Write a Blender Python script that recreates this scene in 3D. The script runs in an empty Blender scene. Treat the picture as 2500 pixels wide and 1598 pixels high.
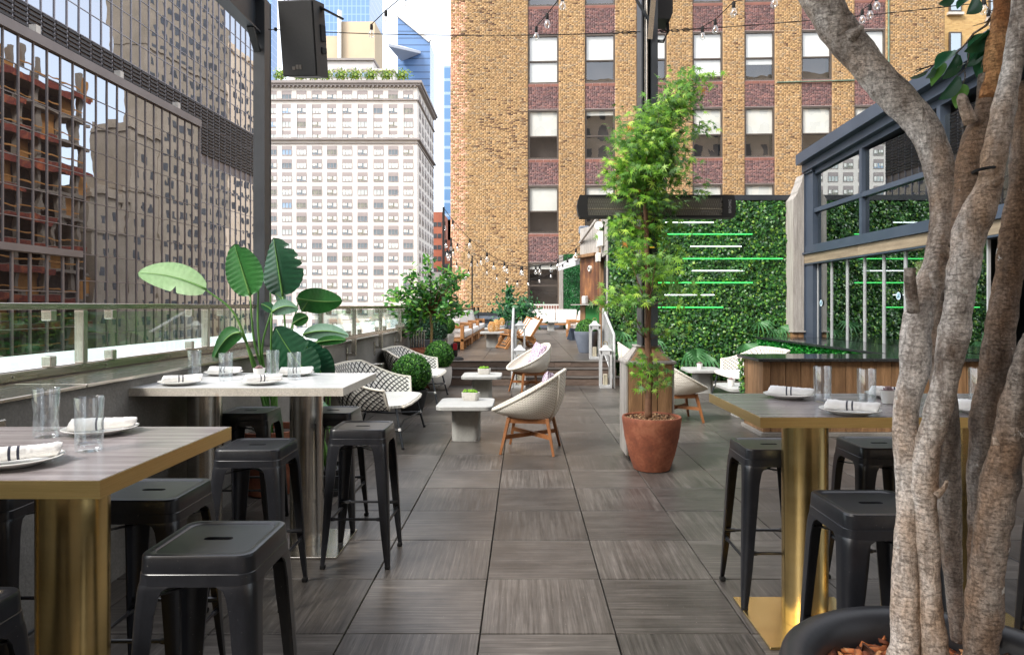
import bpy, bmesh, math, random
import numpy as np
from mathutils import Vector, Matrix, noise
PI = math.pi
rng = random.Random(11)
nrg = np.random.default_rng(5)
sc = bpy.context.scene
col = sc.collection

# ------------------------------------------------------------------ camera, sky, sun, exposure
F, U0, V0, H = 1650.0, 1277.0, 748.0, 1.445          # focal length in photo pixels, vanishing point, eye height
cam = bpy.data.objects.new('camera', bpy.data.cameras.new('camera'))
col.objects.link(cam)
cam.location = (0, 0, H)
cam.rotation_euler = (PI / 2, 0, 0)
cam.data.sensor_width = 36
cam.data.lens = F / 2500 * 36
cam.data.shift_x = -27 / 2500
cam.data.shift_y = -51 / 2500
cam.data.clip_start = 0.05
cam.data.clip_end = 6000
sc.camera = cam

SUN_EL, SUN_AZ = math.radians(42), math.radians(232)   # azimuth from +Y clockwise: behind the camera, to the left
world = bpy.data.worlds.new('World')
sc.world = world
world.use_nodes = True
wn, wl = world.node_tree.nodes, world.node_tree.links
wn.clear()
sky = wn.new('ShaderNodeTexSky')
sky.sky_type = 'NISHITA'
sky.sun_disc = False
sky.sun_elevation = SUN_EL
sky.sun_rotation = SUN_AZ
sky.air_density = 1.0
sky.dust_density = 2.0
sky.ozone_density = 1.0
veil = wn.new('ShaderNodeMixRGB')
veil.inputs['Fac'].default_value = 0.45
veil.inputs['Color2'].default_value = (8.8, 8.6, 8.3, 1)      # thin bright cloud over the whole sky
bg = wn.new('ShaderNodeBackground')
bg.inputs['Strength'].default_value = 0.15
wo = wn.new('ShaderNodeOutputWorld')
wl.new(sky.outputs['Color'], veil.inputs['Color1'])
wl.new(veil.outputs['Color'], bg.inputs['Color'])
wl.new(bg.outputs['Background'], wo.inputs['Surface'])

sl = bpy.data.lights.new('sun', 'SUN')
sl.energy = 1.7
sl.angle = math.radians(18)
sl.color = (1.0, 0.96, 0.90)
sun = bpy.data.objects.new('sun', sl)
col.objects.link(sun)
sd = Vector((math.sin(SUN_AZ) * math.cos(SUN_EL), math.cos(SUN_AZ) * math.cos(SUN_EL), math.sin(SUN_EL)))
sun.rotation_euler = (-sd).to_track_quat('-Z', 'Y').to_euler()

sc.view_settings.view_transform = 'Standard'
sc.view_settings.look = 'None'
sc.view_settings.exposure = 1.3
sc.view_settings.gamma = 1
sc.view_settings.use_curve_mapping = False
sc.cycles.use_denoising = True
sc.cycles.max_bounces = 8
sc.cycles.diffuse_bounces = 3
sc.cycles.glossy_bounces = 4
sc.cycles.transmission_bounces = 8
sc.cycles.transparent_max_bounces = 16
sc.cycles.caustics_reflective = False
sc.cycles.caustics_refractive = False
sc.cycles.sample_clamp_indirect = 6

# ------------------------------------------------------------------ helpers
def pt(u, v, Y):
    return Vector(((u - U0) * Y / F, Y, H - (v - V0) * Y / F))

def S(r, g, b):
    f = lambda c: (c / 255 / 12.92) if c / 255 <= .04045 else ((c / 255 + .055) / 1.055) ** 2.4
    return (f(r), f(g), f(b), 1)

class MB:
    def __init__(s):
        s.v, s.f, s.m, s.uv = [], [], [], []
    def add(s, vs, fs, mi=0, uv=None):
        o = len(s.v)
        s.v += [tuple(p) for p in vs]
        s.uv += list(uv) if uv else [(0, 0)] * len(vs)
        s.f += [tuple(i + o for i in f) for f in fs]
        s.m += [mi] * len(fs)
        return s
    def box(s, x0, y0, z0, x1, y1, z1, mi=0):
        vs = [(x, y, z) for z in (z0, z1) for y in (y0, y1) for x in (x0, x1)]
        return s.add(vs, [(0, 2, 3, 1), (4, 5, 7, 6), (0, 1, 5, 4), (2, 6, 7, 3), (0, 4, 6, 2), (1, 3, 7, 5)], mi)
    def rbox(s, x0, y0, z0, x1, y1, z1, r=.004, seg=1, mi=0):
        b = bmesh.new()
        bmesh.ops.create_cube(b, size=1)
        for v in b.verts:
            v.co = Vector((x0 + (v.co.x + .5) * (x1 - x0), y0 + (v.co.y + .5) * (y1 - y0), z0 + (v.co.z + .5) * (z1 - z0)))
        r = min(r, .49 * min(abs(x1 - x0), abs(y1 - y0), abs(z1 - z0)))
        bmesh.ops.bevel(b, geom=list(b.edges), offset=r, segments=seg, affect='EDGES', profile=.5)
        b.verts.index_update()
        s.add([v.co.copy() for v in b.verts], [[v.index for v in f.verts] for f in b.faces], mi)
        b.free()
        return s
    def bar(s, p, q, w, h, mi=0, up=(0, 0, 1), w2=None, h2=None):      # box beam from p to q
        p, q = Vector(p), Vector(q)
        d = (q - p).normalized()
        a = d.cross(Vector(up))
        if a.length < 1e-4:
            a = d.cross(Vector((0, 1, 0)))
        a.normalize()
        b = a.cross(d)
        vs = []
        for c, ww, hh in ((p, w, h), (q, w2 or w, h2 or h)):
            for i, j in ((-1, -1), (1, -1), (1, 1), (-1, 1)):
                vs.append(c + a * i * ww / 2 + b * j * hh / 2)
        return s.add(vs, [(3, 2, 1, 0), (4, 5, 6, 7), (0, 1, 5, 4), (1, 2, 6, 5), (2, 3, 7, 6), (3, 0, 4, 7)], mi)
    def tube(s, pts, rad, n=8, mi=0, caps=True, closed=False):
        pts = [Vector(p) for p in pts]
        if not hasattr(rad, '__len__'):
            rad = [rad] * len(pts)
        vs, uvs, fs = [], [], []
        ref = None
        k = len(pts)
        for i, p in enumerate(pts):
            d = (pts[(i + 1) % k] - pts[i - 1]) if closed else (pts[min(i + 1, k - 1)] - pts[max(i - 1, 0)])
            d.normalize()
            if ref is None:
                ref = Vector((0, 0, 1)) if abs(d.z) < .9 else Vector((1, 0, 0))
            a = (ref - d * ref.dot(d)).normalized()
            ref = a
            b = d.cross(a)
            for j in range(n):
                t = 2 * PI * j / n
                vs.append(p + (a * math.cos(t) + b * math.sin(t)) * rad[i])
                uvs.append((j / n, i / k))
        for i in range(k if closed else k - 1):
            for j in range(n):
                i2 = (i + 1) % k
                fs.append((i * n + j, i * n + (j + 1) % n, i2 * n + (j + 1) % n, i2 * n + j))
        if caps and not closed:
            fs.append(tuple(range(n))[::-1])
            fs.append(tuple(range((k - 1) * n, k * n)))
        return s.add(vs, fs, mi, uvs)
    def cyl(s, p, q, r, r2=None, n=16, mi=0):
        return s.tube([p, q], [r, r if r2 is None else r2], n, mi)
    def lathe(s, prof, n=32, c=(0, 0, 0), mi=0, sx=1, sy=1):
        vs, uvs, fs = [], [], []
        for i, (r, z) in enumerate(prof):
            for j in range(n):
                t = 2 * PI * j / n
                vs.append((c[0] + r * math.cos(t) * sx, c[1] + r * math.sin(t) * sy, c[2] + z))
                uvs.append((j / n, i / max(1, len(prof) - 1)))
        for i in range(len(prof) - 1):
            for j in range(n):
                fs.append((i * n + j, i * n + (j + 1) % n, (i + 1) * n + (j + 1) % n, (i + 1) * n + j))
        fs.append(tuple(range(n))[::-1])
        k = len(prof) - 1
        fs.append(tuple(range(k * n, k * n + n)))
        return s.add(vs, fs, mi, uvs)
    def prism(s, poly, z0, z1, mi=0):
        n = len(poly)
        vs = [(x, y, z0) for x, y in poly] + [(x, y, z1) for x, y in poly]
        fs = [tuple(range(n))[::-1], tuple(range(n, 2 * n))] + [(i, (i + 1) % n, n + (i + 1) % n, n + i) for i in range(n)]
        return s.add(vs, fs, mi)
    def grid(s, fn, nu, nv, mi=0, closed=False, flip=False):
        vs, uvs, fs = [], [], []
        cu = nu if closed else nu + 1
        for i in range(cu):
            for j in range(nv + 1):
                vs.append(fn(i / nu, j / nv))
                uvs.append((i / nu, j / nv))
        for i in range(nu):
            for j in range(nv):
                i2 = (i + 1) % cu
                f = (i * (nv + 1) + j, i2 * (nv + 1) + j, i2 * (nv + 1) + j + 1, i * (nv + 1) + j + 1)
                fs.append(f[::-1] if flip else f)
        return s.add(vs, fs, mi, uvs)
    def xf(s, m):
        s.v = [tuple(m @ Vector(p)) for p in s.v]
        return s
    def mesh(s, name, smooth=None, fixn=True):
        me = bpy.data.meshes.new(name)
        me.from_pydata(s.v, [], s.f)
        me.polygons.foreach_set('material_index', s.m)
        if any(u != (0, 0) for u in s.uv):
            l = me.uv_layers.new(name='UVMap')
            li = np.zeros(len(me.loops), dtype=np.int32)
            me.loops.foreach_get('vertex_index', li)
            l.data.foreach_set('uv', np.array(s.uv, dtype=np.float32)[li].ravel())
        if fixn and len(s.f) < 40000:
            b = bmesh.new()
            b.from_mesh(me)
            bmesh.ops.recalc_face_normals(b, faces=b.faces)
            b.to_mesh(me)
            b.free()
        if smooth is not None:
            me.polygons.foreach_set('use_smooth', [True] * len(me.polygons))
            if smooth < 180:
                me.set_sharp_from_angle(angle=math.radians(smooth))
        me.update()
        return me
    def build(s, name, mats, parent=None, smooth=None, loc=None, **kw):
        return obj(name, s.mesh(name, smooth), mats, parent, loc, **kw)

def obj(name, me, mats=None, parent=None, loc=None, rz=None, **kw):
    o = bpy.data.objects.new(name, me)
    col.objects.link(o)
    if mats is not None and me is not None and not me.materials:
        for m in (mats if isinstance(mats, (list, tuple)) else [mats]):
            me.materials.append(m)
    if parent is not None:
        o.parent = parent
    if loc is not None:
        o.location = loc
    if rz is not None:
        o.rotation_euler.z = rz
    for k, v in kw.items():
        o[k] = v
    return o

def thing(name, label, cat, loc=(0, 0, 0), rz=0, group=None):
    o = bpy.data.objects.new(name, None)
    o.empty_display_size = .1
    col.objects.link(o)
    o.location = loc
    o.rotation_euler.z = rz
    o['label'] = label
    o['category'] = cat
    if group:
        o['group'] = group
    return o

def tag(o, label, cat, group=None):
    o['label'] = label
    o['category'] = cat
    if group:
        o['group'] = group
    return o

def dup(o, loc=None, rz=None, label=None, group=None, scale=None, parent=None):
    def cp(a, par):
        c = a.copy()
        col.objects.link(c)
        if par is not None:
            c.parent = par
        for ch in kids.get(a.name, ()):
            cp(ch, c)
        return c
    kids = {}
    stack = [o]
    while stack:
        a = stack.pop()
        kids[a.name] = list(a.children)
        stack += kids[a.name]
    r = cp(o, parent)
    if loc is not None:
        r.location = loc
    if rz is not None:
        r.rotation_euler.z = rz
    if scale is not None:
        r.scale = scale
    if label:
        r['label'] = label
    if group:
        r['group'] = group
    return r

def np_mesh(name, V, Fc, cols=None, smooth=False):
    me = bpy.data.meshes.new(name)
    V = np.asarray(V, dtype=np.float32)
    Fc = np.asarray(Fc, dtype=np.int32)
    m, k = Fc.shape
    me.vertices.add(len(V))
    me.vertices.foreach_set('co', V.ravel())
    me.loops.add(m * k)
    me.loops.foreach_set('vertex_index', Fc.ravel())
    me.polygons.add(m)
    me.polygons.foreach_set('loop_start', np.arange(0, m * k, k, dtype=np.int32))
    me.update(calc_edges=True)
    if cols is not None:
        a = me.color_attributes.new('Col', 'FLOAT_COLOR', 'POINT')
        c4 = np.ones((len(V), 4), dtype=np.float32)
        c4[:, :3] = cols
        a.data.foreach_set('color', c4.ravel())
    if smooth:
        me.polygons.foreach_set('use_smooth', np.ones(m, dtype=bool))
    return me

def scatter(name, tv, tf, pos, ax, ay, az, size, cols=None):
    """many copies of a small template (tv, tf) at pos with frames ax, ay, az"""
    tv = np.asarray(tv, dtype=np.float32)
    tf = np.asarray(tf, dtype=np.int32)
    n, k = len(pos), len(tv)
    sz = np.asarray(size).reshape(-1, 1, 1) if np.ndim(size) else size
    V = (tv[None, :, 0, None] * ax[:, None, :] + tv[None, :, 1, None] * ay[:, None, :] + tv[None, :, 2, None] * az[:, None, :]) * sz + pos[:, None, :]
    Fc = tf[None] + (np.arange(n) * k)[:, None, None]
    cc = None if cols is None else np.repeat(cols, k, axis=0)
    return np_mesh(name, V.reshape(-1, 3), Fc.reshape(-1, tf.shape[1]), cc)

def frames(nrm, up=None, spin=None):
    n = nrm / np.linalg.norm(nrm, axis=1, keepdims=True)
    r = nrg.normal(size=n.shape) if up is None else np.broadcast_to(np.asarray(up, dtype=float), n.shape) + nrg.normal(size=n.shape) * .05
    a = r - n * (r * n).sum(1, keepdims=True)
    a /= np.linalg.norm(a, axis=1, keepdims=True) + 1e-9
    return a, np.cross(n, a), n

# ------------------------------------------------------------------ materials
MATS = {}
def newmat(name):
    m = bpy.data.materials.new(name)
    m.use_nodes = True
    nt = m.node_tree
    b = nt.nodes['Principled BSDF']
    return m, nt.nodes, nt.links, b

def pm(name, c1, c2=None, c3=None, scale=6, stretch=(1, 1, 1), detail=5, rough=.5, rvar=0, metal=0, spec=.5, bump=0, bscale=None,
       rand=0, coord='Object', lo=.3, hi=.7, fine=None, fineamt=.15, aniso=0, coat=0, dist=.01, attr=None, trans=0):
    m, N, L, B = newmat(name)
    tc = N.new('ShaderNodeTexCoord')
    mp = N.new('ShaderNodeMapping')
    mp.inputs['Scale'].default_value = stretch
    src = tc.outputs[coord]
    oi = None
    if rand:
        oi = N.new('ShaderNodeObjectInfo')
        ml = N.new('ShaderNodeVectorMath'); ml.operation = 'SCALE'
        cb = N.new('ShaderNodeCombineXYZ')
        cb.inputs[0].default_value = 37; cb.inputs[1].default_value = 19; cb.inputs[2].default_value = 11
        L.new(cb.outputs[0], ml.inputs[0]); L.new(oi.outputs['Random'], ml.inputs['Scale'])
        ad = N.new('ShaderNodeVectorMath'); ad.operation = 'ADD'
        L.new(src, ad.inputs[0]); L.new(ml.outputs[0], ad.inputs[1])
        src = ad.outputs[0]
    L.new(src, mp.inputs['Vector'])
    nz = N.new('ShaderNodeTexNoise')
    nz.inputs['Scale'].default_value = scale
    nz.inputs['Detail'].default_value = detail
    nz.inputs['Roughness'].default_value = .6
    L.new(mp.outputs['Vector'], nz.inputs['Vector'])
    out = None
    if attr:
        at = N.new('ShaderNodeAttribute'); at.attribute_name = attr
        out = at.outputs['Color']
    else:
        rp = N.new('ShaderNodeValToRGB')
        e = rp.color_ramp.elements
        e[0].position, e[1].position = lo, hi
        e[0].color, e[1].color = c1, (c2 or c1)
        if c3:
            x = e.new((lo + hi) / 2); x.color = c3
        L.new(nz.outputs['Fac'], rp.inputs['Fac'])
        out = rp.outputs['Color']
    if fine:
        n2 = N.new('ShaderNodeTexNoise')
        n2.inputs['Scale'].default_value = fine; n2.inputs['Detail'].default_value = 3
        L.new(mp.outputs['Vector'], n2.inputs['Vector'])
        mr = N.new('ShaderNodeMapRange')
        mr.inputs[1].default_value = .3; mr.inputs[2].default_value = .7
        mr.inputs[3].default_value = 1 - fineamt; mr.inputs[4].default_value = 1 + fineamt
        L.new(n2.outputs['Fac'], mr.inputs[0])
        mx = N.new('ShaderNodeVectorMath'); mx.operation = 'SCALE'
        L.new(out, mx.inputs[0]); L.new(mr.outputs[0], mx.inputs['Scale'])
        out = mx.outputs[0]
    if rand:
        mr = N.new('ShaderNodeMapRange')
        mr.inputs[3].default_value = 1 - rand; mr.inputs[4].default_value = 1 + rand
        L.new(oi.outputs['Random'], mr.inputs[0])
        mx = N.new('ShaderNodeVectorMath'); mx.operation = 'SCALE'
        L.new(out, mx.inputs[0]); L.new(mr.outputs[0], mx.inputs['Scale'])
        out = mx.outputs[0]
    L.new(out, B.inputs['Base Color'])
    B.inputs['Roughness'].default_value = rough
    if rvar:
        mr = N.new('ShaderNodeMapRange')
        mr.inputs[3].default_value = rough - rvar; mr.inputs[4].default_value = rough + rvar
        L.new(nz.outputs['Fac'], mr.inputs[0]); L.new(mr.outputs[0], B.inputs['Roughness'])
    B.inputs['Metallic'].default_value = metal
    B.inputs['Specular IOR Level'].default_value = spec
    B.inputs['Anisotropic'].default_value = aniso
    B.inputs['Coat Weight'].default_value = coat
    if bump:
        bn = N.new('ShaderNodeTexNoise')
        bn.inputs['Scale'].default_value = bscale or scale * 4
        bn.inputs['Detail'].default_value = 4
        L.new(mp.outputs['Vector'], bn.inputs['Vector'])
        bp = N.new('ShaderNodeBump')
        bp.inputs['Strength'].default_value = bump
        bp.inputs['Distance'].default_value = dist
        L.new(bn.outputs['Fac'], bp.inputs['Height'])
        L.new(bp.outputs['Normal'], B.inputs['Normal'])
    if trans:
        tr = N.new('ShaderNodeBsdfTranslucent')
        L.new(out, tr.inputs['Color'])
        ms = N.new('ShaderNodeMixShader')
        ms.inputs[0].default_value = trans
        L.new(B.outputs[0], ms.inputs[1]); L.new(tr.outputs[0], ms.inputs[2])
        L.new(ms.outputs[0], N['Material Output'].inputs['Surface'])
    MATS[name] = m
    return m

def emit(name, c, s):
    m, N, L, B = newmat(name)
    B.inputs['Base Color'].default_value = c
    B.inputs['Emission Color'].default_value = c
    B.inputs['Emission Strength'].default_value = s
    return m

def pane_mat(name, refl=(.9, .95, .95, 1), tint=(.8, .9, .88, 1), minf=.06, ior=1.5, wav=0, wscale=2):
    """thin sheet of glass: mirror by fresnel over tinted see-through"""
    m, N, L, B = newmat(name)
    N.remove(B)
    fr = N.new('ShaderNodeFresnel')
    ge = N.new('ShaderNodeNewGeometry'); mi_ = N.new('ShaderNodeMapRange')
    mi_.inputs[3].default_value = ior; mi_.inputs[4].default_value = 1 / ior
    L.new(ge.outputs['Backfacing'], mi_.inputs[0]); L.new(mi_.outputs[0], fr.inputs['IOR'])
    mr = N.new('ShaderNodeMapRange'); mr.inputs[3].default_value = minf; mr.inputs[4].default_value = 1
    L.new(fr.outputs[0], mr.inputs[0])
    gl = N.new('ShaderNodeBsdfGlossy'); gl.inputs['Roughness'].default_value = .005; gl.inputs['Color'].default_value = refl
    tr = N.new('ShaderNodeBsdfTransparent'); tr.inputs['Color'].default_value = tint
    ms = N.new('ShaderNodeMixShader')
    L.new(mr.outputs[0], ms.inputs[0]); L.new(tr.outputs[0], ms.inputs[1]); L.new(gl.outputs[0], ms.inputs[2])
    L.new(ms.outputs[0], N['Material Output'].inputs['Surface'])
    if wav:
        tc = N.new('ShaderNodeTexCoord')
        nz = N.new('ShaderNodeTexNoise'); nz.inputs['Scale'].default_value = wscale; nz.inputs['Detail'].default_value = 1
        L.new(tc.outputs['Object'], nz.inputs['Vector'])
        bp = N.new('ShaderNodeBump'); bp.inputs['Strength'].default_value = wav; bp.inputs['Distance'].default_value = .05
        L.new(nz.outputs['Fac'], bp.inputs['Height']); L.new(bp.outputs[0], gl.inputs['Normal'])
    return m

def glass_mat(name, color=(1, 1, 1, 1)):
    m, N, L, B = newmat(name)
    N.remove(B)
    g = N.new('ShaderNodeBsdfGlass'); g.inputs['IOR'].default_value = 1.45; g.inputs['Roughness'].default_value = 0; g.inputs['Color'].default_value = color
    t = N.new('ShaderNodeBsdfTransparent')
    ms = N.new('ShaderNodeMixShader'); ms.inputs[0].default_value = .25
    L.new(g.outputs[0], ms.inputs[1]); L.new(t.outputs[0], ms.inputs[2])
    L.new(ms.outputs[0], N['Material Output'].inputs['Surface'])
    return m

def weave_mat(name, c1, c2, nu, nv, bump=.6, rough=.6):
    """over-and-under woven cord: relief and cord colour from the sheet's own UV"""
    m, N, L, B = newmat(name)
    tc = N.new('ShaderNodeTexCoord'); sp = N.new('ShaderNodeSeparateXYZ')
    L.new(tc.outputs['UV'], sp.inputs[0])
    def sn(o, k):
        a = N.new('ShaderNodeMath'); a.operation = 'MULTIPLY'; a.inputs[1].default_value = k * 2 * PI
        L.new(o, a.inputs[0])
        b = N.new('ShaderNodeMath'); b.operation = 'SINE'
        L.new(a.outputs[0], b.inputs[0])
        return b.outputs[0]
    p = N.new('ShaderNodeMath'); p.operation = 'MULTIPLY'
    L.new(sn(sp.outputs[0], nu), p.inputs[0]); L.new(sn(sp.outputs[1], nv), p.inputs[1])
    mr = N.new('ShaderNodeMapRange'); mr.inputs[1].default_value = -1
    L.new(p.outputs[0], mr.inputs[0])
    rp = N.new('ShaderNodeValToRGB')
    rp.color_ramp.elements[0].color = c1; rp.color_ramp.elements[1].color = c2
    rp.color_ramp.elements[0].position = .05; rp.color_ramp.elements[1].position = .55
    L.new(mr.outputs[0], rp.inputs[0]); L.new(rp.outputs[0], B.inputs['Base Color'])
    bp = N.new('ShaderNodeBump'); bp.inputs['Strength'].default_value = bump; bp.inputs['Distance'].default_value = .006
    L.new(mr.outputs[0], bp.inputs['Height']); L.new(bp.outputs[0], B.inputs['Normal'])
    B.inputs['Roughness'].default_value = rough
    return m

M_tile = pm('wood_look_tile', S(60, 56, 52), S(112, 106, 100), S(84, 79, 74), scale=3.6, stretch=(.6, 18, 1), rough=.35, rvar=.10, rand=.24, bump=.25, bscale=9, fine=14, fineamt=.2, dist=.003, detail=10, lo=.3, hi=.72)
def wear(m, lo, hi, scale, specks=None, amt=.5, fine_scale=140):
    """stains laid over a material in world position, so neighbouring pieces share them, plus small pale specks"""
    nt = m.node_tree; N, L = nt.nodes, nt.links
    B = N['Principled BSDF']
    src = B.inputs['Base Color'].links[0].from_socket
    ge = N.new('ShaderNodeNewGeometry')
    n1 = N.new('ShaderNodeTexNoise'); n1.inputs['Scale'].default_value = scale; n1.inputs['Detail'].default_value = 7; n1.inputs['Roughness'].default_value = .65
    L.new(ge.outputs['Position'], n1.inputs['Vector'])
    mr = N.new('ShaderNodeMapRange'); mr.inputs[1].default_value = .34; mr.inputs[2].default_value = .66; mr.inputs[3].default_value = lo; mr.inputs[4].default_value = hi
    L.new(n1.outputs['Fac'], mr.inputs[0])
    mx = N.new('ShaderNodeVectorMath'); mx.operation = 'SCALE'
    L.new(src, mx.inputs[0]); L.new(mr.outputs[0], mx.inputs['Scale'])
    out = mx.outputs[0]
    if specks:
        n2 = N.new('ShaderNodeTexNoise'); n2.inputs['Scale'].default_value = fine_scale; n2.inputs['Detail'].default_value = 2
        L.new(ge.outputs['Position'], n2.inputs['Vector'])
        m2 = N.new('ShaderNodeMapRange'); m2.inputs[1].default_value = specks; m2.inputs[2].default_value = specks + .03; m2.inputs[4].default_value = amt
        L.new(n2.outputs['Fac'], m2.inputs[0])
        mm = N.new('ShaderNodeMixRGB'); mm.inputs[2].default_value = S(190, 184, 176)
        L.new(m2.outputs[0], mm.inputs[0]); L.new(out, mm.inputs[1])
        out = mm.outputs[0]
    L.new(out, B.inputs['Base Color'])
wear(M_tile, .66, 1.2, 2.2, .735, .5, 95)
M_riser = pm('step_tile', S(78, 66, 58), S(118, 102, 92), scale=2.5, stretch=(1, 8, 12), rough=.5, rand=.15, fine=20)
M_grout = pm('dark_joint', S(30, 28, 27), rough=.9)
M_steel = pm('brushed_steel', S(186, 182, 174), S(204, 200, 192), scale=3, stretch=(1, 1, 6), rough=.24, rvar=.05, metal=1, fine=12, fineamt=.04)
M_steelh = pm('brushed_steel_rail', S(158, 152, 142), S(190, 184, 175), scale=4, stretch=(20, 1, 20), rough=.25, rvar=.08, metal=1, fine=30, fineamt=.06)
M_brass = pm('brushed_brass', S(226, 196, 130), S(236, 208, 146), scale=2, stretch=(1, 1, 6), rough=.24, rvar=.04, metal=1, fine=12, fineamt=.04)
M_brassh = pm('brushed_brass_edge', S(224, 194, 128), S(236, 208, 144), scale=3, stretch=(2, 2, 90), rough=.3, rvar=.05, metal=1, fine=30, fineamt=.05)
M_lam = pm('grey_wood_laminate', S(124, 116, 116), S(164, 157, 157), scale=2.4, stretch=(.7, 14, 1), rough=.22, rvar=.05, fine=24, fineamt=.08)
M_pale = pm('pale_steel_top', S(196, 198, 200), S(216, 217, 217), scale=4, stretch=(1, 6, 1), rough=.25, rvar=.08, fine=60, fineamt=.05)
M_paleedge = pm('spotted_steel_edge', S(196, 190, 178), S(160, 128, 96), S(204, 198, 188), scale=9, rough=.4, lo=.42, hi=.86, fine=180, fineamt=.18)
M_black = pm('black_painted_steel', S(30, 31, 35), S(44, 45, 48), S(33, 34, 38), scale=10, stretch=(1, 1, .4), detail=9, lo=.4, hi=.85, rough=.3, rvar=.02, spec=.55, fine=140, fineamt=.12, rand=.10)
wear(M_black, .85, 1.3, 9, .74, .35, 160)
M_dark = pm('dark_grey_paint', S(42, 46, 51), S(52, 56, 61), scale=3, rough=.4, rvar=.1)
M_nearblack = pm('matt_black', S(14, 14, 15), S(20, 20, 21), scale=9, rough=.6)
M_rubber = pm('black_rubber', S(18, 18, 18), rough=.8)
M_slate = pm('blue_grey_paint', S(56, 66, 80), S(68, 78, 92), scale=2, rough=.42, rvar=.08)
M_stucco = pm('grey_stucco', S(118, 114, 108), S(148, 144, 137), scale=2.2, rough=.9, bump=.4, bscale=60, fine=70, fineamt=.12)
M_white = pm('white_china', S(236, 234, 228), rough=.22, spec=.6)
M_linen = pm('white_linen', S(232, 230, 228), S(242, 241, 240), scale=20, rough=.9, bump=.4, bscale=60)
M_stripe = pm('navy_stripe', S(52, 54, 68), rough=.9)
M_glass = pane_mat('tumbler_glass', refl=(.95, .97, 1, 1), tint=(.94, .955, .96, 1), minf=.05, ior=1.6)
M_rail = pane_mat('railing_glass', tint=(.90, .96, .93, 1), minf=.04)
M_barglass = pane_mat('bar_glass', refl=(.85, .92, .95, 1), tint=(.30, .36, .34, 1), minf=.45)
M_winglass = pane_mat('window_glass', refl=(.9, .9, .9, 1), tint=(.97, .98, .98, 1), minf=.10, wav=.05, wscale=1.5)
M_teak = pm('teak', S(148, 100, 58), S(182, 130, 82), scale=3, stretch=(3, 3, 3), rough=.5, rand=.08, fine=40, fineamt=.12)
M_walnut = pm('oiled_wood', S(128, 80, 46), S(162, 108, 66), scale=3, stretch=(4, 4, 2), rough=.45, fine=40, fineamt=.12)
M_cedar = pm('weathered_cedar', S(112, 82, 56), S(158, 122, 88), S(134, 102, 70), scale=2.5, stretch=(9, 9, .9), rough=.65, rand=.18, bump=.2, bscale=12, fine=30)
M_oldwood = pm('silvered_wood', S(138, 133, 127), S(174, 169, 163), scale=2.5, stretch=(10, 10, .8), rough=.75, rand=.12, bump=.2, bscale=12, fine=30)
M_conc = pm('smooth_concrete', S(150, 150, 146), S(172, 172, 167), scale=5, rough=.6, fine=50, fineamt=.06)
M_ctop = pm('concrete_top', S(166, 167, 164), S(184, 185, 181), scale=4, rough=.55, fine=60, fineamt=.06)
M_concw = pm('pale_concrete', S(192, 188, 180), S(214, 210, 203), scale=4, rough=.7, fine=60, fineamt=.06)
M_terra = pm('terracotta', S(112, 64, 46), S(164, 104, 76), S(140, 80, 56), scale=5, rough=.75, rvar=.1, fine=40, fineamt=.1, bump=.1, bscale=40)
M_bluepot = pm('blue_grey_planter', S(92, 100, 114), S(110, 118, 130), scale=4, rough=.6)
M_granite = pm('black_granite', S(26, 29, 31), S(46, 50, 52), scale=30, rough=.1, spec=.6, fine=120, fineamt=.3)
M_cushion = pm('grey_striped_cushion', S(205, 200, 194), S(228, 224, 219), scale=3, stretch=(14, .01, .01), rough=.9, lo=.45, hi=.55)
M_cream = pm('cream_cord', S(222, 216, 202), rough=.8, bump=.3, bscale=80)
M_lilac = pm('lilac_patterned_cloth', S(120, 92, 122), S(214, 204, 214), scale=55, rough=.95, lo=.44, hi=.56)
M_wicker = weave_mat('white_wicker', S(182, 174, 158), S(240, 235, 224), 44, 15)
M_wickerL = weave_mat('loveseat_weave', S(206, 202, 192), S(242, 240, 234), 70, 16, .4)
M_seatw = weave_mat('seat_weave', S(150, 148, 140), S(240, 238, 230), 46, 24, .5)
M_leaf = pm('leaf', S(60, 100, 30), attr='Col', rough=.45, spec=.4, trans=.28)
M_ivy = pm('ivy_leaf', S(60, 100, 30), attr='Col', rough=.38, spec=.5, trans=.12)
M_brick = pm('brick', S(150, 110, 70), attr='Col', rough=.9, fine=2.5, fineamt=.1)
M_mortar = pm('mortar', S(166, 140, 106), S(182, 154, 120), scale=2, rough=.95)
M_mortarp = pm('pale_mortar', S(206, 184, 182), S(216, 196, 192), scale=2, rough=.95)
M_soil = pm('bark_mulch', S(70, 48, 32), S(150, 112, 78), scale=60, rough=.95, bump=.8, bscale=90)
M_candle = pm('ivory_wax', S(238, 228, 200), rough=.5)
M_lantern = pm('galvanised_grey', S(168, 170, 170), S(190, 192, 192), scale=5, rough=.5, fine=30, fineamt=.06)
# ================================================================== SETTING
M_asph = pm('asphalt', S(62, 62, 62), S(78, 78, 78), scale=.2, rough=.95)
MB().add([(-2500, -2500, -24), (2500, -2500, -24), (2500, 2500, -24), (-2500, 2500, -24)], [(0, 1, 2, 3)]).build('street_ground', M_asph, kind='structure')

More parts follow.
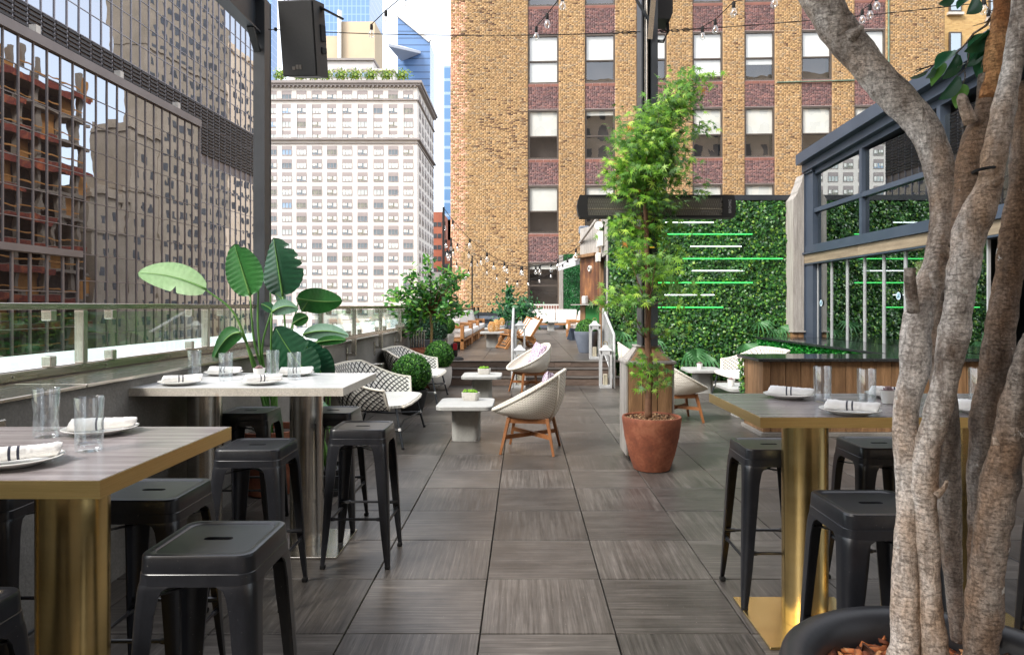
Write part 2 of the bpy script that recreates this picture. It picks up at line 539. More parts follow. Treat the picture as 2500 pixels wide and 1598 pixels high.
# ---- terrace floor: dark base sheet and one object per tile
fl = MB().box(-2.9, -4, -.4, 9.5, 12.7, -.022).build('terrace_floor', M_grout, kind='structure')
MB().box(1.81, 12.7, -.4, 9.5, 13.5, -.022).build('floor_base', M_grout, fl)
T = .6
def tile_mesh(w, d, name):
    h, e, c = .022, .003, .0025
    x, y = w / 2 - e, d / 2 - e
    b = MB()
    vs = [(-x + c, -y + c, 0), (x - c, -y + c, 0), (x - c, y - c, 0), (-x + c, y - c, 0)]
    vs += [(-x, -y, -c), (x, -y, -c), (x, y, -c), (-x, y, -c)]
    vs += [(-x, -y, -h), (x, -y, -h), (x, y, -h), (-x, y, -h)]
    fs = [(0, 1, 2, 3)]
    for i in range(4):
        j = (i + 1) % 4
        fs += [(4 + i, 4 + j, j, i), (8 + i, 8 + j, 4 + j, 4 + i)]
    b.add(vs, fs)
    return b.mesh(name)
tm = tile_mesh(T, T, 'floor_tile')
for i in range(-4, 10):
    for j in range(-4, 16):
        x, y = -.19 + T * (i + .5), 3.59 + T * (j + .5)
        if y > (13.3 if x > 2.0 else 12.36):
            continue
        k = (i + j) % 2
        obj('tile', tm, M_tile, fl, (x, y, rng.uniform(-.0012, .0012)), rz=(PI / 2 if k else 0) + rng.choice((0, PI)) + rng.uniform(-.002, .002))

# ---- upper deck and its three steps
DZ = .40
dk = MB().box(-2.45, 13.03, -.4, 1.69, 33.4, DZ - .022).box(1.69, 13.56, -.4, 6, 33.4, DZ - .022).build('upper_deck', M_grout, kind='structure')
rest = MB()
for i in range(-4, 5):
    for j in range(0, 33):
        x, y = -.19 + T * (i + .5) , 13.0 + T * (j + .5)
        if j < 14:
            obj('tile', tm, M_tile, dk, (x, y, DZ + rng.uniform(-.001, .001)), rz=0 if (i + j) % 2 else PI / 2)
        else:
            rest.box(x - .297, y - .297, DZ - .022, x + .297, y + .297, DZ)
rest.build('far_tiles', M_tile, dk, kind='stuff')
st = MB().box(-1.42, 12.38, -.02, 1.78, 13.03, .13).box(-1.42, 12.69, .13, 1.74, 13.03, .262).build('steps', M_grout, kind='structure')
for k, (y, z0, z1, x1) in enumerate(((12.36, 0, .15, 1.80), (12.68, .15, .28, 1.75), (13.0, .28, .40, 1.70))):
    xs = [-1.42, -.8 + .3 * (k % 2), .1 + .25 * k, .72 + .1 * k, x1]
    for a, b in zip(xs, xs[1:]):
        MB().rbox(a + .002, y, z0, b - .002, y + .02, z1 - .022, .003).build('riser_tile', M_riser, st)
        MB().rbox(a + .002, y - .012, z1 - .02, b - .002, y + .32, z1 + (.0 if k < 2 else -.001), .004).build('tread_tile', M_tile, st)

# ---- parapet wall on the left, with steel ledge and glass railing
pw = thing('parapet_wall', 'grey rendered parapet wall along the left edge of the terrace', 'wall', (0, 0, 0))
MB().box(-2.5, -3, -.4, -2.16, 6.75, 1.045).build('wall_body', M_stucco, pw)
MB().rbox(-2.62, -3, 1.047, -2.13, 3.3, 1.066, .004).rbox(-2.62, 3.306, 1.047, -2.13, 6.7, 1.066, .004).build('steel_ledge', M_steelh, pw)
MB().box(-2.5, 6.75, -.4, -2.16, 12.9, 1.01).build('wall_body', M_stucco, pw)
MB().rbox(-2.52, 6.76, 1.012, -2.14, 12.9, 1.03, .004).build('coping', M_concw, pw)
MB().box(-2.55, 12.9, -.4, -2.3, 33.4, .95).build('wall_body', M_stucco, pw)
for y in (2.72, 4.66):
    p = MB().rbox(-2.158, y - .09, .80, -2.145, y + .09, .98, .006).build('wall_plate', M_steel, pw)
    MB().cyl((-2.147, y, .89), (-2.08, y, .89), .02).build('stub', M_steel, p)

def railing(name, label, x, ys, y0, y1, ztop, zb, brackets):
    r = thing(name, label, 'railing')
    MB().rbox(x - .028, y0, ztop - .036, x + .028, y1, ztop, .004).build('top_rail', M_steelh, r)
    MB().rbox(x - .024, y0, zb - .05, x + .024, y1, zb, .004).build('bottom_rail', M_steelh, r)
    for y in ys:
        p = MB().rbox(x - .026, y - .022, zb if not brackets else zb - .22, x + .026, y + .022, ztop - .037, .003).build('post', M_steel, r)
        if brackets:
            MB().rbox(x - .10, y - .02, zb - .26, x + .026, y + .02, zb - .221, .003).rbox(-2.158, y - .028, zb - .36, -2.148, y + .028, zb - .16, .003).build('bracket', M_steel, p)
        for dy in (-.27, .27):
            if y0 < y + dy < y1:
                MB().rbox(x - .022, y + dy - .025, ztop - .095, x + .03, y + dy + .025, ztop - .037, .004).build('clamp', M_steel, r)
                MB().rbox(x - .022, y + dy - .025, zb + .001, x + .03, y + dy + .025, zb + .06, .004).build('clamp', M_steel, r)
    e = [y0] + list(ys) + [y1]
    for a, b in zip(e, e[1:]):
        if b - a > .15:
            MB().box(x - .006, a + .03, zb + .012, x + .006, b - .03, ztop - .05).build('glass_pane', M_rail, r)
    for y in (np.arange(y0 + .5, y1, .75)):
        MB().cyl((x + .0242, y, zb - .025), (x + .028, y, zb - .025), .007, n=8).build('bolt', M_steel, r)
railing('glass_railing', 'near steel and glass railing above the steel ledge', -2.55, [2.4, 3.9, 5.43], .6, 6.42, 1.464, 1.12, False)
railing('glass_railing', 'far steel and glass railing bracketed to the grey wall beyond the dark post', -2.07, [6.91, 8.27, 9.81, 11.35], 6.7, 12.2, 1.452, 1.10, True)
M_roof = pm('pale_roof_membrane', S(206, 214, 214), S(222, 228, 228), scale=.8, rough=.5)
tag(MB().box(-5.1, -3, .75, -2.64, 34, .95).build('roof_ledge', M_roof), 'pale flat roof ledge outside the glass railing', 'roof')

# ---- steel posts and overhead beams
lp = thing('steel_post', 'dark steel post with overhead beam at the left railing', 'post', (-2.52, 6.53, 0))
MB().box(-.056, -.08, -.3, .053, -.068, 4.40).box(-.056, .078, -.3, .053, .09, 4.40).box(-.012, -.068, -.3, .002, .078, 4.40).box(.0, -.066, -.3, .049, .076, 4.4).build('post_section', M_dark, lp)
MB().box(-.1, -6.2, 4.05, .02, .1, 4.065).box(-.047, -6.2, 4.065, -.033, .1, 4.385).box(-.1, -6.2, 4.385, .02, .1, 4.40).build('beam', M_dark, lp)
MB().bar((-.02, -.05, 3.86), (-.02, -.24, 4.05), .06, .03).build('brace', M_nearblack, lp)
rp = thing('steel_post', 'dark steel post rising out of the cedar box behind the maple', 'post', (1.208, 6.48, 0))
MB().box(-.095, -.13, 1.076, -.08, .13, 5.2).box(-.08, .02, 1.076, .0, .034, 5.2).box(.0, -.125, 1.076, .06, .125, 5.2).build('post_section', M_dark, rp)
MB().cyl((-.04, -.1, 1.076), (-.04, -.1, 5.2), .012).cyl((-.062, -.11, 1.076), (-.062, -.11, 5.2), .006).build('conduit', M_steel, rp)
MB().bar((-.02, -.14, 3.95), (.03, -.42, 5.0), .05, .012).build('brace', M_steel, rp)
MB().bar((-.02, -.13, 4.12), (-.34, -.2, 4.6), .02, .02).build('brace', M_dark, rp)

# ---- yellow brick building behind the terrace
def P2(k):   # ray slope -> (s, Y) on the brick facade
    c, n = math.cos(TH), math.sin(TH)
    s = (34 * k + 3.647) / (c + k * n)
    return s, 34 - s * n
TH = math.radians(2.6)
bb = thing('brick_building', 'tall yellow brick building with rows of sash windows closing the terrace', 'building', (-3.647, 34, 0), -TH)
rows = [(16.46, 18.95), (12.58, 15.04), (8.80, 11.30), (5.09, 7.51), (1.5, 3.66)]
colsu = [(1289, 1364), (1428, 1502), (1554, 1628), (1691, 1765), (1818, 1892), (1957, 2032), (2086, 2163)]
SW = 24.2
wins = []
for a, b in colsu:
    s0, s1 = P2((a - U0) / F)[0], P2((b - U0) / F)[0]
    wins.append((s0, s1))
ZT, ZB = 22.0, .9
# backing wall with openings (mortar plane) built as strips between windows
wl_ = MB()
xs = [0] + [e for w in wins for e in w] + [SW]
for i in range(0, len(xs), 2):
    wl_.box(xs[i], 0, -24, xs[i + 1], .35, ZT)
wl_.build('wall', M_mortar, bb)
for (s0, s1) in wins:
    zz = [-24] + [z for r in sorted(rows) for z in r] + [ZT]
    for i in range(0, len(zz), 2):
        MB().box(s0, .05, zz[i], s1, .4, zz[i + 1]).build('spandrel', M_mortarp, bb)
MB().box(0, .36, -24, .3, 18, ZT).build('side_wall', M_mortar, bb)
MB().box(.3, .9, -24, SW, 1.0, ZT).build('interior', M_nearblack, bb)
MB().box(SW - .3, .3, -24, SW, 20, ZT).build('side_wall', M_mortar, bb)

YB = np.array([S(*c)[:3] for c in ((186, 153, 110), (181, 147, 103), (176, 142, 100), (192, 161, 120), (183, 150, 106), (166, 135, 97), (169, 144, 112), (162, 140, 112), (150, 119, 84), (138, 107, 78), (183, 147, 107))])
YW = np.array([6, 7, 6, 4, 6, 4, 4, 3, 1.6, .9, 3.]); YW /= YW.sum()
DB = np.array([S(*c)[:3] for c in ((108, 80, 60), (94, 72, 58), (122, 96, 72))])
PB = np.array([S(*c)[:3] for c in ((226, 172, 140), (232, 186, 156), (214, 160, 128))])
RB = np.array([S(*c)[:3] for c in ((126, 92, 88), (112, 80, 80), (138, 100, 94), (104, 78, 78), (92, 70, 70))])
def brickfield(regions, y, hgt, out, palette):
    """regions: list of (s0, s1, z0, z1); returns box fronts proud by `out`"""
    B, C = [], []
    for s0, s1, z0, z1 in regions:
        nz = int(round((z1 - z0) / hgt))
        hh = (z1 - z0) / nz
        for r in range(nz):
            z = z0 + r * hh
            s = s0 - (.0 if r % 2 else .1)
            q = (r * 3) % 5
            while s < s1:
                w = .105 if q % 3 == 2 else .21
                q += 1
                a, b = max(s, s0) + .006, min(s + w, s1) - .006
                s += w
                if b - a > .02:
                    B.append((a, b, z + .007, z + hh - .007))
                    C.append(palette(.5 * (a + b), z))
    B = np.array(B)
    n = len(B)
    x0, x1, z0, z1 = B.T
    o = np.full(n, y - out) - nrg.uniform(0, .004, n)
    bk = np.full(n, y)
    V = np.stack([np.stack([x0, o, z0], 1), np.stack([x1, o, z0], 1), np.stack([x1, o, z1], 1), np.stack([x0, o, z1], 1),
                  np.stack([x0, bk, z0], 1), np.stack([x1, bk, z0], 1), np.stack([x1, bk, z1], 1), np.stack([x0, bk, z1], 1)], 1).reshape(-1, 3)
    base = np.array([(0, 1, 2, 3), (4, 5, 1, 0), (3, 2, 6, 7), (4, 0, 3, 7), (1, 5, 6, 2)])
    Fc = (base[None] + (np.arange(n) * 8)[:, None, None]).reshape(-1, 4)
    return V, Fc, np.repeat(np.array(C), 8, axis=0)
def ypal(s, z):
    if s < .75 + .35 * noise.noise(Vector((0, z * .9, 3))) and rng.random() < .62 + .3 * noise.noise(Vector((s * 2, z, 0))):
        return PB[rng.randrange(3)] * rng.uniform(.9, 1.05)
    d = noise.noise(Vector((s * .35, z * .25, 7)))
    if s < 5 and d > .05 and rng.random() < .13 * (d + .3):
        return DB[rng.randrange(3)]
    if rng.random() < .018:
        return DB[rng.randrange(3)]
    return YB[nrg.choice(len(YB), p=YW)] * rng.uniform(.9, 1.06) * (1 + .12 * noise.noise(Vector((s * .22, z * .3, 1))))
reg = [(xs[i], xs[i + 1], ZB, 18.2) for i in range(0, len(xs), 2)]
V, Fc, C = brickfield(reg, 0, .0705, .009, ypal)
obj('brick', np_mesh('yellow_bricks', V, Fc, C), M_brick, bb, kind='stuff')
reg, sills = [], MB()
for (s0, s1) in wins:
    zr = sorted(rows)
    for i in range(len(zr)):
        top = zr[i][1]
        nxt = zr[i + 1][0] if i + 1 < len(zr) else None
        if nxt and nxt < 18:
            reg.append((s0, s1, top + .02, nxt - .16))
V, Fc, C = brickfield(reg, .05, .0705, .009, lambda s, z: RB[rng.randrange(5)] * rng.uniform(.85, 1.15))
obj('red_brick', np_mesh('red_bricks', V, Fc, C), M_brick, bb, kind='stuff')
M_sill = pm('red_terracotta_sill', S(120, 80, 70), S(140, 94, 82), scale=2, rough=.8)
M_wframe = pm('bronze_window_frame', S(74, 66, 60), S(90, 80, 72), scale=3, rough=.5)
M_blind = pm('white_roller_blind', S(222, 222, 214), S(236, 236, 230), scale=1.2, rough=.9)
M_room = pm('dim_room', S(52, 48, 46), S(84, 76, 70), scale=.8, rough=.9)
def sash_window(s0, s1, z0, z1, blind, kind):
    w = MB()
    f = .085
    w.box(s0 + .01, .06, z0, s0 + f, .2, z1).box(s1 - f, .06, z0, s1 - .01, .2, z1).box(s0 + f, .06, z1 - f * 1.1, s1 - f, .2, z1).box(s0 + f, .06, z0, s1 - f, .2, z0 + f)
    zm = z0 + (z1 - z0) * .46
    w.box(s0 + f, .09, zm - .035, s1 - f, .17, zm + .035)
    o = w.build('window', M_wframe, bb)
    MB().add([(s0 + f, .13, zm), (s1 - f, .13, zm), (s1 - f, .13, z1 - f), (s0 + f, .13, z1 - f)], [(0, 1, 2, 3)]).build('pane', M_winglass, o)
    MB().add([(s0 + f, .15, z0 + f), (s1 - f, .15, z0 + f), (s1 - f, .15, zm), (s0 + f, .15, zm)], [(0, 1, 2, 3)]).build('pane', M_winglass, o)
    zb = z1 - (z1 - z0) * blind
    if blind > 0:
        MB().box(s0 + f, .185, zb, s1 - f, .195, z1 - .02).build('blind', M_blind, o)
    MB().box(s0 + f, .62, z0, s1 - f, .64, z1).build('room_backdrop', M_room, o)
bl = {(1, 0): .97, (1, 1): .55, (1, 2): .5, (1, 3): .88, (1, 4): .66, (1, 5): .54, (1, 6): .6, (2, 0): .54, (2, 1): .12, (2, 2): .4, (2, 3): .52, (2, 4): .52, (2, 5): .53, (2, 6): .5,
      (3, 0): .52, (3, 1): .5, (3, 3): .6, (3, 4): .5}
for ri, (z0, z1) in enumerate(rows):
    for ci, (s0, s1) in enumerate(wins):
        sash_window(s0, s1, z0, z1, bl.get((ri, ci), .3 if ri == 0 else (.16 if ri == 4 else .5)), 0)
        if z0 < 16:
            for q in range(4):
                a = s0 + (s1 - s0) * q / 4
                MB().box(a + .008, .03, z0 - .15, a + (s1 - s0) / 4 - .008, .3, z0 - .012).build('sill_block', M_sill, bb)
        else:
            MB().box(s0, .03, z0 - .15, s1, .3, z0 - .012).build('sill_block', M_sill, bb)
M_copper = pm('verdigris_pipe', S(92, 112, 96), S(120, 140, 122), scale=4, rough=.8)
s6 = P2((2168 - U0) / F)[0]
MB().cyl((s6, -.06, 9), (s6, -.06, 22), .04, n=8).build('drain_pipe', M_copper, bb)
sA, sB = P2((1896 - U0) / F)[0], P2((2086 - U0) / F)[0]
MB().cyl((sA, -.05, 12.45), (sB, -.05, 12.5), .035, n=8).build('cable_pipe', M_copper, bb)
# base curb of the brick building
for k, (z0, z1) in enumerate(((.4, .62), (.64, .8), (.82, .98), (1.0, 1.16))):
    MB().box(0, -.5 + .08 * k, z0, 24, -.01, z1).build('slat', M_dark if k % 2 else M_bluepot, bb)

# second, paler brick block set back on the right
M_ybrick, N_, L_, B_ = newmat('yellow_brick_far')
tb = N_.new('ShaderNodeTexBrick')
tb.inputs['Color1'].default_value = S(206, 172, 112); tb.inputs['Color2'].default_value = S(184, 146, 90); tb.inputs['Mortar'].default_value = S(190, 164, 124)
tb.inputs['Scale'].default_value = 1; tb.inputs['Brick Width'].default_value = .22; tb.inputs['Row Height'].default_value = .075; tb.inputs['Mortar Size'].default_value = .008
tcx = N_.new('ShaderNodeTexCoord'); sx_ = N_.new('ShaderNodeSeparateXYZ'); cx_ = N_.new('ShaderNodeCombineXYZ')
L_.new(tcx.outputs['Object'], sx_.inputs[0]); L_.new(sx_.outputs[0], cx_.inputs[0]); L_.new(sx_.outputs[2], cx_.inputs[1])
L_.new(cx_.outputs[0], tb.inputs['Vector']); L_.new(tb.outputs['Color'], B_.inputs['Base Color']); B_.inputs['Roughness'].default_value = .9
b2 = thing('brick_block', 'paler yellow brick block with small windows behind the ficus tree', 'building', (0, 40, 0))
wx = [(2315, 2345), (2412, 2440)]
MB().box(23, 0, -24, 45, 10, 30).build('wall', M_ybrick, b2)
for u0, u1 in wx:
    for v0, v1 in ((-40, 32), (80, 150), (215, 285)):
        a, c = pt(u0, v0, 40), pt(u1, v1, 40)
        o = MB().box(a.x, -.12, c.z, c.x, -.02, a.z).build('window', M_wframe, b2)
        MB().box(a.x + .08, -.14, c.z + .1, c.x - .08, -.125, a.z - .1).build('pane', M_barglass, o)
        MB().box(a.x - .1, -.2, c.z - .16, c.x + .1, -.005, c.z - .01).build('sill', M_concw, b2)

# ---- bronze glass tower across the street (left)
M_bmull = pm('bronze_mullion', S(116, 108, 106), S(132, 124, 122), scale=.3, rough=.5, metal=.0)
M_smull = pm('silver_mullion', S(140, 138, 146), S(158, 156, 164), scale=.3, rough=.5, metal=.0)
M_louv = pm('dark_louvre', S(52, 50, 52), S(66, 64, 66), scale=.5, rough=.6)
m, N_, L_, B_ = newmat('bronze_mirror_glass')
N_.remove(B_)
gl = N_.new('ShaderNodeBsdfGlossy'); gl.inputs['Roughness'].default_value = .01; gl.inputs['Color'].default_value = S(200, 206, 216)
df = N_.new('ShaderNodeBsdfDiffuse'); df.inputs['Color'].default_value = S(62, 52, 48)
ms = N_.new('ShaderNodeMixShader'); ms.inputs[0].default_value = .63
L_.new(df.outputs[0], ms.inputs[1]); L_.new(gl.outputs[0], ms.inputs[2]); L_.new(ms.outputs[0], N_['Material Output'].inputs['Surface'])
tcx = N_.new('ShaderNodeTexCoord'); nz = N_.new('ShaderNodeTexNoise'); nz.inputs['Scale'].default_value = .7; nz.inputs['Detail'].default_value = 1
oi = N_.new('ShaderNodeObjectInfo'); av = N_.new('ShaderNodeVectorMath'); av.operation = 'ADD'
L_.new(tcx.outputs['Object'], av.inputs[0]); L_.new(oi.outputs['Location'], av.inputs[1]); L_.new(av.outputs[0], nz.inputs['Vector'])
bp = N_.new('ShaderNodeBump'); bp.inputs['Strength'].default_value = .045; bp.inputs['Distance'].default_value = .10
L_.new(nz.outputs['Fac'], bp.inputs['Height']); L_.new(bp.outputs[0], gl.inputs['Normal'])
M_mirror = m
tw = thing('glass_tower', 'bronze mirrored glass tower across the street on the left', 'building', (-33, 0, 0), -math.atan(.04))
tbk, mul, smul, band = MB(), MB(), MB(), MB()
panes = []
DY, DZp = 1.2, 1.9
def curtain(x, y0, y1, z0, z1, mb, dy=DY, dz=DZp, skip=None, w=.085):
    ny, nz_ = int(round((y1 - y0) / dy)), int(round((z1 - z0) / dz))
    dy, dz = (y1 - y0) / ny, (z1 - z0) / nz_
    tbk.box(x - .5, y0, -24, x - .08, y1, z1)
    for i in range(ny + 1):
        y = y0 + i * dy
        mb.box(x - .08, y - w / 2, max(-24, z0 - 18), x + .03, y + w / 2, z1)
    for j in range(nz_ + 1):
        z = z0 + j * dz
        mb.box(x - .078, y0, z - .028, x + .0, y1, z + .028)
    for i in range(ny):
        for j in range(nz_):
            yc, zc = y0 + (i + .5) * dy, z0 + (j + .5) * dz
            if skip and skip(yc, zc):
                continue
            panes.append((x - .04, yc, zc, dy - w, dz - .06))
curtain(-1.0, 34.2, 78, -7.4, 44, smul, skip=lambda y, z: (y < 62.7 and z < 18) or 16.3 < z < 21.2, w=.075)
curtain(0, 30, 63.6, -8, 18.3, mul)
curtain(1.5, 30, 45.2, -6.8, 4.7, mul, dy=1.35, dz=2.3, w=.15)
tbk.build('core_wall', M_bmull, tw)
mul.build('mullion', M_bmull, tw)
smul.build('mullion', M_smull, tw)
MB().box(-1.1, 30, 18.3, .2, 63.7, 18.95).build('parapet_cap', M_bmull, tw)
MB().box(.1, 30, 4.72, 1.75, 45.35, 5.15).build('parapet_cap', M_bmull, tw)
MB().box(-1.0, 63.62, -24, .06, 63.75, 18.3).build('end_panel', M_bmull, tw)
lv = MB()
for k in range(15):
    lv.box(-1.03, 0, 16.4 + k * .32, -.93, 1.1, 16.4 + k * .32 + .17)
lvm = lv.mesh('louvre')
for i in range(36):
    obj('louvre_panel', lvm, M_louv, tw, (0, 34.25 + i * 43.8 / 36 + .05, 0))
for y in (43.5, 52, 60):
    MB().box(-.4, y - .2, 18.96, .1, y + .2, 19.5).build('roof_bracket', M_concw, tw)
pm_cache = {}
panes.sort(key=lambda p: p[1] + .3 * abs(p[2]))
rv, rf = [], []
big = [p for p in panes if not (p[0] < -.5 and p[1] < 44) and p[1] > 38.5][:300]
bigset = set(big)
for p in panes:
    x, y, z, w, h = p
    if p in bigset:
        key = (round(w, 3), round(h, 3))
        if key not in pm_cache:
            pm_cache[key] = MB().add([(0, -w / 2, -h / 2), (0, w / 2, -h / 2), (0, w / 2, h / 2), (0, -w / 2, h / 2)], [(0, 1, 2, 3)]).mesh('pane', fixn=False)
        o = obj('pane', pm_cache[key], M_mirror, tw, (x, y, z))
        o.rotation_euler = (0, rng.gauss(0, .004), rng.gauss(0, .004))
    else:
        a, b = rng.gauss(0, .002) * w / 2, rng.gauss(0, .002) * h / 2
        n0 = len(rv)
        rv += [(x + a + b, y - w / 2, z - h / 2), (x - a + b, y + w / 2, z - h / 2), (x - a - b, y + w / 2, z + h / 2), (x + a - b, y - w / 2, z + h / 2)]
        rf.append((n0, n0 + 1, n0 + 2, n0 + 3))
obj('pane', np_mesh('more_panes', rv, rf), M_mirror, tw, kind='stuff')

# ---- buildings farther along our side of the street: the ones mirrored in that tower
M_bbrown = pm('brown_brick_far', S(156, 142, 122), S(178, 162, 142), scale=.4, rough=.9, fine=6, fineamt=.1)
M_btan = pm('tan_brick_far', S(236, 210, 180), S(244, 222, 194), scale=.4, rough=.9)
M_dwin = pm('dark_far_window', S(52, 56, 62), S(92, 96, 100), scale=.6, rough=.2)
M_cslab = pm('raw_concrete', S(120, 108, 94), S(146, 132, 116), scale=.5, rough=.9)
M_orange = pm('orange_netting', S(150, 66, 40), S(180, 96, 56), S(104, 44, 36), scale=.8, rough=.9)
M_wood = pm('formwork', S(156, 104, 52), S(186, 132, 72), scale=1, rough=.9)
M_blue = pm('blue_tarp', S(40, 120, 168), rough=.6)
def far_block(label, x0, x1, y0, y1, z, m):
    b = thing('brick_block', label, 'building', (0, 0, 0))
    MB().box(x0, y0, -24, x1, y1, z).box(x0 - .35, y0 - .2, z - 1.2, x1, y1 + .2, z - .6).box(x0 - .2, y0 - .1, z - .35 * z, x1, y1 + .1, z - .35 * z + .5).build('wall', m, b)
    w = MB()
    yy = y0 + 1.6
    while yy < y1 - 1.4:
        zz = -8
        while zz < z - 3:
            w.box(x0 - .03, yy, zz, x0 + .02, yy + .95, zz + 1.15)
            zz += 2.3
        yy += 2.0
    w.build('window', M_dwin, b, kind='stuff')
far_block('low brown brick block mirrored in the bronze glass tower', -4.2, 1.5, 84.5, 91, 17, M_bbrown)
far_block('middle brown brick block stepping up in the tower reflections', -4.2, 1.5, 91.2, 98, 27, M_bbrown)
far_block('tallest brown brick block mirrored in the bronze glass tower', -4.2, 1.5, 98.2, 122, 62, M_bbrown)
far_block('pale tan brick block mirrored at the right end of the glass tower', -4.2, 18, 122.2, 152, 50, M_btan)
cb = thing('unfinished_building', 'unfinished concrete building with orange netting mirrored in the glass tower', 'building')
sb, nb, wb, pb = MB(), MB(), MB(), MB()
for k in range(13):
    z = -10 + k * 3.1
    sb.box(-4.6, 56, z, 15, 83, z + .35)
    nb.box(-4.75, 56, z - .5, -4.65, 83 - (k % 3) * 5, z + .25)
    wb.box(-4.5, 57, z + 1.0, -4.4, 82, z + 1.15)
    for q in range(9):
        pb.box(-4.2, 57 + q * 3.1, z + .35, -3.7, 57.5 + q * 3.1, z + 3.1)
        if (q * 5 + k * 3) % 4 == 0:
            wb.box(-3.6, 57.5 + q * 3.1, z + .35, -3.5, 60 + q * 3.1, z + 3.0)
sb.build('floor_slab', M_cslab, cb)
nb.build('safety_net', M_orange, cb)
wb.build('formwork_board', M_wood, cb)
pb.build('column', M_cslab, cb)
MB().box(-4.9, 55, 27.5, -4.5, 66, 36).build('tarpaulin', M_blue, cb)
MB().box(-2, 57, -24, 15, 82, 27).build('core_wall', M_room, cb)

# ---- big pale office block, seen end on beyond the street
YW_ = 170
M_pw = pm('pale_glazed_brick', S(212, 205, 198), S(220, 213, 206), scale=.15, rough=.8)
M_trim = pm('grey_cornice', S(138, 130, 127), S(156, 148, 144), scale=.3, rough=.8)
M_taupe = pm('taupe_panel', S(148, 138, 136), S(162, 152, 150), scale=.4, rough=.7)
M_farpane = [pm('far_pane', S(86, 96, 104), S(120, 130, 136), scale=.5, rough=.15), pm('far_pane', S(168, 178, 178), S(196, 202, 198), scale=.5, rough=.3),
             pm('far_pane', S(110, 140, 170), S(150, 172, 192), scale=.5, rough=.15), pm('far_pane', S(70, 76, 84), S(150, 148, 130), scale=.7, rough=.2)]
wb_ = thing('office_building', 'big pale office block with a grid of windows beyond the street', 'building')
xr = (1018.5 - U0) * YW_ / F
xl = -86
ztop = H + (V0 - 200) * YW_ / F
MB().box(xl, YW_, -24, xr, 201, ztop).build('wall', M_pw, wb_)
zc = lambda v: H + (V0 - v) * YW_ / F
cor = MB()
for v0, v1, o in ((200, 206, 1.3), (206, 211, .9), (243, 246, .5), (338, 343, .8), (349, 351, .3)):
    cor.box(xl, YW_ - o, zc(v1), xr + o, 201, zc(v0))
cor.build('cornice', M_trim, wb_)
dn = MB()
for x in np.arange(xl + 1, xr, 1.05):
    dn.box(x, YW_ - .85, zc(214.5), x + .4, YW_ - .005, zc(211.2))
dn.build('dentil', M_trim, wb_, kind='stuff')
wrows = [233, 266, 299.5, 330.5, 367.5, 400, 432, 465, 497, 529.5, 562, 595, 627, 659.5, 692, 724, 757, 790, 822]
wcols = [700.5, 736, 774, 810.5, 847.5, 885, 924, 960, 996.5]
wcols = [700.5 - 37 * k for k in range(5, 1, -1)] + [664] + wcols
def far_win_mesh(k):
    b = MB()
    w, h = 1.25, 1.16
    b.box(-w, -.06, .15 * h, w, -.02, h, 0)
    for x in (-w, -.06 - .4, .4, w - .1):
        b.box(x, -.1, -h, x + .1, -.02, .15 * h, 0)
    b.box(-w, -.1, -h - .08, w, -.02, -h + .08, 0)
    return b.mesh('far_window')
fwm = far_win_mesh(0)
def fpm():
    w, h = 1.25, 1.16
    return MB().add([(-w, -.03, -h), (w, -.03, -h), (w, -.03, .15 * h), (-w, -.03, .15 * h)], [(0, 1, 2, 3)]).mesh('far_pane')
fpms = []
for m in M_farpane:
    q = fpm(); q.materials.append(m); fpms.append(q)
bm_ = MB().add([(-1.1, -.045, -.5), (-.1, -.045, -.5), (-.1, -.045, .12), (-1.1, -.045, .12)], [(0, 1, 2, 3)]).add([(.3, -.045, -.75), (1.1, -.045, -.75), (1.1, -.045, .12), (.3, -.045, .12)], [(0, 1, 2, 3)]).mesh('far_blind')
for v in wrows:
    for ci, u in enumerate(wcols):
        o = obj('window', fwm, M_taupe, wb_, ((u - U0) * YW_ / F, YW_ - .02, zc(v)))
        obj('pane', fpms[rng.choice((0, 1, 1, 2, 3) if ci < 6 else (0, 0, 3, 1))], None, o)
        if rng.random() < .6:
            obj('blind', bm_, M_blind, o)
    for y in (174.5, 179.5, 184.5, 189.5, 194.5, 199):
        o = obj('window', fwm, M_taupe, wb_, (xr + .02, y, zc(v)), rz=PI / 2)
        obj('pane', fpms[rng.choice((0, 1, 1))], None, o)
pl = MB()
for ci in range(len(wcols) - 1):
    x = ((wcols[ci] + wcols[ci + 1]) / 2 - U0) * YW_ / F
    pl.box(x - .75, YW_ - .22, zc(336), x + .75, YW_ - .005, zc(256))
    pl.box(x - .6, YW_ - .15, zc(241), x + .6, YW_ - .005, zc(224))
pl.build('pilaster', M_pw, wb_)
ph = MB().box((696 - U0) * 175 / F, 178, ztop - 1, (905 - U0) * 175 / F, 196, H + (V0 - 145) * 178 / F).box((905 - U0) * 175 / F, 178, ztop - 1, (958 - U0) * 175 / F, 196, H + (V0 - 168) * 178 / F).box(xl, 172, ztop - 1, (1000 - U0) * 172 / F, 172.5, ztop + .9)
ph.build('penthouse', pm('grey_render', S(196, 190, 188), S(206, 200, 198), scale=.3, rough=.8), wb_)
pc = MB().box((694 - U0) * 175 / F, 177.4, H + (V0 - 149) * 178 / F, (908 - U0) * 175 / F, 197, H + (V0 - 144) * 178 / F).box((905 - U0) * 175 / F, 177.4, H + (V0 - 176) * 178 / F, (960 - U0) * 175 / F, 197, H + (V0 - 173) * 178 / F)
pc.build('penthouse_cornice', M_trim, wb_)
for u in (824, 858, 895):
    o = obj('window', fwm, M_trim, wb_, ((u - U0) * 178 / F, 177.96, H + (V0 - 179) * 178 / F))
    obj('pane', fpms[2], None, o)

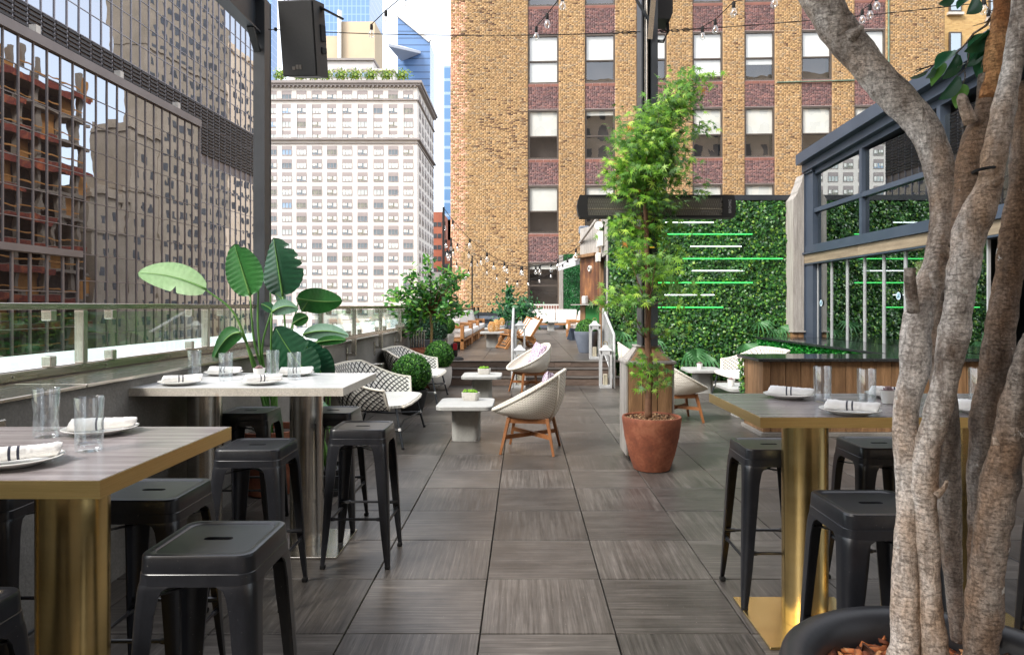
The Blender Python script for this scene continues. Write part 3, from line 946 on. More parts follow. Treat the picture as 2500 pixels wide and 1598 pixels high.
def tower(label, u0, u1, ur, Y, vtop, m, name='glass_skyscraper', depth=30, slant=None):
    x0, x1 = (u0 - U0) * Y / F, (u1 - U0) * Y / F
    Yr = Y + depth if ur is None or x1 == 0 else x1 * F / (ur - U0)
    Yr = min(max(Yr, Y + 8), Y + 120)
    z1 = H + (V0 - vtop) * Y / F
    z2 = z1 if slant is None else H + (V0 - slant) * Y / F
    vs = [(x0, Y, -24), (x1, Y, -24), (x1, Yr, -24), (x0, Yr, -24), (x0, Y, z1), (x1, Y, z2), (x1, Yr, z2), (x0, Yr, z1)]
    t = thing(name, label, 'building')
    MB().add(vs, [(0, 3, 2, 1), (4, 5, 6, 7), (0, 1, 5, 4), (1, 2, 6, 5), (2, 3, 7, 6), (3, 0, 4, 7)]).build('facade', m, t)
    return t, x0, x1, Y, Yr, z1, z2
def band_glass(name, c1, c2, dz, dx, rough=.2):
    m, N, L, B = newmat(name)
    b = N.new('ShaderNodeTexBrick')
    b.offset = 0
    b.inputs['Color1'].default_value = c1; b.inputs['Color2'].default_value = c1; b.inputs['Mortar'].default_value = c2
    b.inputs['Scale'].default_value = 1; b.inputs['Brick Width'].default_value = dx; b.inputs['Row Height'].default_value = dz; b.inputs['Mortar Size'].default_value = .22 * min(dz, dx) * .5
    t = N.new('ShaderNodeTexCoord'); s = N.new('ShaderNodeSeparateXYZ'); c = N.new('ShaderNodeCombineXYZ'); a = N.new('ShaderNodeMath'); a.operation = 'ADD'
    L.new(t.outputs['Object'], s.inputs[0]); L.new(s.outputs[0], a.inputs[0]); L.new(s.outputs[1], a.inputs[1]); L.new(a.outputs[0], c.inputs[0]); L.new(s.outputs[2], c.inputs[1])
    L.new(c.outputs[0], b.inputs['Vector']); L.new(b.outputs['Color'], B.inputs['Base Color'])
    B.inputs['Roughness'].default_value = rough
    return m
M_bg1 = band_glass('pale_blue_curtain_wall', S(112, 146, 190), S(140, 170, 206), 4, 2.2)
M_bg2 = band_glass('blue_banded_glass', S(104, 136, 180), S(80, 104, 136), 4.2, 400)
M_bg3 = band_glass('pale_blue_slim_glass', S(96, 134, 176), S(150, 172, 196), 6, 200)
tower('wide blue glass skyscraper behind the hanging speaker', 760, 902, 934, 330, -120, M_bg1)
tower('blue glass skyscraper beside the dark post at far left', 600, 664, 677, 380, -60, M_bg1)
t, x0, x1, Y, Yr, z1, z2 = tower('blue skyscraper with slanted top and pointed sky deck', 971, 1050, 1060, 420, 39, M_bg2, slant=104)
zd = H + (V0 - 122) * 400 / F
A, Bq, Cq = ((948 - U0) * 395 / F, 395, H + (V0 - 113) * 395 / F), ((1027 - U0) * 419 / F, 419, H + (V0 - 131) * 419 / F), ((980 - U0) * 419 / F, 419, H + (V0 - 150) * 419 / F)
MB().add([A, Bq, Cq, (A[0], A[1], A[2] + 1.5), (Bq[0], Bq[1], Bq[2] + 1.5), (Cq[0], Cq[1] + .5, Bq[2] + 5)], [(0, 1, 2), (3, 5, 4), (0, 3, 4, 1), (1, 4, 5, 2), (2, 5, 3, 0)]).build('sky_deck', pm('pale_deck', S(206, 208, 214), rough=.5), t)
MB().bar((x0, Y - .3, z1 + .5), (x1, Y - .3, z2 + .5), 2, 2).build('roof_edge', M_concw, t)
tower('slim pale blue tower left of the brick wall', 1084, 1104, 1108, 300, 160, M_bg3)
M_beige = pm('beige_render', S(198, 178, 150), S(210, 190, 162), scale=.08, rough=.9)
t, x0, x1, Y, Yr, z1, z2 = tower('windowless beige tower with a steel flue behind the office block', 824, 915, 934, 215, 53, M_beige, name='beige_tower')
MB().cyl((x0 + .9, Y - .9, 40), (x0 + .9, Y - .9, z1 + 3), .75, n=12).build('flue', M_steel, t)
MB().box(x0 - 5, Y, 40, x0, Y + 10, H + (V0 - 88) * Y / F).build('side_block', M_beige, t)
M_redb = pm('red_brick_far', S(156, 92, 72), S(174, 108, 84), scale=.3, rough=.9)
M_plum = pm('plum_brick_far', S(110, 84, 96), S(124, 96, 104), scale=.3, rough=.9)
def small_block(label, u0, u1, Y, v, m, name='brick_block'):
    t, x0, x1, Y, Yr, z1, z2 = tower(label, u0, u1, None, Y, v, m, name=name, depth=20)
    w = 1.0
    for i in range(2):
        for j in range(10):
            x = x0 + (x1 - x0) * (.3 + .42 * i)
            z = z1 - 4 - j * 4.4
            if z > -10 and name == 'brick_block':
                MB().box(x - w / 2, Y - .1, z - 1.7, x + w, Y - .01, z).build('window', M_dwin, t)
small_block('red brick block between the office block and the dark pole', 1052, 1079, 260, 517, M_redb)
small_block('second red brick block close to the yellow brick corner', 1080, 1112, 240, 586, M_redb)
small_block('plum coloured windowless block above the red brick ones', 1076, 1110, 300, 536, M_plum, name='plum_block')
small_block('low cream block behind the lemon tree', 1046, 1079, 215, 664, M_pw, name='cream_block')
# ================================================================== GREEN WALL, BAR PAVILION, DECK BOOTH
# ---- leaf templates
IVY = ([(0, 0, 0), (.30, .10, .04), (.50, .42, -.02), (.24, .52, .05), (0, 1.0, -.08), (-.24, .52, .05), (-.50, .42, -.02), (-.30, .10, .04), (0, .45, .09)],
       [(0, 1, 8), (1, 2, 8), (2, 3, 8), (3, 4, 8), (4, 5, 8), (5, 6, 8), (6, 7, 8), (7, 0, 8)])
OVAL = ([(0, 0, 0), (.20, .25, .05), (.24, .55, .06), (0, 1, -.06), (-.24, .55, .06), (-.20, .25, .05), (0, .3, 0), (0, .6, .0)],
        [(0, 1, 6), (1, 2, 7), (1, 7, 6), (2, 3, 7), (0, 6, 5), (5, 6, 4), (6, 7, 4), (7, 3, 4)])
BOX = ([(0, 0, 0), (.3, .45, .05), (0, 1, 0), (-.3, .45, .05)], [(0, 1, 2), (0, 2, 3)])
BLADE = ([(-.06, 0, 0), (.06, 0, 0), (.0, 1, .1)], [(0, 1, 2)])
def star(l=5):
    v, f = [(0, .18, 0)], []
    n = 2 * l
    A = [math.radians(a) for a in ((-150, -118, -80, -45, -15, 12) if False else ())]
    angs = [-2.35, -1.75, -1.25, -.85, -.62, -.3, 0, .3, .62, .85, 1.25, 1.75, 2.35]
    rads = [.42, .16, .78, .24, .80, .26, 1.0, .26, .80, .24, .78, .16, .42]
    for a, r in zip(angs, rads):
        v.append((math.sin(a) * r * .8, .18 + math.cos(a) * r * .82, -.16 * r * r))
    for i in range(1, len(angs)):
        f.append((0, i, i + 1))
    return v, f
MAPLE = star()
def pal(cs, n, jit=.12, w=None):
    c = np.array([S(*x)[:3] for x in cs])
    k = nrg.choice(len(c), n, p=None if w is None else np.array(w) / sum(w))
    return c[k] * nrg.uniform(1 - jit, 1 + jit, (n, 1))

def leaf_panel(name, parent, x0, x1, z0, z1, y, n, size, cs, nrm=(0, -1, 0), tpl=IVY, depth=.09, w=None, axis='y'):
    a, b = nrg.uniform(x0, x1, n), nrg.uniform(z0, z1, n)
    # clump by noise so the sheet is uneven
    hgt = np.array([noise.noise(Vector((p * 3.1, q * 3.1, y))) + .5 * noise.noise(Vector((p * 9, q * 9, y))) for p, q in zip(a, b)])
    d = np.clip(.45 + .55 * hgt, 0, 1) * depth * nrg.uniform(.35, 1.0, n)
    pos = np.stack([a, y - d, b], 1) if axis == 'y' else np.stack([y - d, a, b], 1)
    nn = np.array(nrm, dtype=float)[None] + nrg.normal(size=(n, 3)) * .42
    ax, ay, az = frames(nn, up=(0, 0, -1))
    sp = nrg.normal(size=n) * .9
    c, s = np.cos(sp)[:, None], np.sin(sp)[:, None]
    ax, ay = ax * c + ay * s, ay * c - ax * s
    ax, ay = ay, ax
    cc = pal(cs, n, .2, w) * (1 + .3 * np.clip(np.array([noise.noise(Vector((p * 2.2, q * 2.2, 9))) for p, q in zip(a, b)]), -.6, .6))[:, None]
    me = scatter(name, *tpl, pos, ax, ay, az, size * nrg.uniform(.6, 1.15, n), cc)
    return obj(name, me, M_ivy, parent, kind='stuff')

GREENS = [(52, 102, 46), (66, 120, 50), (90, 140, 54), (116, 158, 58), (42, 86, 46), (140, 172, 66), (34, 74, 42)]
GW = [5, 5, 3.2, 1.5, 5, .5, 4]
gw = thing('green_wall', 'tall artificial ivy wall with white and green light bars', 'green wall', (0, 13.35, 0))
MB().box(1.70, 0, 0, 6.2, .2, 3.52).build('backing', pm('dark_moss_backing', S(14, 26, 16), S(24, 40, 22), scale=20, rough=.95), gw)
leaf_panel('ivy', gw, 1.70, 6.0, 0.02, 3.53, -.01, 30000, .062, GREENS, w=GW, depth=.15)
MB().box(1.68, -.06, 3.535, 6.2, .25, 3.64).build('coping', M_dark, gw)
# fern and palm sprigs low on the wall
def sprig(x, z, n, l, ang, mat_c):
    P, D = [], []
    mb = MB()
    for k in range(n):
        a = ang + (k / (n - 1) - .5) * 1.9
        d = Vector((math.sin(a), -.45, -math.cos(a) * .8 + .25)).normalized()
        s = d.cross(Vector((0, 1, 0))).normalized()
        p = Vector((x, -.1, z))
        m = p + d * l * .55 + Vector((0, -.04, .02))
        e = p + d * l + Vector((0, -.02, -.07))
        w = l * .05
        mb.add([p - s * w * .3, p + s * w * .3, m + s * w, m - s * w, e], [(0, 1, 2, 3), (3, 2, 4)])
    return mb
M_fern = pm('fern_green', S(52, 108, 58), S(84, 140, 84), scale=4, rough=.5, trans=.2)
for x, z, n, l, a in ((4.35, .72, 12, .42, .2), (3.55, .55, 12, .5, -.5), (5.05, 1.06, 9, .3, .4), (2.02, .75, 9, .38, .2), (2.6, .8, 8, .3, -.3), (4.9, 1.0, 8, .3, 0), (3.2, .55, 10, .45, .6), (4.62, 1.15, 8, .34, .2), (5.6, .95, 8, .3, .3), (1.95, .95, 8, .3, -.4)):
    sprig(x, z, n, l, a, None).build('fern_frond', M_fern, gw)
E_w = emit('white_tube_light', (.93, .98, 1, 1), .9)
E_g = emit('green_tube_light', (.05, .62, .12, 1), 1.0)
for y, a, b, m in ((236, 470, 805, 0), (317, 485, 1075, 1), (402, 645, 1000, 0), (488, 592, 1288, 1), (572, 655, 1020, 0), (655, 420, 1078, 1), (740, 465, 810, 0), (826, 205, 872, 1)):
    z = H + (V0 - 460 - y / 2.85) * 13.22 / F
    p, q = (1460 + a / 2.85 - U0) * 13.22 / F, (1460 + b / 2.85 - U0) * 13.22 / F
    o = tag(MB().tube([(p, 13.235, z), (q, 13.235, z)], .0095, 8).build('light_bar', E_g if m else E_w),
            {236: 'topmost short white light bar on the ivy wall', 317: 'highest green light bar on the ivy wall', 402: 'second white light bar from the top of the ivy wall', 488: 'longest green light bar, reaching farthest right on the ivy wall',
             572: 'third white light bar from the top of the ivy wall', 655: 'third green light bar from the top of the ivy wall', 740: 'lowest white light bar on the ivy wall, beside the maple', 826: 'lowest green light bar on the ivy wall, passing behind the post'}[y],
            'light bar', 'light bars on the ivy wall')

# ---- bar pavilion on the right
bp_ = thing('bar_pavilion', 'blue grey steel and glass bar pavilion on the right with sliding glass doors', 'pavilion', (5.5, 0, 0))
XW = 0.0
M_shadow = pm('dark_panelling', S(44, 46, 50), S(56, 58, 62), scale=2, rough=.7)
def zr_(y):   # roof edge rises towards the camera
    return .040 * (12.9 - y)
sk = MB()
y0, y1 = 2.0, 12.95
def sloped(x0, x1, za, zb, mb):
    mb.add([(x0, y0, za + zr_(y0)), (x1, y0, za + zr_(y0)), (x1, y1, za + zr_(y1)), (x0, y1, za + zr_(y1)), (x0, y0, zb + zr_(y0)), (x1, y0, zb + zr_(y0)), (x1, y1, zb + zr_(y1)), (x0, y1, zb + zr_(y1))],
           [(0, 3, 2, 1), (4, 5, 6, 7), (0, 1, 5, 4), (2, 3, 7, 6), (1, 2, 6, 5), (3, 0, 4, 7)])
sloped(-.16, .1, 4.0, 4.14, sk); sloped(-.28, .1, 4.142, 4.34, sk)
sk.build('roof_fascia', M_slate, bp_)
rf_ = MB(); sloped(.1, 4.5, 4.1, 4.3, rf_); rf_.build('roof', M_slate, bp_)
sb2 = MB(); sloped(-.06, .08, 3.90, 3.998, sb2); sb2.build('head_beam', M_slate, bp_)
MB().box(-.07, y0, 3.20, .07, y1, 3.275).build('transom', M_slate, bp_)
MB().box(-.10, y0, 2.47, .09, y1, 2.60).box(-.16, y0, 2.435, .09, y1, 2.468).build('sill_beam', M_slate, bp_)
MB().box(-.12, y0, 2.24, .08, y1, 2.262).build('door_track', M_slate, bp_)
M_hdr = pm('weathered_header', S(118, 105, 86), S(150, 136, 114), scale=2, stretch=(8, .8, 8), rough=.7, rand=.12, fine=30)
ys_ = [12.95, 10.87, 8.83, 6.8, 4.8, 2.8]
for i, (a, b) in enumerate(zip(ys_[1:], ys_)):
    MB().rbox(-.12, a + .004, 2.264, .08, b - .004, 2.43, .004).build('timber_header', M_hdr, bp_)
MB().box(-.09, 12.62, 0, .1, 12.95, 4.0).box(-.12, 12.93, 0, -.02, 12.99, 4.14).build('corner_column', M_slate, bp_)
MB().rbox(-.13, 12.60, 3.96, -.02, 12.90, 4.18, .01).build('bracket_plate', M_slate, bp_)
for y in ys_[1:]:
    MB().box(-.075, y - .04, 2.602, .065, y + .04, 3.19).box(-.075, y - .04, 3.277, .065, y + .04, 3.9 + zr_(y)).build('mullion', M_slate, bp_)
for a, b in zip(ys_[1:], ys_):
    for z0, z1 in ((2.61, 3.195), (3.28, 3.93)):
        aa, bb_ = a + .045, min(b, 12.62) - .045
        MB().box(-.012, aa, z0, -.002, bb_, z1).build('glass_pane', M_barglass, bp_)
M_alu = pm('pale_aluminium', S(176, 178, 180), S(196, 198, 200), scale=4, rough=.4, metal=.3)
yd = [12.60, 12.02, 11.44, 10.86, 10.28, 9.70, 9.12, 8.54, 7.96]
for b, a in zip(yd, yd[1:]):
    d = MB().box(-.02, a + .004, .875, .012, a + .03, 2.236).box(-.02, b - .03, .875, .012, b - .004, 2.236).build('sliding_door', M_alu, bp_)
    MB().box(-.008, a + .032, .876, .0, b - .032, 2.235).build('glass_pane', M_barglass, d)
M_stick = pm('white_sticker', S(206, 222, 230), rough=.5)
def sticker(y, z):
    s = MB()
    n = 24
    R1, R2 = .058, .047
    vs = []
    for k in range(n):
        t = 2 * PI * k / n
        vs += [(-.0245, y + math.cos(t) * R1, z + math.sin(t) * R1), (-.0245, y + math.cos(t) * R2, z + math.sin(t) * R2)]
    s.add(vs, [(2 * k, (2 * k + 2) % (2 * n), (2 * k + 3) % (2 * n), 2 * k + 1) for k in range(n)])
    s.add([(-.0243, y + math.cos(t) * .047, z + math.sin(t) * .047) for t in [2 * PI * k / n for k in range(n)]], [tuple(range(n))], 1)
    s.add([(-.0247, y - .038, z + .03), (-.0247, y - .03, z + .038), (-.0247, y + .038, z - .03), (-.0247, y + .03, z - .038)], [(0, 1, 2, 3)], 2)
    s.add([(-.0246, y - .028, z - .018), (-.0246, y + .01, z - .018), (-.0246, y + .01, z - .008), (-.0246, y - .028, z - .008)], [(0, 1, 2, 3)], 2)
    s.build('no_smoking_sticker', [M_stick, pm('pale_blue_sticker', S(150, 186, 204), rough=.5), M_dark], bp_)
sticker(12.42, 1.51); sticker(9.86, 1.60)
# dim interior
MB().box(3.6, y0, 0, 3.7, y1 + .05, 4.1).box(.12, 12.99, 0, 3.7, 13.1, 4.1).build('interior_wall', M_shadow, bp_)
MB().box(.1, y0, -.3, 3.6, y1, .01).build('interior_floor', M_nearblack, bp_)
MB().box(1.3, 8.2, 0, 1.9, 12, .78).build('indoor_banquette', M_walnut, bp_)
MB().rbox(1.2, 8.2, .785, 1.95, 12, .85, .02).build('indoor_seat_pad', M_concw, bp_)
lamp = MB().cyl((1.0, 11.1, 2.0), (1.0, 11.1, 2.18), .045).cyl((1.0, 11.1, 1.72), (1.0, 11.1, 1.9), .045).build('wall_lamp', emit('warm_lamp', (1, .68, .34, 1), 2.2), bp_)
for k in range(9):
    y = 7.4 - .4 * k
    MB().rbox(1.8, y - .195, .0, 1.84, y + .195, 2.24, .006).build('dark_wall_panel', M_shadow, bp_)
MB().box(1.78, 4.0, 1.0, 1.798, 7.6, 1.04).build('panel_rail', M_nearblack, bp_)
MB().rbox(.4, 4.2, .42, 1.0, 7.3, .5, .01).build('indoor_bench', M_walnut, bp_)
# timber end pillar
pil = MB()
for k, (xa, xb, zl, zt) in enumerate(((-.33, -.245, 3.5, 3.62), (-.24, -.165, 3.66, 3.84), (-.16, -.125, 3.88, 3.98))):
    MB().add([(xa, 12.93, .98), (xb, 12.93, .98), (xb, 13.3, .98), (xa, 13.3, .98), (xa, 12.93, zl), (xb, 12.93, zt), (xb, 13.3, zt), (xa, 13.3, zl)],
             [(0, 3, 2, 1), (4, 5, 6, 7), (0, 1, 5, 4), (1, 2, 6, 5), (2, 3, 7, 6), (3, 0, 4, 7)]).build('pillar_plank', M_oldwood, bp_)
MB().rbox(-.36, 12.9, .95, -.1, 13.32, .978, .005).build('pillar_cap', M_oldwood, bp_)
MB().rbox(-.33, 12.94, .6, -.235, 13.3, .948, .004).rbox(-.23, 12.94, .6, -.125, 13.3, .948, .004).build('pillar_base', M_cedar, bp_)

# ---- L-shaped outdoor bar counter
ct = thing('bar_counter', 'cedar clad bar counter with black granite top and grass strip', 'counter', (0, 0, 0))
MB().rbox(2.60, 7.46, .835, 7.2, 8.22, .872, .004).build('granite_top', M_granite, ct)
MB().rbox(4.44, 8.226, .835, 5.47, 12.9, .872, .004).build('granite_top', M_granite, ct)
MB().box(2.69, 7.54, .04, 7.1, 8.16, .833).box(4.54, 8.17, .0, 5.42, 12.88, .833).build('carcass', M_nearblack, ct)
x = 2.665
i = 0
while x < 7.0:
    w = .168 if x > 2.7 else .09
    MB().rbox(x, 7.515, .05, x + w - .006, 7.54, .833, .003).build('plank', M_cedar, ct)
    x += w
for k in range(4):
    MB().rbox(2.664, 7.545 + .155 * k, .05, 2.688, 7.545 + .155 * k + .15, .833, .003).build('plank', M_cedar, ct)
MB().rbox(2.64, 7.49, -.0, 7.1, 8.2, .048, .004).build('plinth', M_stucco, ct)
n = 9000
a, b = nrg.uniform(8.2, 12.9, n), nrg.uniform(.05, .83, n)
pos = np.stack([4.53 - nrg.uniform(0, .03, n), a, b], 1)
nn = np.array((-.4, 0, 1.0))[None] + nrg.normal(size=(n, 3)) * .5
ax, ay, az = frames(nn)
d = np.array((-.8, 0, .2))[None] + nrg.normal(size=(n, 3)) * .45
d /= np.linalg.norm(d, axis=1, keepdims=True)
ax = np.cross(d, az); ax /= np.linalg.norm(ax, axis=1, keepdims=True)
obj('grass_strip', scatter('grass_strip', *BOX, pos, ax, d, np.cross(ax, d), .065, pal([(34, 130, 48), (58, 160, 60), (28, 104, 44)], n, .2)), M_ivy, ct, kind='stuff')
leaf_panel('ivy', ct, 8.12, 8.24, .1, .82, 2.68, 260, .05, GREENS, nrm=(-1, 0, .2), axis='x', depth=.07)

# ---- timber bar booth at the right of the upper deck
bo = thing('timber_booth', 'timber clad bar booth with serving shelf at the right of the upper deck', 'booth', (0, 0, 0))
MB().box(1.70, 13.56, -.3, 1.9, 13.75, 3.5).build('corner_post', M_oldwood, bo)
for k, (ya, yb, m) in enumerate(((13.76, 13.9, M_oldwood), (14.95, 15.18, M_cedar))):
    MB().rbox(1.71, ya, DZ, 1.8, yb, 3.5, .005).build('side_plank', m, bo)
for k in range(5):
    MB().rbox(1.72, 13.75, 2.52 + k * .2, 1.8, 15.2, 2.52 + k * .2 + .195, .004).build('side_plank', M_oldwood, bo)
MB().box(1.78, 13.9, DZ, 1.84, 14.95, 2.52).build('door_leaf', M_nearblack, bo)
MB().box(1.85, 13.6, DZ, 4, 17, 3.4).build('booth_core', M_nearblack, bo)
A, B_2 = Vector((1.70, 15.2, 0)), Vector((1.36, 16.15, 0))
d = (B_2 - A)
M_stain = pm('patchy_stained_wood', S(84, 50, 36), S(158, 108, 64), S(108, 70, 46), scale=2.2, stretch=(3, 3, 1.2), rough=.6, rand=.25, fine=30)
ang = math.atan2(d.y, d.x)
fr_ = obj('front', None, None, bo)
fr_.location = A; fr_.rotation_euler.z = ang
L = d.length
for k in range(4):
    a, b = L * k / 4 + .004, L * (k + 1) / 4 - .004
    MB().rbox(a, -.04, 1.50, b, 0, 2.58, .004).build('plank', M_stain, fr_)
    MB().rbox(a, -.04, 2.66, b, 0, 3.3, .004).build('plank', M_oldwood, fr_)
MB().rbox(-.02, -.06, 2.585, L + .02, .14, 2.655, .004).build('header', M_cedar, fr_)
MB().rbox(-.01, -.14, 1.475, L + .06, .22, 1.498, .004).build('serving_shelf', M_oldwood, fr_)
MB().rbox(L - .1, -.04, DZ, L, .0, 1.47, .004).rbox(L - .28, -.04, DZ, L - .11, .0, 1.47, .004).build('plank', M_cedar, fr_)
MB().box(0.0, -.16, DZ, L, -.045, 3.3).build('backing', M_nearblack, fr_)
hp = MB().box(.02, -.044, DZ, L - .29, -.01, 1.47).build('hedge_backing', pm('hedge_green_backing', S(24, 90, 36), S(40, 116, 50), scale=60, rough=.9), fr_)
MB().rbox(L * .42, .05, 1.5, L * .42 + .18, .15, 1.69, .02).build('metal_caddy', M_lantern, fr_)
MB().cyl((L * .4, .001, 2.32), (L * .4, .05, 2.32), .07).cyl((L * .4, .05, 2.32), (L * .4, .055, 2.32), .035, mi=1).build('round_vent', [M_white, M_nearblack], fr_)
MB().rbox(1.60, 14.3, 2.72, 1.705, 14.75, 3.05, .015).build('electrical_box', M_white, bo)
MB().rbox(1.60, 14.75, 2.42, 1.705, 15.0, 2.62, .015).build('electrical_box', M_white, bo)
MB().cyl((1.66, 14.55, 3.12), (1.60, 14.3, 3.16), .07, .09).build('spotlight', M_white, bo)
pf = pt(1425, 562, 16.3)
MB().rbox(pf.x - .12, pf.y - .1, pf.z - .1, pf.x + .14, pf.y + .08, pf.z + .1, .03).bar(pf + Vector((0, 0, -.1)), pf + Vector((.2, -.3, -.25)), .04, .04).build('floodlight', M_bluepot, bo)
MB().bar(pt(1416, 592, 16.1), pt(1462, 528, 14.3), .05, .05).build('roof_rafter', M_oldwood, bo)

# ---- far end of the deck: ivy screen, awning, white fence, bar-height shelves
hs = thing('hedge_screen', 'tall artificial hedge screen at the far right of the deck', 'hedge', (0, 32.3, 0))
MB().box(1.93, 0, DZ, 2.9, .2, 3.95).build('backing', pm('hedge_screen_green', S(18, 66, 34), S(34, 96, 48), scale=14, rough=.9), hs)
leaf_panel('hedge_leaves', hs, 1.93, 2.9, DZ, 3.95, 0, 5000, .07, [(26, 96, 44), (40, 122, 56), (20, 74, 36)], tpl=BOX)
MB().rbox(1.72, -.05, DZ, 1.92, .2, 3.9, .01).build('frame_post', M_oldwood, hs)
aw = thing('awning', 'small white canvas awning above the hedge screen', 'awning', (0, 0, 0))
P = [pt(1363, 643, 31), pt(1405, 627, 29.5), pt(1405, 648, 29.5), pt(1363, 661, 31)]
bk = [p + Vector((.25, .9, .12)) for p in P]
MB().add(P + bk, [(0, 1, 2, 3), (4, 7, 6, 5), (0, 4, 5, 1), (1, 5, 6, 2), (2, 6, 7, 3), (3, 7, 4, 0)]).build('canvas', pm('grey_white_canvas', S(176, 178, 180), S(192, 194, 196), scale=3, rough=.9), aw)
MB().cyl(pt(1405, 628, 29.4), pt(1405, 628, 29.4) + Vector((.2, 1.2, .0)), .12).build('roller', M_white, aw)
fe = thing('white_fence', 'white metal fence below the ground floor window', 'fence', (0, 33.1, 0))
MB().box(.34, -.03, 1.50, 1.9, .03, 1.56).box(.34, -.03, .95, 1.9, .03, .99).build('rail', M_white, fe)
for k in range(13):
    MB().box(.35 + k * .127, -.015, .9, .38 + k * .127, .015, 1.5).build('baluster', M_white, fe)
for k, (x0, x1, lab) in enumerate(((-2.62, -1.9, 'narrow bar shelf on black legs left of the far planter'), (-.82, -.2, 'narrow bar shelf on black legs right behind the centre handrail'))):
    s = thing('bar_shelf', lab, 'shelf', ((x0 + x1) / 2, 32.0, DZ), group='bar shelves along the brick wall')
    w = x1 - x0
    MB().rbox(-w / 2, -.2, 1.02, w / 2, .2, 1.06, .005).build('shelf_top', M_teak, s)
    for x in ((-.05, .14) if k == 0 else (0,)):
        MB().box(x - .035, -.035, 0, x + .035, .035, 1.018).build('leg', M_nearblack, s)
dr = thing('deck_railing', 'dark metal railing with glass along the left of the upper deck', 'railing')
MB().box(-2.46, 13.5, 1.30, -2.4, 33, 1.35).build('top_rail', M_dark, dr)
for k in range(13):
    MB().box(-2.45, 13.6 + k * 1.55, .95, -2.41, 13.65 + k * 1.55, 1.3).build('post', M_dark, dr)
    MB().box(-2.435, 13.7 + k * 1.55, .97, -2.425, 15.1 + k * 1.55, 1.28).build('glass_pane', M_rail, dr)

# ---- cedar box round the right post
cx = thing('cedar_box', 'cedar plank box with sloped cap round the right steel post', 'planter box', (1.19, 6.53, 0))
for k in range(3):
    a = -.205 + k * .137
    MB().rbox(a + .003, -.212, .05, a + .134, -.19, .905, .003).build('plank', M_cedar, cx)
    MB().rbox(a + .003, .19, .05, a + .134, .212, .905, .003).build('plank', M_cedar, cx)
    MB().rbox(-.227, a + .003, .05, -.206, a + .134, .905, .003).build('plank', M_oldwood, cx)
    MB().rbox(.206, a + .003, .05, .227, a + .134, .905, .003).build('plank', M_oldwood, cx)
MB().box(-.2, -.187, .05, .2, .187, .9).build('core', M_nearblack, cx)
MB().rbox(-.24, -.232, .907, .24, .232, .935, .004).build('cap_trim', M_oldwood, cx)
lo, hi, z0, z1 = .205, .105, .937, 1.06
for k in range(4):
    a = k * PI / 2
    rot = Matrix.Rotation(a, 4, 'Z')
    MB().add([(-lo, -lo, z0), (lo, -lo, z0), (hi, -hi, z1), (-hi, -hi, z1), (-lo, -lo + .02, z0), (lo, -lo + .02, z0), (hi, -hi + .02, z1), (-hi, -hi + .02, z1)],
             [(0, 1, 2, 3), (7, 6, 5, 4), (0, 4, 5, 1), (1, 5, 6, 2), (2, 6, 7, 3), (3, 7, 4, 0)]).xf(rot).build('slope_board', M_cedar if k % 2 == 0 else M_oldwood, cx)
MB().rbox(-.12, -.12, 1.061, .12, .12, 1.075, .003).build('collar', M_oldwood, cx)
for sx in (-1, 1):
    for sy in (-1, 1):
        MB().cyl((sx * .17, sy * .17, 0), (sx * .17, sy * .17, .049), .025).build('foot', M_rubber, cx)

# ---- radiant heater on the post
he = thing('patio_heater', 'long black electric patio heater with perforated grille on the right post', 'heater', (1.225, 6.22, 2.36))
hw, hh = .72, .105
prof = [(-hw + .015, -hh), (hw - .02, -hh), (hw - .004, -hh * .5), (hw, 0), (hw - .004, hh * .5), (hw - .02, hh), (-hw + .015, hh), (-hw, hh * .6), (-hw - .012, 0), (-hw, -hh * .6)]
m4 = Matrix.Rotation(PI / 2, 4, 'X')
MB().prism(prof, -.06, -.045).xf(m4).build('back_shell', M_nearblack, he)
fr2 = MB()
def ring(mb, o, i, y0, y1):
    vs = [(x, y, z) for y in (y0, y1) for (x, z) in o + i]
    n = len(o)
    fs = []
    for k in range(n):
        j = (k + 1) % n
        fs += [(k, j, n + j, n + k), (2 * n + k, 3 * n + k, 3 * n + j, 2 * n + j), (k, 2 * n + k, 2 * n + j, j), (n + k, n + j, 3 * n + j, 3 * n + k)]
    mb.add(vs, fs)
iw = [(-hw + .09, -hh + .022), (hw - .13, -hh + .022), (hw - .12, -hh * .4), (hw - .118, 0), (hw - .12, hh * .4), (hw - .13, hh - .022), (-hw + .09, hh - .022), (-hw + .085, hh * .4), (-hw + .083, 0), (-hw + .085, -hh * .4)]
ring(fr2, prof, iw, -.05, .045)
fr2.build('housing', M_nearblack, he, smooth=30)
gr = MB()
nx = 76
for r in range(6):
    z0 = -hh + .025 + r * (2 * hh - .05) / 6
    zz = (2 * hh - .05) / 6
    for k in range(nx):
        x = -hw + .088 + (2 * hw - .21) * (k + (r % 2) * .5) / nx
        gr.box(x - .0032, -.048, z0, x + .0032, -.045, z0 + zz)
    gr.box(-hw + .086, -.0485, z0 - .002, hw - .125, -.0455, z0 + .002)
gr.build('grille', pm('heater_grille', S(112, 110, 104), S(132, 130, 124), scale=30, rough=.4, metal=.4), he, kind='stuff')
MB().add([(-hw + .07, .03, -.08), (hw - .1, .03, -.08), (hw - .1, .038, 0), (hw - .1, .03, .08), (-hw + .07, .03, .08), (-hw + .07, .038, 0)], [(0, 1, 2, 5), (5, 2, 3, 4)]).build('reflector', pm('dull_reflector', S(170, 170, 166), S(200, 200, 194), scale=6, stretch=(1, 1, 8), rough=.35, metal=.3), he)
MB().cyl((-hw + .08, 0, -.02), (hw - .1, 0, -.02), .009, n=8).build('element', pm('quartz_tube', S(226, 208, 170), rough=.3, metal=.4), he)
fc = bpy.data.curves.new('heater_lettering', 'FONT')
fc.body = 'BROMIC'
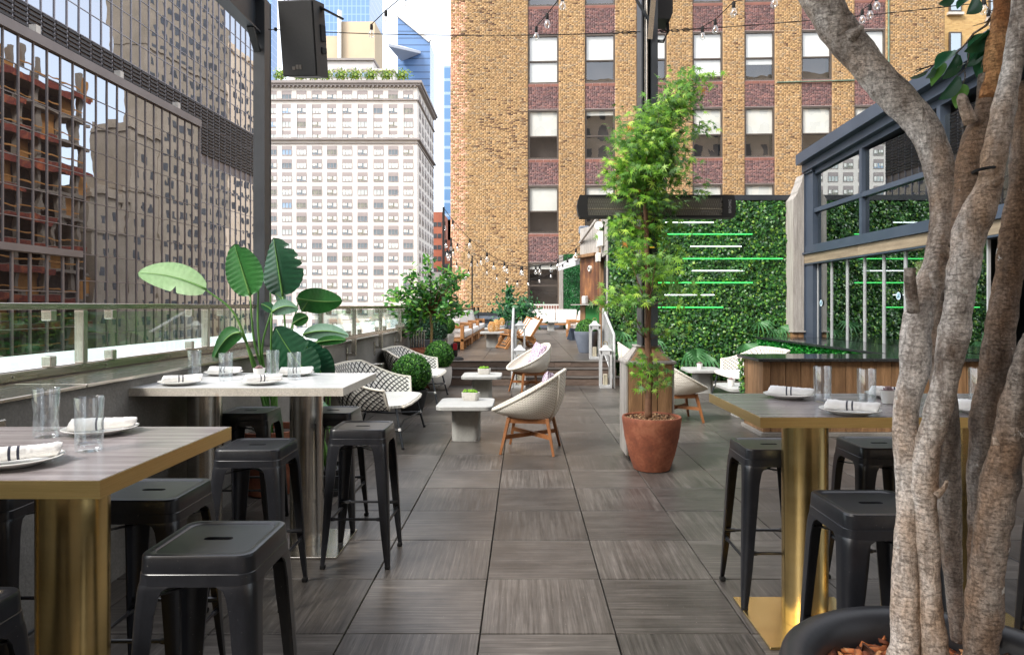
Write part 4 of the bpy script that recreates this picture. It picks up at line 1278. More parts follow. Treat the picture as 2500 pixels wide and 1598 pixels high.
fc.size = .034; fc.extrude = .0005; fc.align_x = 'CENTER'
fo = bpy.data.objects.new('tmp_text', fc); col.objects.link(fo)
bpy.context.view_layer.update()
fm = bpy.data.meshes.new_from_object(fo.evaluated_get(bpy.context.evaluated_depsgraph_get()))
bpy.data.objects.remove(fo)
fm.materials.clear()
ft = obj('lettering', fm, pm('grey_print', S(150, 150, 150), rough=.6), he)
ft.location = (hw - .045, -.0508, 0)
ft.rotation_euler = (PI / 2, -PI / 2, 0)
MB().bar((-.02, .06, 0), (-.02, .13, .0), .12, .06).build('wall_bracket', M_dark, he)

# ---- loudspeaker hanging at upper left, second one behind the right post
spk = thing('loudspeaker', 'black loudspeaker hung on chains beside the left steel post', 'loudspeaker', (-2.05, 6.15, 3.88))
spk.rotation_euler = (R_ := math.radians(-13), math.radians(0), math.radians(-20)) if False else (math.radians(14), math.radians(5.2), math.radians(-17))
w, h, dp = .185, .325, .25
cab = MB()
vs = [(-w, 0, -h), (w, 0, -h), (w, 0, h), (-w, 0, h), (-w * .72, dp, -h), (w * .72, dp, -h), (w * .72, dp, h), (-w * .72, dp, h)]
cab.add(vs, [(0, 1, 2, 3), (5, 4, 7, 6), (1, 5, 6, 2), (4, 0, 3, 7), (3, 2, 6, 7), (0, 4, 5, 1)])
cab.build('cabinet', M_nearblack, spk)
MB().rbox(-w + .008, -.012, -h + .008, w - .008, -.001, h - .008, .005).build('front_grille', pm('black_mesh', S(24, 24, 25), S(32, 32, 33), scale=60, rough=.7), spk)
bd = MB().rbox(-.07, -.0165, -h + .055, -.035, -.0125, -h + .085, .002).rbox(-.03, -.0165, -h + .06, .0, -.0125, -h + .10, .002).rbox(.005, -.0165, -h + .06, .03, -.0125, -h + .10, .002)
bd.build('badge', pm('dull_badge', S(86, 80, 74), rough=.6), spk)
for zz, hh2 in ((.06, .075), (-.09, .03)):
    MB().rbox(w * .86 - .004, .12, zz - hh2, w * .86 + .012, .2, zz + hh2, .006).build('side_handle', M_rubber, spk)
MB().bar((.05, .1, h + .012), (.30, .30, h - .13), .06, .012).bar((.05, .1, h + .012), (-.14, -.1, h + .30), .07, .03).build('mounting_bar', M_nearblack, spk)
for x in (-.115, .15):
    for k in range(7):
        c = Vector((x, .03, h + .035 + k * .062))
        t = [(c + Vector((math.cos(q) * .03 if k % 2 == 0 else 0, math.cos(q) * .03 if k % 2 else 0, math.sin(q) * .038))) for q in np.linspace(0, 2 * PI, 12, endpoint=False)]
        MB().tube(t, .004, 6, closed=True).build('chain_link', M_steel, spk)
s2 = thing('loudspeaker', 'black speaker cabinet bolted high behind the right post', 'loudspeaker', (1.345, 6.62, 4.42))
MB().add([(-.07, -.1, -.2), (.08, -.1, -.2), (.1, -.1, -.14), (.1, -.1, .5), (-.07, -.1, .5), (-.07, .15, -.2), (.08, .15, -.2), (.1, .15, -.14), (.1, .15, .5), (-.07, .15, .5)],
         [(0, 1, 2, 3, 4), (9, 8, 7, 6, 5), (0, 5, 6, 1), (1, 6, 7, 2), (2, 7, 8, 3), (3, 8, 9, 4), (4, 9, 5, 0)]).build('cabinet', M_nearblack, s2)
for k in range(3):
    MB().tube([(.08 - .01 * k, 0, -.2), (.085 - .01 * k, 0, -.28 - .01 * k), (.03, 0, -.37 - .012 * k), (-.06, -.02, -.375 - .01 * k), (-.1, -.05, -.33)], .006, 6).build('cable', M_rubber, s2)

# ---- unseen roof and rear wall added to shade the terrace; block mirrored in windows
cp = thing('shade_roof', 'unseen slatted pergola roof added to shade the near tables', 'roof', (0, 0, 0))
for k in range(19):
    MB().box(-2.6, -4.9 + .42 * k, 4.44, 5.4, -4.9 + .42 * k + .40, 4.47).build('shade_slat', M_dark, cp)
rb_ = thing('brick_block', 'tan brick block far behind the viewer, seen only mirrored in the sash windows', 'building', (0, 0, 0))
MB().box(-40, -60, -24, 60, -36, 36).build('wall', M_btan, rb_)
rwm = MB()
for i in range(40):
    for j in range(13):
        rwm.box(-38 + i * 2.4, -36.02, -4 + j * 3.1, -36.8 + i * 2.4, -35.95, -2.2 + j * 3.1)
rwm.build('window', M_dwin, rb_, kind='stuff')
hw_ = thing('light_block_wall', 'unseen wall added behind the viewer to block light and shape metal reflections', 'building', (0, -6, 0))
MB().box(-5.5, -14, -24, 3.2, 0, 20).build('wall', pm('light_block_tan', S(170, 150, 134), S(188, 168, 150), scale=1, rough=.9), hw_)  # added wall blocks light from behind, open at both sides for bright metal streaks
# ================================================================== FURNITURE
def rsq(a, r, z, n=6, b=None):
    b = b or a
    out = []
    for cx, cy, t0 in ((a - r, b - r, 0), (-(a - r), b - r, PI / 2), (-(a - r), -(b - r), PI), (a - r, -(b - r), 1.5 * PI)):
        for k in range(n):
            t = t0 + PI / 2 * k / (n - 1)
            out.append((cx + r * math.cos(t), cy + r * math.sin(t), z))
    return out
def loft(mb, loops, cap0=False, cap1=False, mi=0):
    n = len(loops[0])
    fs = []
    for i in range(len(loops) - 1):
        for j in range(n):
            fs.append((i * n + j, i * n + (j + 1) % n, (i + 1) * n + (j + 1) % n, (i + 1) * n + j))
    if cap0: fs.append(tuple(range(n))[::-1])
    if cap1: fs.append(tuple(range((len(loops) - 1) * n, len(loops) * n)))
    mb.add([p for l in loops for p in l], fs, mi)
    return mb

# ---- metal bar stool
def make_stool():
    t = thing('bar_stool', 'x', 'stool', (0, 0, 0), 0, 'black metal bar stools round the tall tables')
    n = 6
    def slot(z):
        o = []
        for cx, t0 in ((.03, 0), (-.03, PI / 2), (-.03, PI), (.03, 1.5 * PI)):
            for k in range(n):
                q = t0 + PI / 2 * k / (n - 1)
                o.append((cx + .013 * math.cos(q), .013 * math.sin(q), z))
        return o
    s = MB()
    loft(s, [slot(.735), slot(.7565)])
    loft(s, [slot(.7565), rsq(.128, .03, .7565)])
    loft(s, [rsq(.128, .03, .7565), rsq(.134, .032, .7605), rsq(.146, .036, .762), rsq(.1535, .038, .7605), rsq(.157, .04, .754), rsq(.1585, .04, .712), rsq(.160, .04, .71), rsq(.163, .042, .678), rsq(.155, .036, .678), rsq(.15, .035, .735)])
    s.build('seat', M_black, t, smooth=28)
    def leg(sx, sy):
        lv = [(.695, .158, .125, .04), (.678, .1635, .098, .04), (.668, .165, .082, .039), (.65, .1668, .074, .038), (.6, .170, .067, .036), (.4, .178, .055, .03), (.2, .186, .044, .024), (.07, .191, .032, .018), (.02, .193, .026, .014)]
        loops = []
        for z, c, w, r in lv:
            o = [(c - w, c, z)]
            for k in range(6):
                q = PI / 2 - PI / 2 * k / 5
                o.append((c - r + r * math.cos(q), c - r + r * math.sin(q), z))
            o.append((c, c - w, z))
            i = [(c - .006, c - w, z)]
            for k in range(6):
                q = PI / 2 * k / 5
                i.append((c - r + (r - .006) * math.cos(q), c - r + (r - .006) * math.sin(q), z))
            i.append((c - w, c - .006, z))
            loops.append([(x * sx, y * sy, zz) for x, y, zz in o + i])
        l = loft(MB(), loops, True, True).build('leg', M_black, t, smooth=45)
        MB().rbox(sx * .193 - sx * .014 - .014, sy * .193 - sy * .014 - .014, 0, sx * .193 - sx * .014 + .014, sy * .193 - sy * .014 + .014, .022, .004).build('rubber_foot', M_rubber, l)
    for sx in (-1, 1):
        for sy in (-1, 1):
            leg(sx, sy)
    c = .172
    for k in range(4):
        m = Matrix.Rotation(k * PI / 2, 4, 'Z')
        z = .27 if k % 2 == 0 else .235
        MB().tube([(-c, c - .004, z), (-c + .05, c - .004, z), (-c + .06, c - .004, z), (c - .06, c - .004, z), (c - .05, c - .004, z), (c, c - .004, z)], [.011, .011, .0075, .0075, .011, .011], 8).xf(m).build('foot_rail', M_black, t)
    MB().bar((-.14, -.14, .64), (.14, .14, .64), .018, .004).build('cross_brace', M_black, t)
    MB().bar((-.14, .14, .633), (.14, -.14, .633), .018, .004).build('cross_brace', M_black, t)
    return t
stools = [(-.925, 3.905, 0, 'black metal stool at the free end of the pale steel table, seat catching light'),
          (-1.325, 3.375, 0, 'black metal stool just beyond the brass edged table, in front of the steel column'),
          (-.905, 2.01, 0, 'nearest whole black metal stool, beside the brass column of the left table'),
          (-1.39, 2.545, 0, 'black metal stool tucked under the far edge of the left brass edged table'),
          (-1.37, 1.50, 0, 'black metal stool cut off at the lower left corner of the photo'),
          (-1.81, 4.49, 0, 'black metal stool behind the pale steel table, in front of the terracotta pot'),
          (-1.265, 4.50, 0, 'black metal stool behind the pale steel table, right of its steel column'),
          (-2.0, 2.56, 0, 'shadowed black metal stool behind the left brass column, by the wall'),
          (1.232, 3.39, 0, 'black metal stool at the free end of the right brass edged table'),
          (1.80, 3.42, 0, 'black metal stool behind the right brass column, partly behind the ficus'),
          (1.222, 2.375, 0, 'black metal stool between the right table and the round black planter'),
          (2.03, 2.375, 0, 'black metal stool mostly hidden behind the ficus trunks at the right edge')]
st0 = make_stool()
for i, (x, y, r, lab) in enumerate(stools):
    o = st0 if i == 0 else dup(st0, label=lab)
    o['label'] = lab
    o.location = (x, y, 0)
    o.rotation_euler.z = rng.uniform(-.015, .015) + (0 if i % 3 else PI / 2 * 0)
stools and None

# ---- tall tables
def tall_table(lab, x0, x1, y0, y1, z, th, mt, me, mc, cols_, plate, r=.10):
    t = thing('bar_table', lab, 'table', ((x0 + x1) / 2, (y0 + y1) / 2, 0), 0, 'tall bar tables')
    cx, cy = t.location.x, t.location.y
    a, b = (x1 - x0) / 2, (y1 - y0) / 2
    MB().box(-a + .004, -b + .004, z - th + .002, a - .004, b - .004, z).build('table_top', mt, t)
    e = .0035
    MB().box(-a, -b, z - th, a, -b + e, z - .0012).box(-a, b - e, z - th, a, b, z - .0012).box(-a, -b + e, z - th, -a + e, b - e, z - .0012).box(a - e, -b + e, z - th, a, b - e, z - .0012).build('edge_band', me, t)
    for c in cols_:
        MB().cyl((c - cx, 0, .012), (c - cx, 0, z - th - .001), r, n=48).build('column', mc, t, smooth=40)
        MB().rbox(c - cx - plate, -plate, 0, c - cx + plate, plate, .011, .002).build('base_plate', mc, t)
    return t
tall_table('left brass edged bar table with grey wood grain top', -2.36, -1.083, 1.73, 2.51, 1.0, .047, M_lam, M_brassh, M_brass, (-1.41, -2.1), .25)
tall_table('pale steel topped bar table on two brushed steel columns', -2.3, -.985, 3.70, 4.54, 1.0, .045, M_pale, M_paleedge, M_steel, (-1.32, -1.94), .25, .098)
tall_table('right brass edged bar table behind the ficus trunks', .955, 2.5, 2.72, 3.47, 1.0, .043, M_lam, M_brassh, M_brass, (1.29, 2.02), .25)

# ---- tableware
def lathe_obj(name, prof, mat, parent=None, n=32, smooth=40, **kw):
    return MB().lathe(prof, n).build(name, mat, parent, smooth=smooth, **kw)
plate_me = MB().lathe([(.06, 0), (.066, .002), (.075, .006), (.112, .018), (.118, .021), (.119, .0225), (.116, .0235), (.11, .0215), (.078, .010), (.05, .007), (.001, .0065)], 40).mesh('plate', 40)
def napkin_mesh(sd):
    r = random.Random(sd)
    b = MB()
    n, k = 14, 30
    vs, fs, mi = [], [], []
    L = .2
    for i in range(k + 1):
        t = i / k
        rad = .0235 * (1 + .10 * math.sin(t * 5 + sd) + r.uniform(-.04, .04)) * (.86 if i in (0, k) else 1)
        for j in range(n):
            q = 2 * PI * j / n
            rr = rad * (1 + .09 * math.sin(2 * q + t * 3 + sd) + r.uniform(-.03, .03))
            vs.append((-L / 2 + L * t + (.006 * math.sin(q) if i in (0, k) else 0), math.cos(q) * rr, .0235 + math.sin(q) * rr * .92))
    for i in range(k):
        for j in range(n):
            fs.append((i * n + j, i * n + (j + 1) % n, (i + 1) * n + (j + 1) % n, (i + 1) * n + j))
            mi.append(1 if i in (12, 15) else 0)
    o = len(b.v)
    b.add(vs, fs)
    b.m = mi
    for e in (0, k):
        # rolled end: inset swirl
        c = [vs[e * n + j] for j in range(n)]
        m = Vector([sum(p[q] for p in c) / n for q in range(3)])
        s = 1 if e else -1
        rings = [[tuple(m + (Vector(p) - m) * f + Vector((s * dx, 0, 0))) for p in c] for f, dx in ((1, 0), (.8, -.004), (.66, .003), (.45, -.005), (.3, .002), (.1, -.006))]
        loft(b, rings, False, True)
    return b.mesh('napkin', 50)
nap_me = [napkin_mesh(k) for k in range(3)]
glass_me = MB().lathe([(.001, .0), (.034, 0), (.0375, .004), (.0385, .03), (.0405, .163), (.0398, .1655), (.0385, .163), (.0362, .035), (.033, .022), (.001, .02)], 36).mesh('tumbler', 40)
pot_me = MB().lathe([(.024, 0), (.027, .002), (.036, .058), (.0375, .062), (.034, .062), (.031, .05), (.001, .048)], 32).mesh('small_pot', 40)
M_succ = pm('dusky_succulent', S(126, 102, 106), S(176, 150, 150), scale=50, rough=.5)
def succ_mesh():
    b = MB()
    for ring, (nr, rad, z, l, up) in enumerate(((9, .026, .060, .022, .5), (8, .018, .066, .021, .9), (6, .010, .071, .019, 1.6), (4, .004, .074, .016, 3))):
        for k in range(nr):
            a = 2 * PI * (k + .5 * (ring % 2)) / nr
            d = Vector((math.cos(a), math.sin(a), up)).normalized()
            s = Vector((-math.sin(a), math.cos(a), 0))
            p = Vector((math.cos(a) * rad * .5, math.sin(a) * rad * .5, z - .008))
            nn = d.cross(s)
            w = .009
            m1 = p + d * l * .5
            e = p + d * l
            b.add([p, m1 + s * w, e, m1 - s * w, m1 + nn * .005, m1 - nn * .005], [(0, 1, 4), (1, 2, 4), (2, 3, 4), (3, 0, 4), (1, 0, 5), (2, 1, 5), (3, 2, 5), (0, 3, 5)])
    return b.mesh('succulent')
succ_me = succ_mesh()
ZTB = 1.0
def setting(x, y, ang, k, plab, nlab):
    p = tag(obj('plate', plate_me, M_white, None, (x, y, ZTB + .0005)), plab, 'plate', 'white side plates on the bar tables')
    n = tag(obj('napkin_roll', nap_me[k % 3], [M_linen, M_stripe], None, (x + .008, y, ZTB + .0105), rz=ang), nlab, 'napkin', 'rolled striped napkins on the plates')
for a in ((-1.485, 2.375, .42, 0, 'white plate behind the tumblers on the left brass edged table', 'rolled napkin with grey stripes behind the tumblers on the left brass table'),
          (-1.43, 1.90, .55, 1, 'white plate cut by the left edge of the photo on the brass table', 'rolled napkin at the left edge of the photo, two brown stripes'),
          (-1.955, 3.86, .5, 2, 'white plate at the front left of the pale steel table', 'striped napkin roll at the front left of the pale steel table'),
          (-1.95, 4.40, .1, 0, 'white plate at the back left of the pale steel table', 'napkin roll lying behind a tumbler at the back left of the steel table'),
          (-1.50, 3.88, .6, 1, 'white plate at the front of the steel table below the succulent', 'striped napkin roll in front of the small succulent'),
          (-1.47, 4.36, .1, 2, 'white plate at the back of the steel table in front of the big dark leaves', 'napkin roll seen through the tumbler nearest the steel table corner'),
          (1.294, 3.29, -.45, 0, 'white plate at the back left corner of the right brass table', 'fat napkin roll on the back left plate of the right table'),
          (1.354, 2.80, -.55, 1, 'white plate at the front of the right brass table', 'napkin roll with two stripes on the front plate of the right table'),
          (1.80, 3.30, -.4, 2, 'white plate half hidden behind the succulent on the right table', 'napkin roll behind the succulent on the right table'),
          (1.915, 2.82, -.3, 0, 'white plate between the ficus trunks on the right table', 'napkin roll glimpsed between the ficus trunks')):
    setting(*a)
for x, y, lab in ((-1.342, 2.09, 'clear tumbler nearest the camera on the left brass table'), (-1.63, 2.31, 'clear tumbler at the back left of the left brass table'),
                  (-1.79, 4.07, 'clear tumbler left of the succulent on the steel table'), (-1.395, 4.12, 'clear tumbler rightmost on the steel table'),
                  (-1.60, 4.32, 'clear tumbler just behind the succulent on the steel table'), (-2.09, 4.30, 'clear tumbler farthest left on the steel table'),
                  (1.40, 3.16, 'clear tumbler left of the two whole ones on the right table'), (1.545, 3.04, 'clear tumbler in front of the succulent on the right table'),
                  (2.075, 3.08, 'clear tumbler cut off by the ficus trunk')):
    tag(obj('tumbler', glass_me, M_glass, None, (x, y, ZTB + .0005), rz=rng.uniform(0, 3)), lab, 'glass', 'clear tumblers on the bar tables')
def succulent(x, y, z, lab, s=1):
    t = thing('potted_succulent', lab, 'potted plant', (x, y, z + .0005), rng.uniform(0, 3), 'small succulents in white pots')
    t.scale = (s, s, s)
    obj('pot', pot_me, M_white, t)
    obj('succulent', succ_me, M_succ, t)
succulent(-1.64, 4.20, ZTB, 'dusky succulent in a white pot on the steel table')
succulent(1.676, 3.10, ZTB, 'dusky succulent in a white pot on the right brass table')

# ---- low concrete tables
def conc_table():
    t = thing('coffee_table', 'x', 'table', (0, 0, 0), 0, 'low concrete tables')
    loft(MB(), [rsq(.292, .09, .352, 8, .33), rsq(.30, .09, .358, 8, .338), rsq(.302, .09, .392, 8, .34), rsq(.297, .09, .40, 8, .335), rsq(.15, .045, .4001, 8, .17)], True, True).build('table_top', M_ctop, t, smooth=35)
    loft(MB(), [rsq(.15, .07, 0, 8, .15), rsq(.152, .07, .351, 8, .152)], True, True).build('pedestal', M_conc, t, smooth=35)
    return t
ct0 = conc_table()
ctab = [(-.62, 7.40, 0, 'pale concrete low table nearest the camera, moss trough on top'), (-.63, 10.42, 0, 'pale concrete low table before the steps, moss trough on top'),
        (3.02, 11.4, 0, 'concrete low table beside the ivy wall with one small white pot'), (2.93, 8.95, 0, 'concrete low table half hidden by the cedar counter'),
        (-.79, 17.35, DZ, 'concrete low table on the deck carrying the nearest rattan lantern'), (-.86, 20.5, DZ, 'second concrete low table along the deck sofa'),
        (-.92, 23.2, DZ, 'third concrete low table along the deck sofa'), (1.2, 29.2, DZ, 'concrete low table in front of the far white sofa')]
for i, (x, y, z, lab) in enumerate(ctab):
    o = ct0 if i == 0 else dup(ct0)
    o['label'] = lab
    o.location = (x, y, z)
succulent(2.98, 11.4, .40, 'tiny plant in a white pot on the concrete table by the ivy wall', 1.4)
succulent(2.74, 8.9, .40, 'tiny white pot on the concrete table beside the counter end', 1.4)
M_moss = pm('bright_moss', S(84, 130, 32), S(130, 176, 48), scale=60, rough=.95, bump=.8, bscale=120)
def trough(x, y, z, rz, lab):
    t = thing('moss_trough', lab, 'planter', (x, y, z + .0005), rz, 'moss troughs on the low tables')
    loft(MB(), [rsq(.082, .03, 0, 6, .042), rsq(.096, .034, .03, 6, .052), rsq(.10, .036, .088, 6, .056), rsq(.094, .032, .09, 6, .05), rsq(.09, .03, .07, 6, .046)], True, True).build('trough', M_concw, t, smooth=40)
    b = MB()
    for k in range(26):
        c = (rng.uniform(-.08, .08), rng.uniform(-.038, .038), .085 + rng.uniform(0, .018))
        r = rng.uniform(.014, .024)
        b.lathe([(r * math.sin(q), -r * math.cos(q)) for q in (.15, .7, 1.3, 1.9, 2.5, 3.0)], 8, c)
    b.build('moss', M_moss, t, smooth=180, kind='stuff')
trough(-.585, 7.55, .40, -.25, 'pale trough of moss on the nearest low table')
trough(-.60, 10.45, .40, 0.0, 'pale trough of moss on the low table before the steps')

# ---- woven love seats
def loveseat(lab, lattice_mat, group):
    t = thing('woven_loveseat', lab, 'loveseat', (0, 0, 0), 0, group)
    NE = 3.6
    def plan(q, a, b, cx):      # q in 0..1 along the U
        th = PI / 2 + (q * 1.0) * PI
        c, s = math.cos(th), math.sin(th)
        return cx + a * math.copysign(abs(c) ** (2 / NE), c), -b * math.copysign(abs(s) ** (2 / NE), s) * -1
    def ztop(q):
        e = abs(2 * q - 1)
        return .80 - .20 * max(0, (e - .50) / .5) ** 1.3
    def SH(q, t_, off=0):
        q2 = q
        bx, by = plan(q2, .58, .60, .27)
        tx, ty = plan(q2, .70, .70, .24)
        k = t_ ** .9
        x, y = bx + (tx - bx) * k, by + (ty - by) * k
        z = .385 + (ztop(q2) - .385) * t_
        # outward normal approx
        n = Vector((x - .3, y * .9, 0))
        n = n.normalized() if n.length > 0 else Vector((1, 0, 0))
        return Vector((x, y, z)) + n * off
    # even arc length parameter
    qs = np.linspace(0, 1, 400)
    P = [SH(q, .5) for q in qs]
    d = np.concatenate([[0], np.cumsum([(P[i + 1] - P[i]).length for i in range(399)])])
    d /= d[-1]
    even = lambda s: float(np.interp(s, d, qs))
    sh = MB()
    sh.grid(lambda u, v: SH(even(u), v, .008), 72, 10)
    sh.grid(lambda u, v: SH(even(u), v, -.008), 72, 10, flip=True)
    sh.build('woven_shell', M_wickerL, t, smooth=180)
    rim = [SH(even(s), 1, 0) for s in np.linspace(0, 1, 90)]
    f0 = [SH(0, 1 - k / 6, 0) for k in range(7)][::-1]
    f1 = [SH(1, 1 - k / 6, 0) for k in range(7)]
    MB().tube(f0[:-1] + rim + f1[1:], .013, 8).build('rim', M_cream, t, smooth=180)
    MB().tube([SH(even(s), .0, 0) for s in np.linspace(0, 1, 60)], .012, 8).build('lower_rail', M_black, t, smooth=180)
    st_ = MB()
    NS, NT = 34, 4.6            # lattice: lines s*NS +- t*NT = integer
    for sgn in (1, -1):
        for k in range(-8, NS + 9):
            pts = []
            for j in range(11):
                tt = .02 + .96 * j / 10
                s = (k + sgn * tt * NT) / NS
                if 0 <= s <= 1:
                    pts.append((s, tt))
            if len(pts) < 2:
                continue
            for off in (.0115, -.0115):
                w = .0078
                vs = []
                for s, tt in pts:
                    p = SH(even(s), tt, off)
                    g = (SH(even(min(1, s + .01)), tt, off) - SH(even(max(0, s - .01)), tt, off)).normalized() * w
                    vs += [p - g, p + g]
                st_.add(vs, [(2 * i, 2 * i + 1, 2 * i + 3, 2 * i + 2) for i in range(len(pts) - 1)])
    st_.build('lattice_cord', lattice_mat, t, kind='stuff')
    # seat
    edge = [SH(even(s), .12, -.012) for s in np.linspace(0, 1, 50)]
    poly = [(p.x, p.y) for p in edge] + [(.40, .50), (.42, .3), (.425, 0), (.42, -.3), (.40, -.50)][::(1 if edge[-1].y > 0 else -1)]
    b = MB()
    n = len(poly)
    vs = [(x, y, .405) for x, y in poly] + [(x, y, .432) for x, y in poly]
    uv = [((x + .5), (y + .7)) for x, y in poly] * 2
    b.add(vs, [tuple(range(n))[::-1], tuple(range(n, 2 * n))] + [(i, (i + 1) % n, n + (i + 1) % n, n + i) for i in range(n)], 0, uv)
    b.build('seat', M_seatw, t)
    MB().tube([(.40, -.52, .41), (.43, -.3, .41), (.435, 0, .41), (.43, .3, .41), (.40, .52, .41)], .014, 8).build('front_rail', M_cream, t, smooth=180)
    for sx, sy in ((1, -1), (1, 1), (-1, -1), (-1, 1)):
        top = Vector((.33 if sx > 0 else -.2, sy * .55, .40))
        bot = Vector((.42 if sx > 0 else -.34, sy * .645, 0))
        l = MB().tube([top, bot], .0125, 10).build('leg', M_dark, t, smooth=60)
        c = top.lerp(bot, .52)
        dn = (bot - top).normalized()
        MB().tube([c - dn * .014, c + dn * .014], .0155, 10).build('collar', M_white, l)
        MB().tube([bot + Vector((0, 0, .022)), bot], .016, 10).build('foot_cap', M_rubber, l)
    for sy in (-1, 1):
        MB().tube([(.376, sy * .60, .19), (0, sy * .5, .19), (-.27, sy * .60, .19)], .009, 8).build('stretcher', M_dark, t)
    for x in (.376, -.27):
        MB().tube([(x, -.60, .19), (x * .8, 0, .19), (x, .60, .19)], .009, 8).build('stretcher', M_dark, t)
    return t
M_cordk = pm('black_cord', S(34, 35, 40), rough=.7)
M_cordg = pm('grey_cord', S(120, 116, 104), rough=.8)
ls = loveseat('black and white woven loveseat beside the pale steel table', M_cordk, 'black and white woven loveseats along the wall')
ls.location = (-1.62, 7.48, 0); ls.rotation_euler.z = -.02
dup(ls, (-1.66, 10.45, 0), .0, 'black and white woven loveseat between the two boxwood balls')
lw = loveseat('white woven loveseat seen over the left end of the bar counter', M_cordg, 'white woven loveseats behind the counter')
lw.location = (3.45, 10.25, 0); lw.rotation_euler.z = PI
dup(lw, (3.92, 8.98, 0), PI - 1.0, 'white woven loveseat with only its back showing above the counter')

# ---- wicker tub chairs
def tub_chair():
    t = thing('wicker_chair', 'x', 'chair', (0, 0, 0), 0, 'white wicker tub chairs')
    def C(u, v, off=0):
        a = 2 * PI * u
        R0, R1 = .235, .37
        c, s = math.cos(a), math.sin(a)
        zr = .585 - .205 * c + .02 * c * c
        rb = (c * R0 - .03, s * R0, .35)
        rt = (c * R1 + .0, s * .35, zr)
        k = v
        bul = .035 * math.sin(PI * v)
        x = rb[0] + (rt[0] - rb[0]) * k + c * bul
        y = rb[1] + (rt[1] - rb[1]) * k + s * bul
        z = rb[2] + (rt[2] - rb[2]) * (k ** 1.15)
        return Vector((x - c * off, y - s * off, z))
    m = MB()
    m.grid(lambda u, v: C(u, v, 0), 64, 10, closed=True)
    m.grid(lambda u, v: C(u, v, .014), 64, 10, closed=True, flip=True)
    m.build('wicker_shell', M_wicker, t, smooth=180)
    rope = MB()
    for k in range(3):
        pts = []
        for j in range(160):
            u = j / 160
            p = C(u, 1, .007)
            q = 2 * PI * (u * 26 + k / 3)
            n = Vector((math.cos(2 * PI * u), math.sin(2 * PI * u), 0))
            pts.append(p + n * math.cos(q) * .0085 + Vector((0, 0, math.sin(q) * .0085)))
        rope.tube(pts, .0105, 5, closed=True)
    rope.build('rope_rim', M_cream, t, smooth=180)
    sp = MB()
    for u in (.5 - .085, .5 + .085):
        sp.tube([C(u, v, -.006) for v in np.linspace(0, 1, 8)], .011, 6)
    sp.build('back_rib', M_cream, t, smooth=180)
    b = MB().lathe([(.001, .352), (.225, .352), (.245, .36), (.25, .385), (.235, .40), (.001, .405)], 32, (-.025, 0, 0))
    b.build('seat_pad', M_wicker, t, smooth=50)
    for sx, sy in ((1, -1), (1, 1), (-1, -1), (-1, 1)):
        top = Vector((sx * .19 - .02, sy * .19, .352)); bot = Vector((sx * .262 - .02, sy * .26, 0))
        MB().bar(top, bot, .05, .032, w2=.028, h2=.022, up=(1, 0, 0)).build('leg', M_walnut, t)
    q = .198
    for p1, p2 in (((q, -q), (q, q)), ((-q, -q), (-q, q)), ((-q, q), (q, q)), ((-q, -q), (q, -q))):
        MB().bar((p1[0] - .02, p1[1], .325), (p2[0] - .02, p2[1], .325), .022, .045).build('seat_rail', M_walnut, t)
    q = .225
    MB().bar((-q - .02, -q, .165), (q - .02, q, .165), .022, .04).build('cross_stretcher', M_walnut, t)
    MB().bar((-q - .02, q, .172), (q - .02, -q, .172), .022, .04).build('cross_stretcher', M_walnut, t)
    return t
tc0 = tub_chair()
chairs = [((.06, 6.82, 0), PI - .17, 'white wicker tub chair nearest the camera, lilac cushion tip showing'), ((.09, 11.4, 0), PI + .42, 'white wicker tub chair before the steps with its lilac cushion in full view'),
          ((1.97, 8.62, 0), .12, 'white wicker tub chair half hidden right of the cedar box'), ((2.02, 11.75, 0), -.1, 'white wicker tub chair whose back shows left of the cedar box')]
for i, (l, r, lab) in enumerate(chairs):
    o = tc0 if i == 0 else dup(tc0)
    o.location = l; o.rotation_euler.z = r; o['label'] = lab
def pillow(loc, rot, lab, w=.2, m=None, cat='cushion', group='lilac patterned cushions', th=.075, w2=None):
    w2 = w2 or w
    b = MB()
    def f(u, v, s):
        x, y = 2 * u - 1, 2 * v - 1
        e = (1 - x ** 4) * (1 - y ** 4)
        k = 1 - .07 * (1 - abs(x)) * 0 - .06 * (1 - x * x) * (abs(y)) - .0
        kx = 1 - .08 * (1 - y * y); ky = 1 - .08 * (1 - x * x)
        return Vector((x * w * kx, s * th * e ** .6, y * w2 * ky))
    b.grid(lambda u, v: f(u, v, 1), 14, 14)
    b.grid(lambda u, v: f(u, v, -1), 14, 14, flip=True)
    o = b.build('cushion', m or M_lilac, None, smooth=180)
    o.location = loc
    o.rotation_euler = rot
    return tag(o, lab, cat, group)
pillow((.27, 6.83, .60), (0, .15, PI / 2 - .17 + .0), 'lilac patterned cushion inside the nearest wicker chair', .19)
bpy.context.view_layer.update()
pillow((.24, 11.5, .62), (-.35, .1, PI / 2 + .42 - PI), 'lilac patterned cushion in the wicker chair before the steps', .21)

# ---- boxwood balls and planters
def ball_mesh(name, n, r=1.0, sz=.11, cs=((52, 104, 40), (76, 138, 50), (104, 166, 62), (38, 84, 34), (130, 184, 84))):
    p = nrg.normal(size=(n, 3)); p /= np.linalg.norm(p, axis=1, keepdims=True)
    h = np.array([noise.noise(Vector(q) * 6) + .6 * noise.noise(Vector(q) * 2.2) for q in p])
    pos = p * (r * (.93 + .06 * h + nrg.uniform(-.05, .05, n)))[:, None]
    ax, ay, az = frames(p + nrg.normal(size=p.shape) * .55)
    return scatter(name, *BOX, pos, ay, ax, az, sz * nrg.uniform(.7, 1.3, n), pal(cs, n, .22, [4, 4, 2.5, 4, 1.2]))
box_me = ball_mesh('boxwood_leaves', 9000)
core_me = MB().lathe([(.9 * math.sin(q), -.9 * math.cos(q)) for q in np.linspace(.02, PI - .02, 14)], 24).mesh('core', 180)
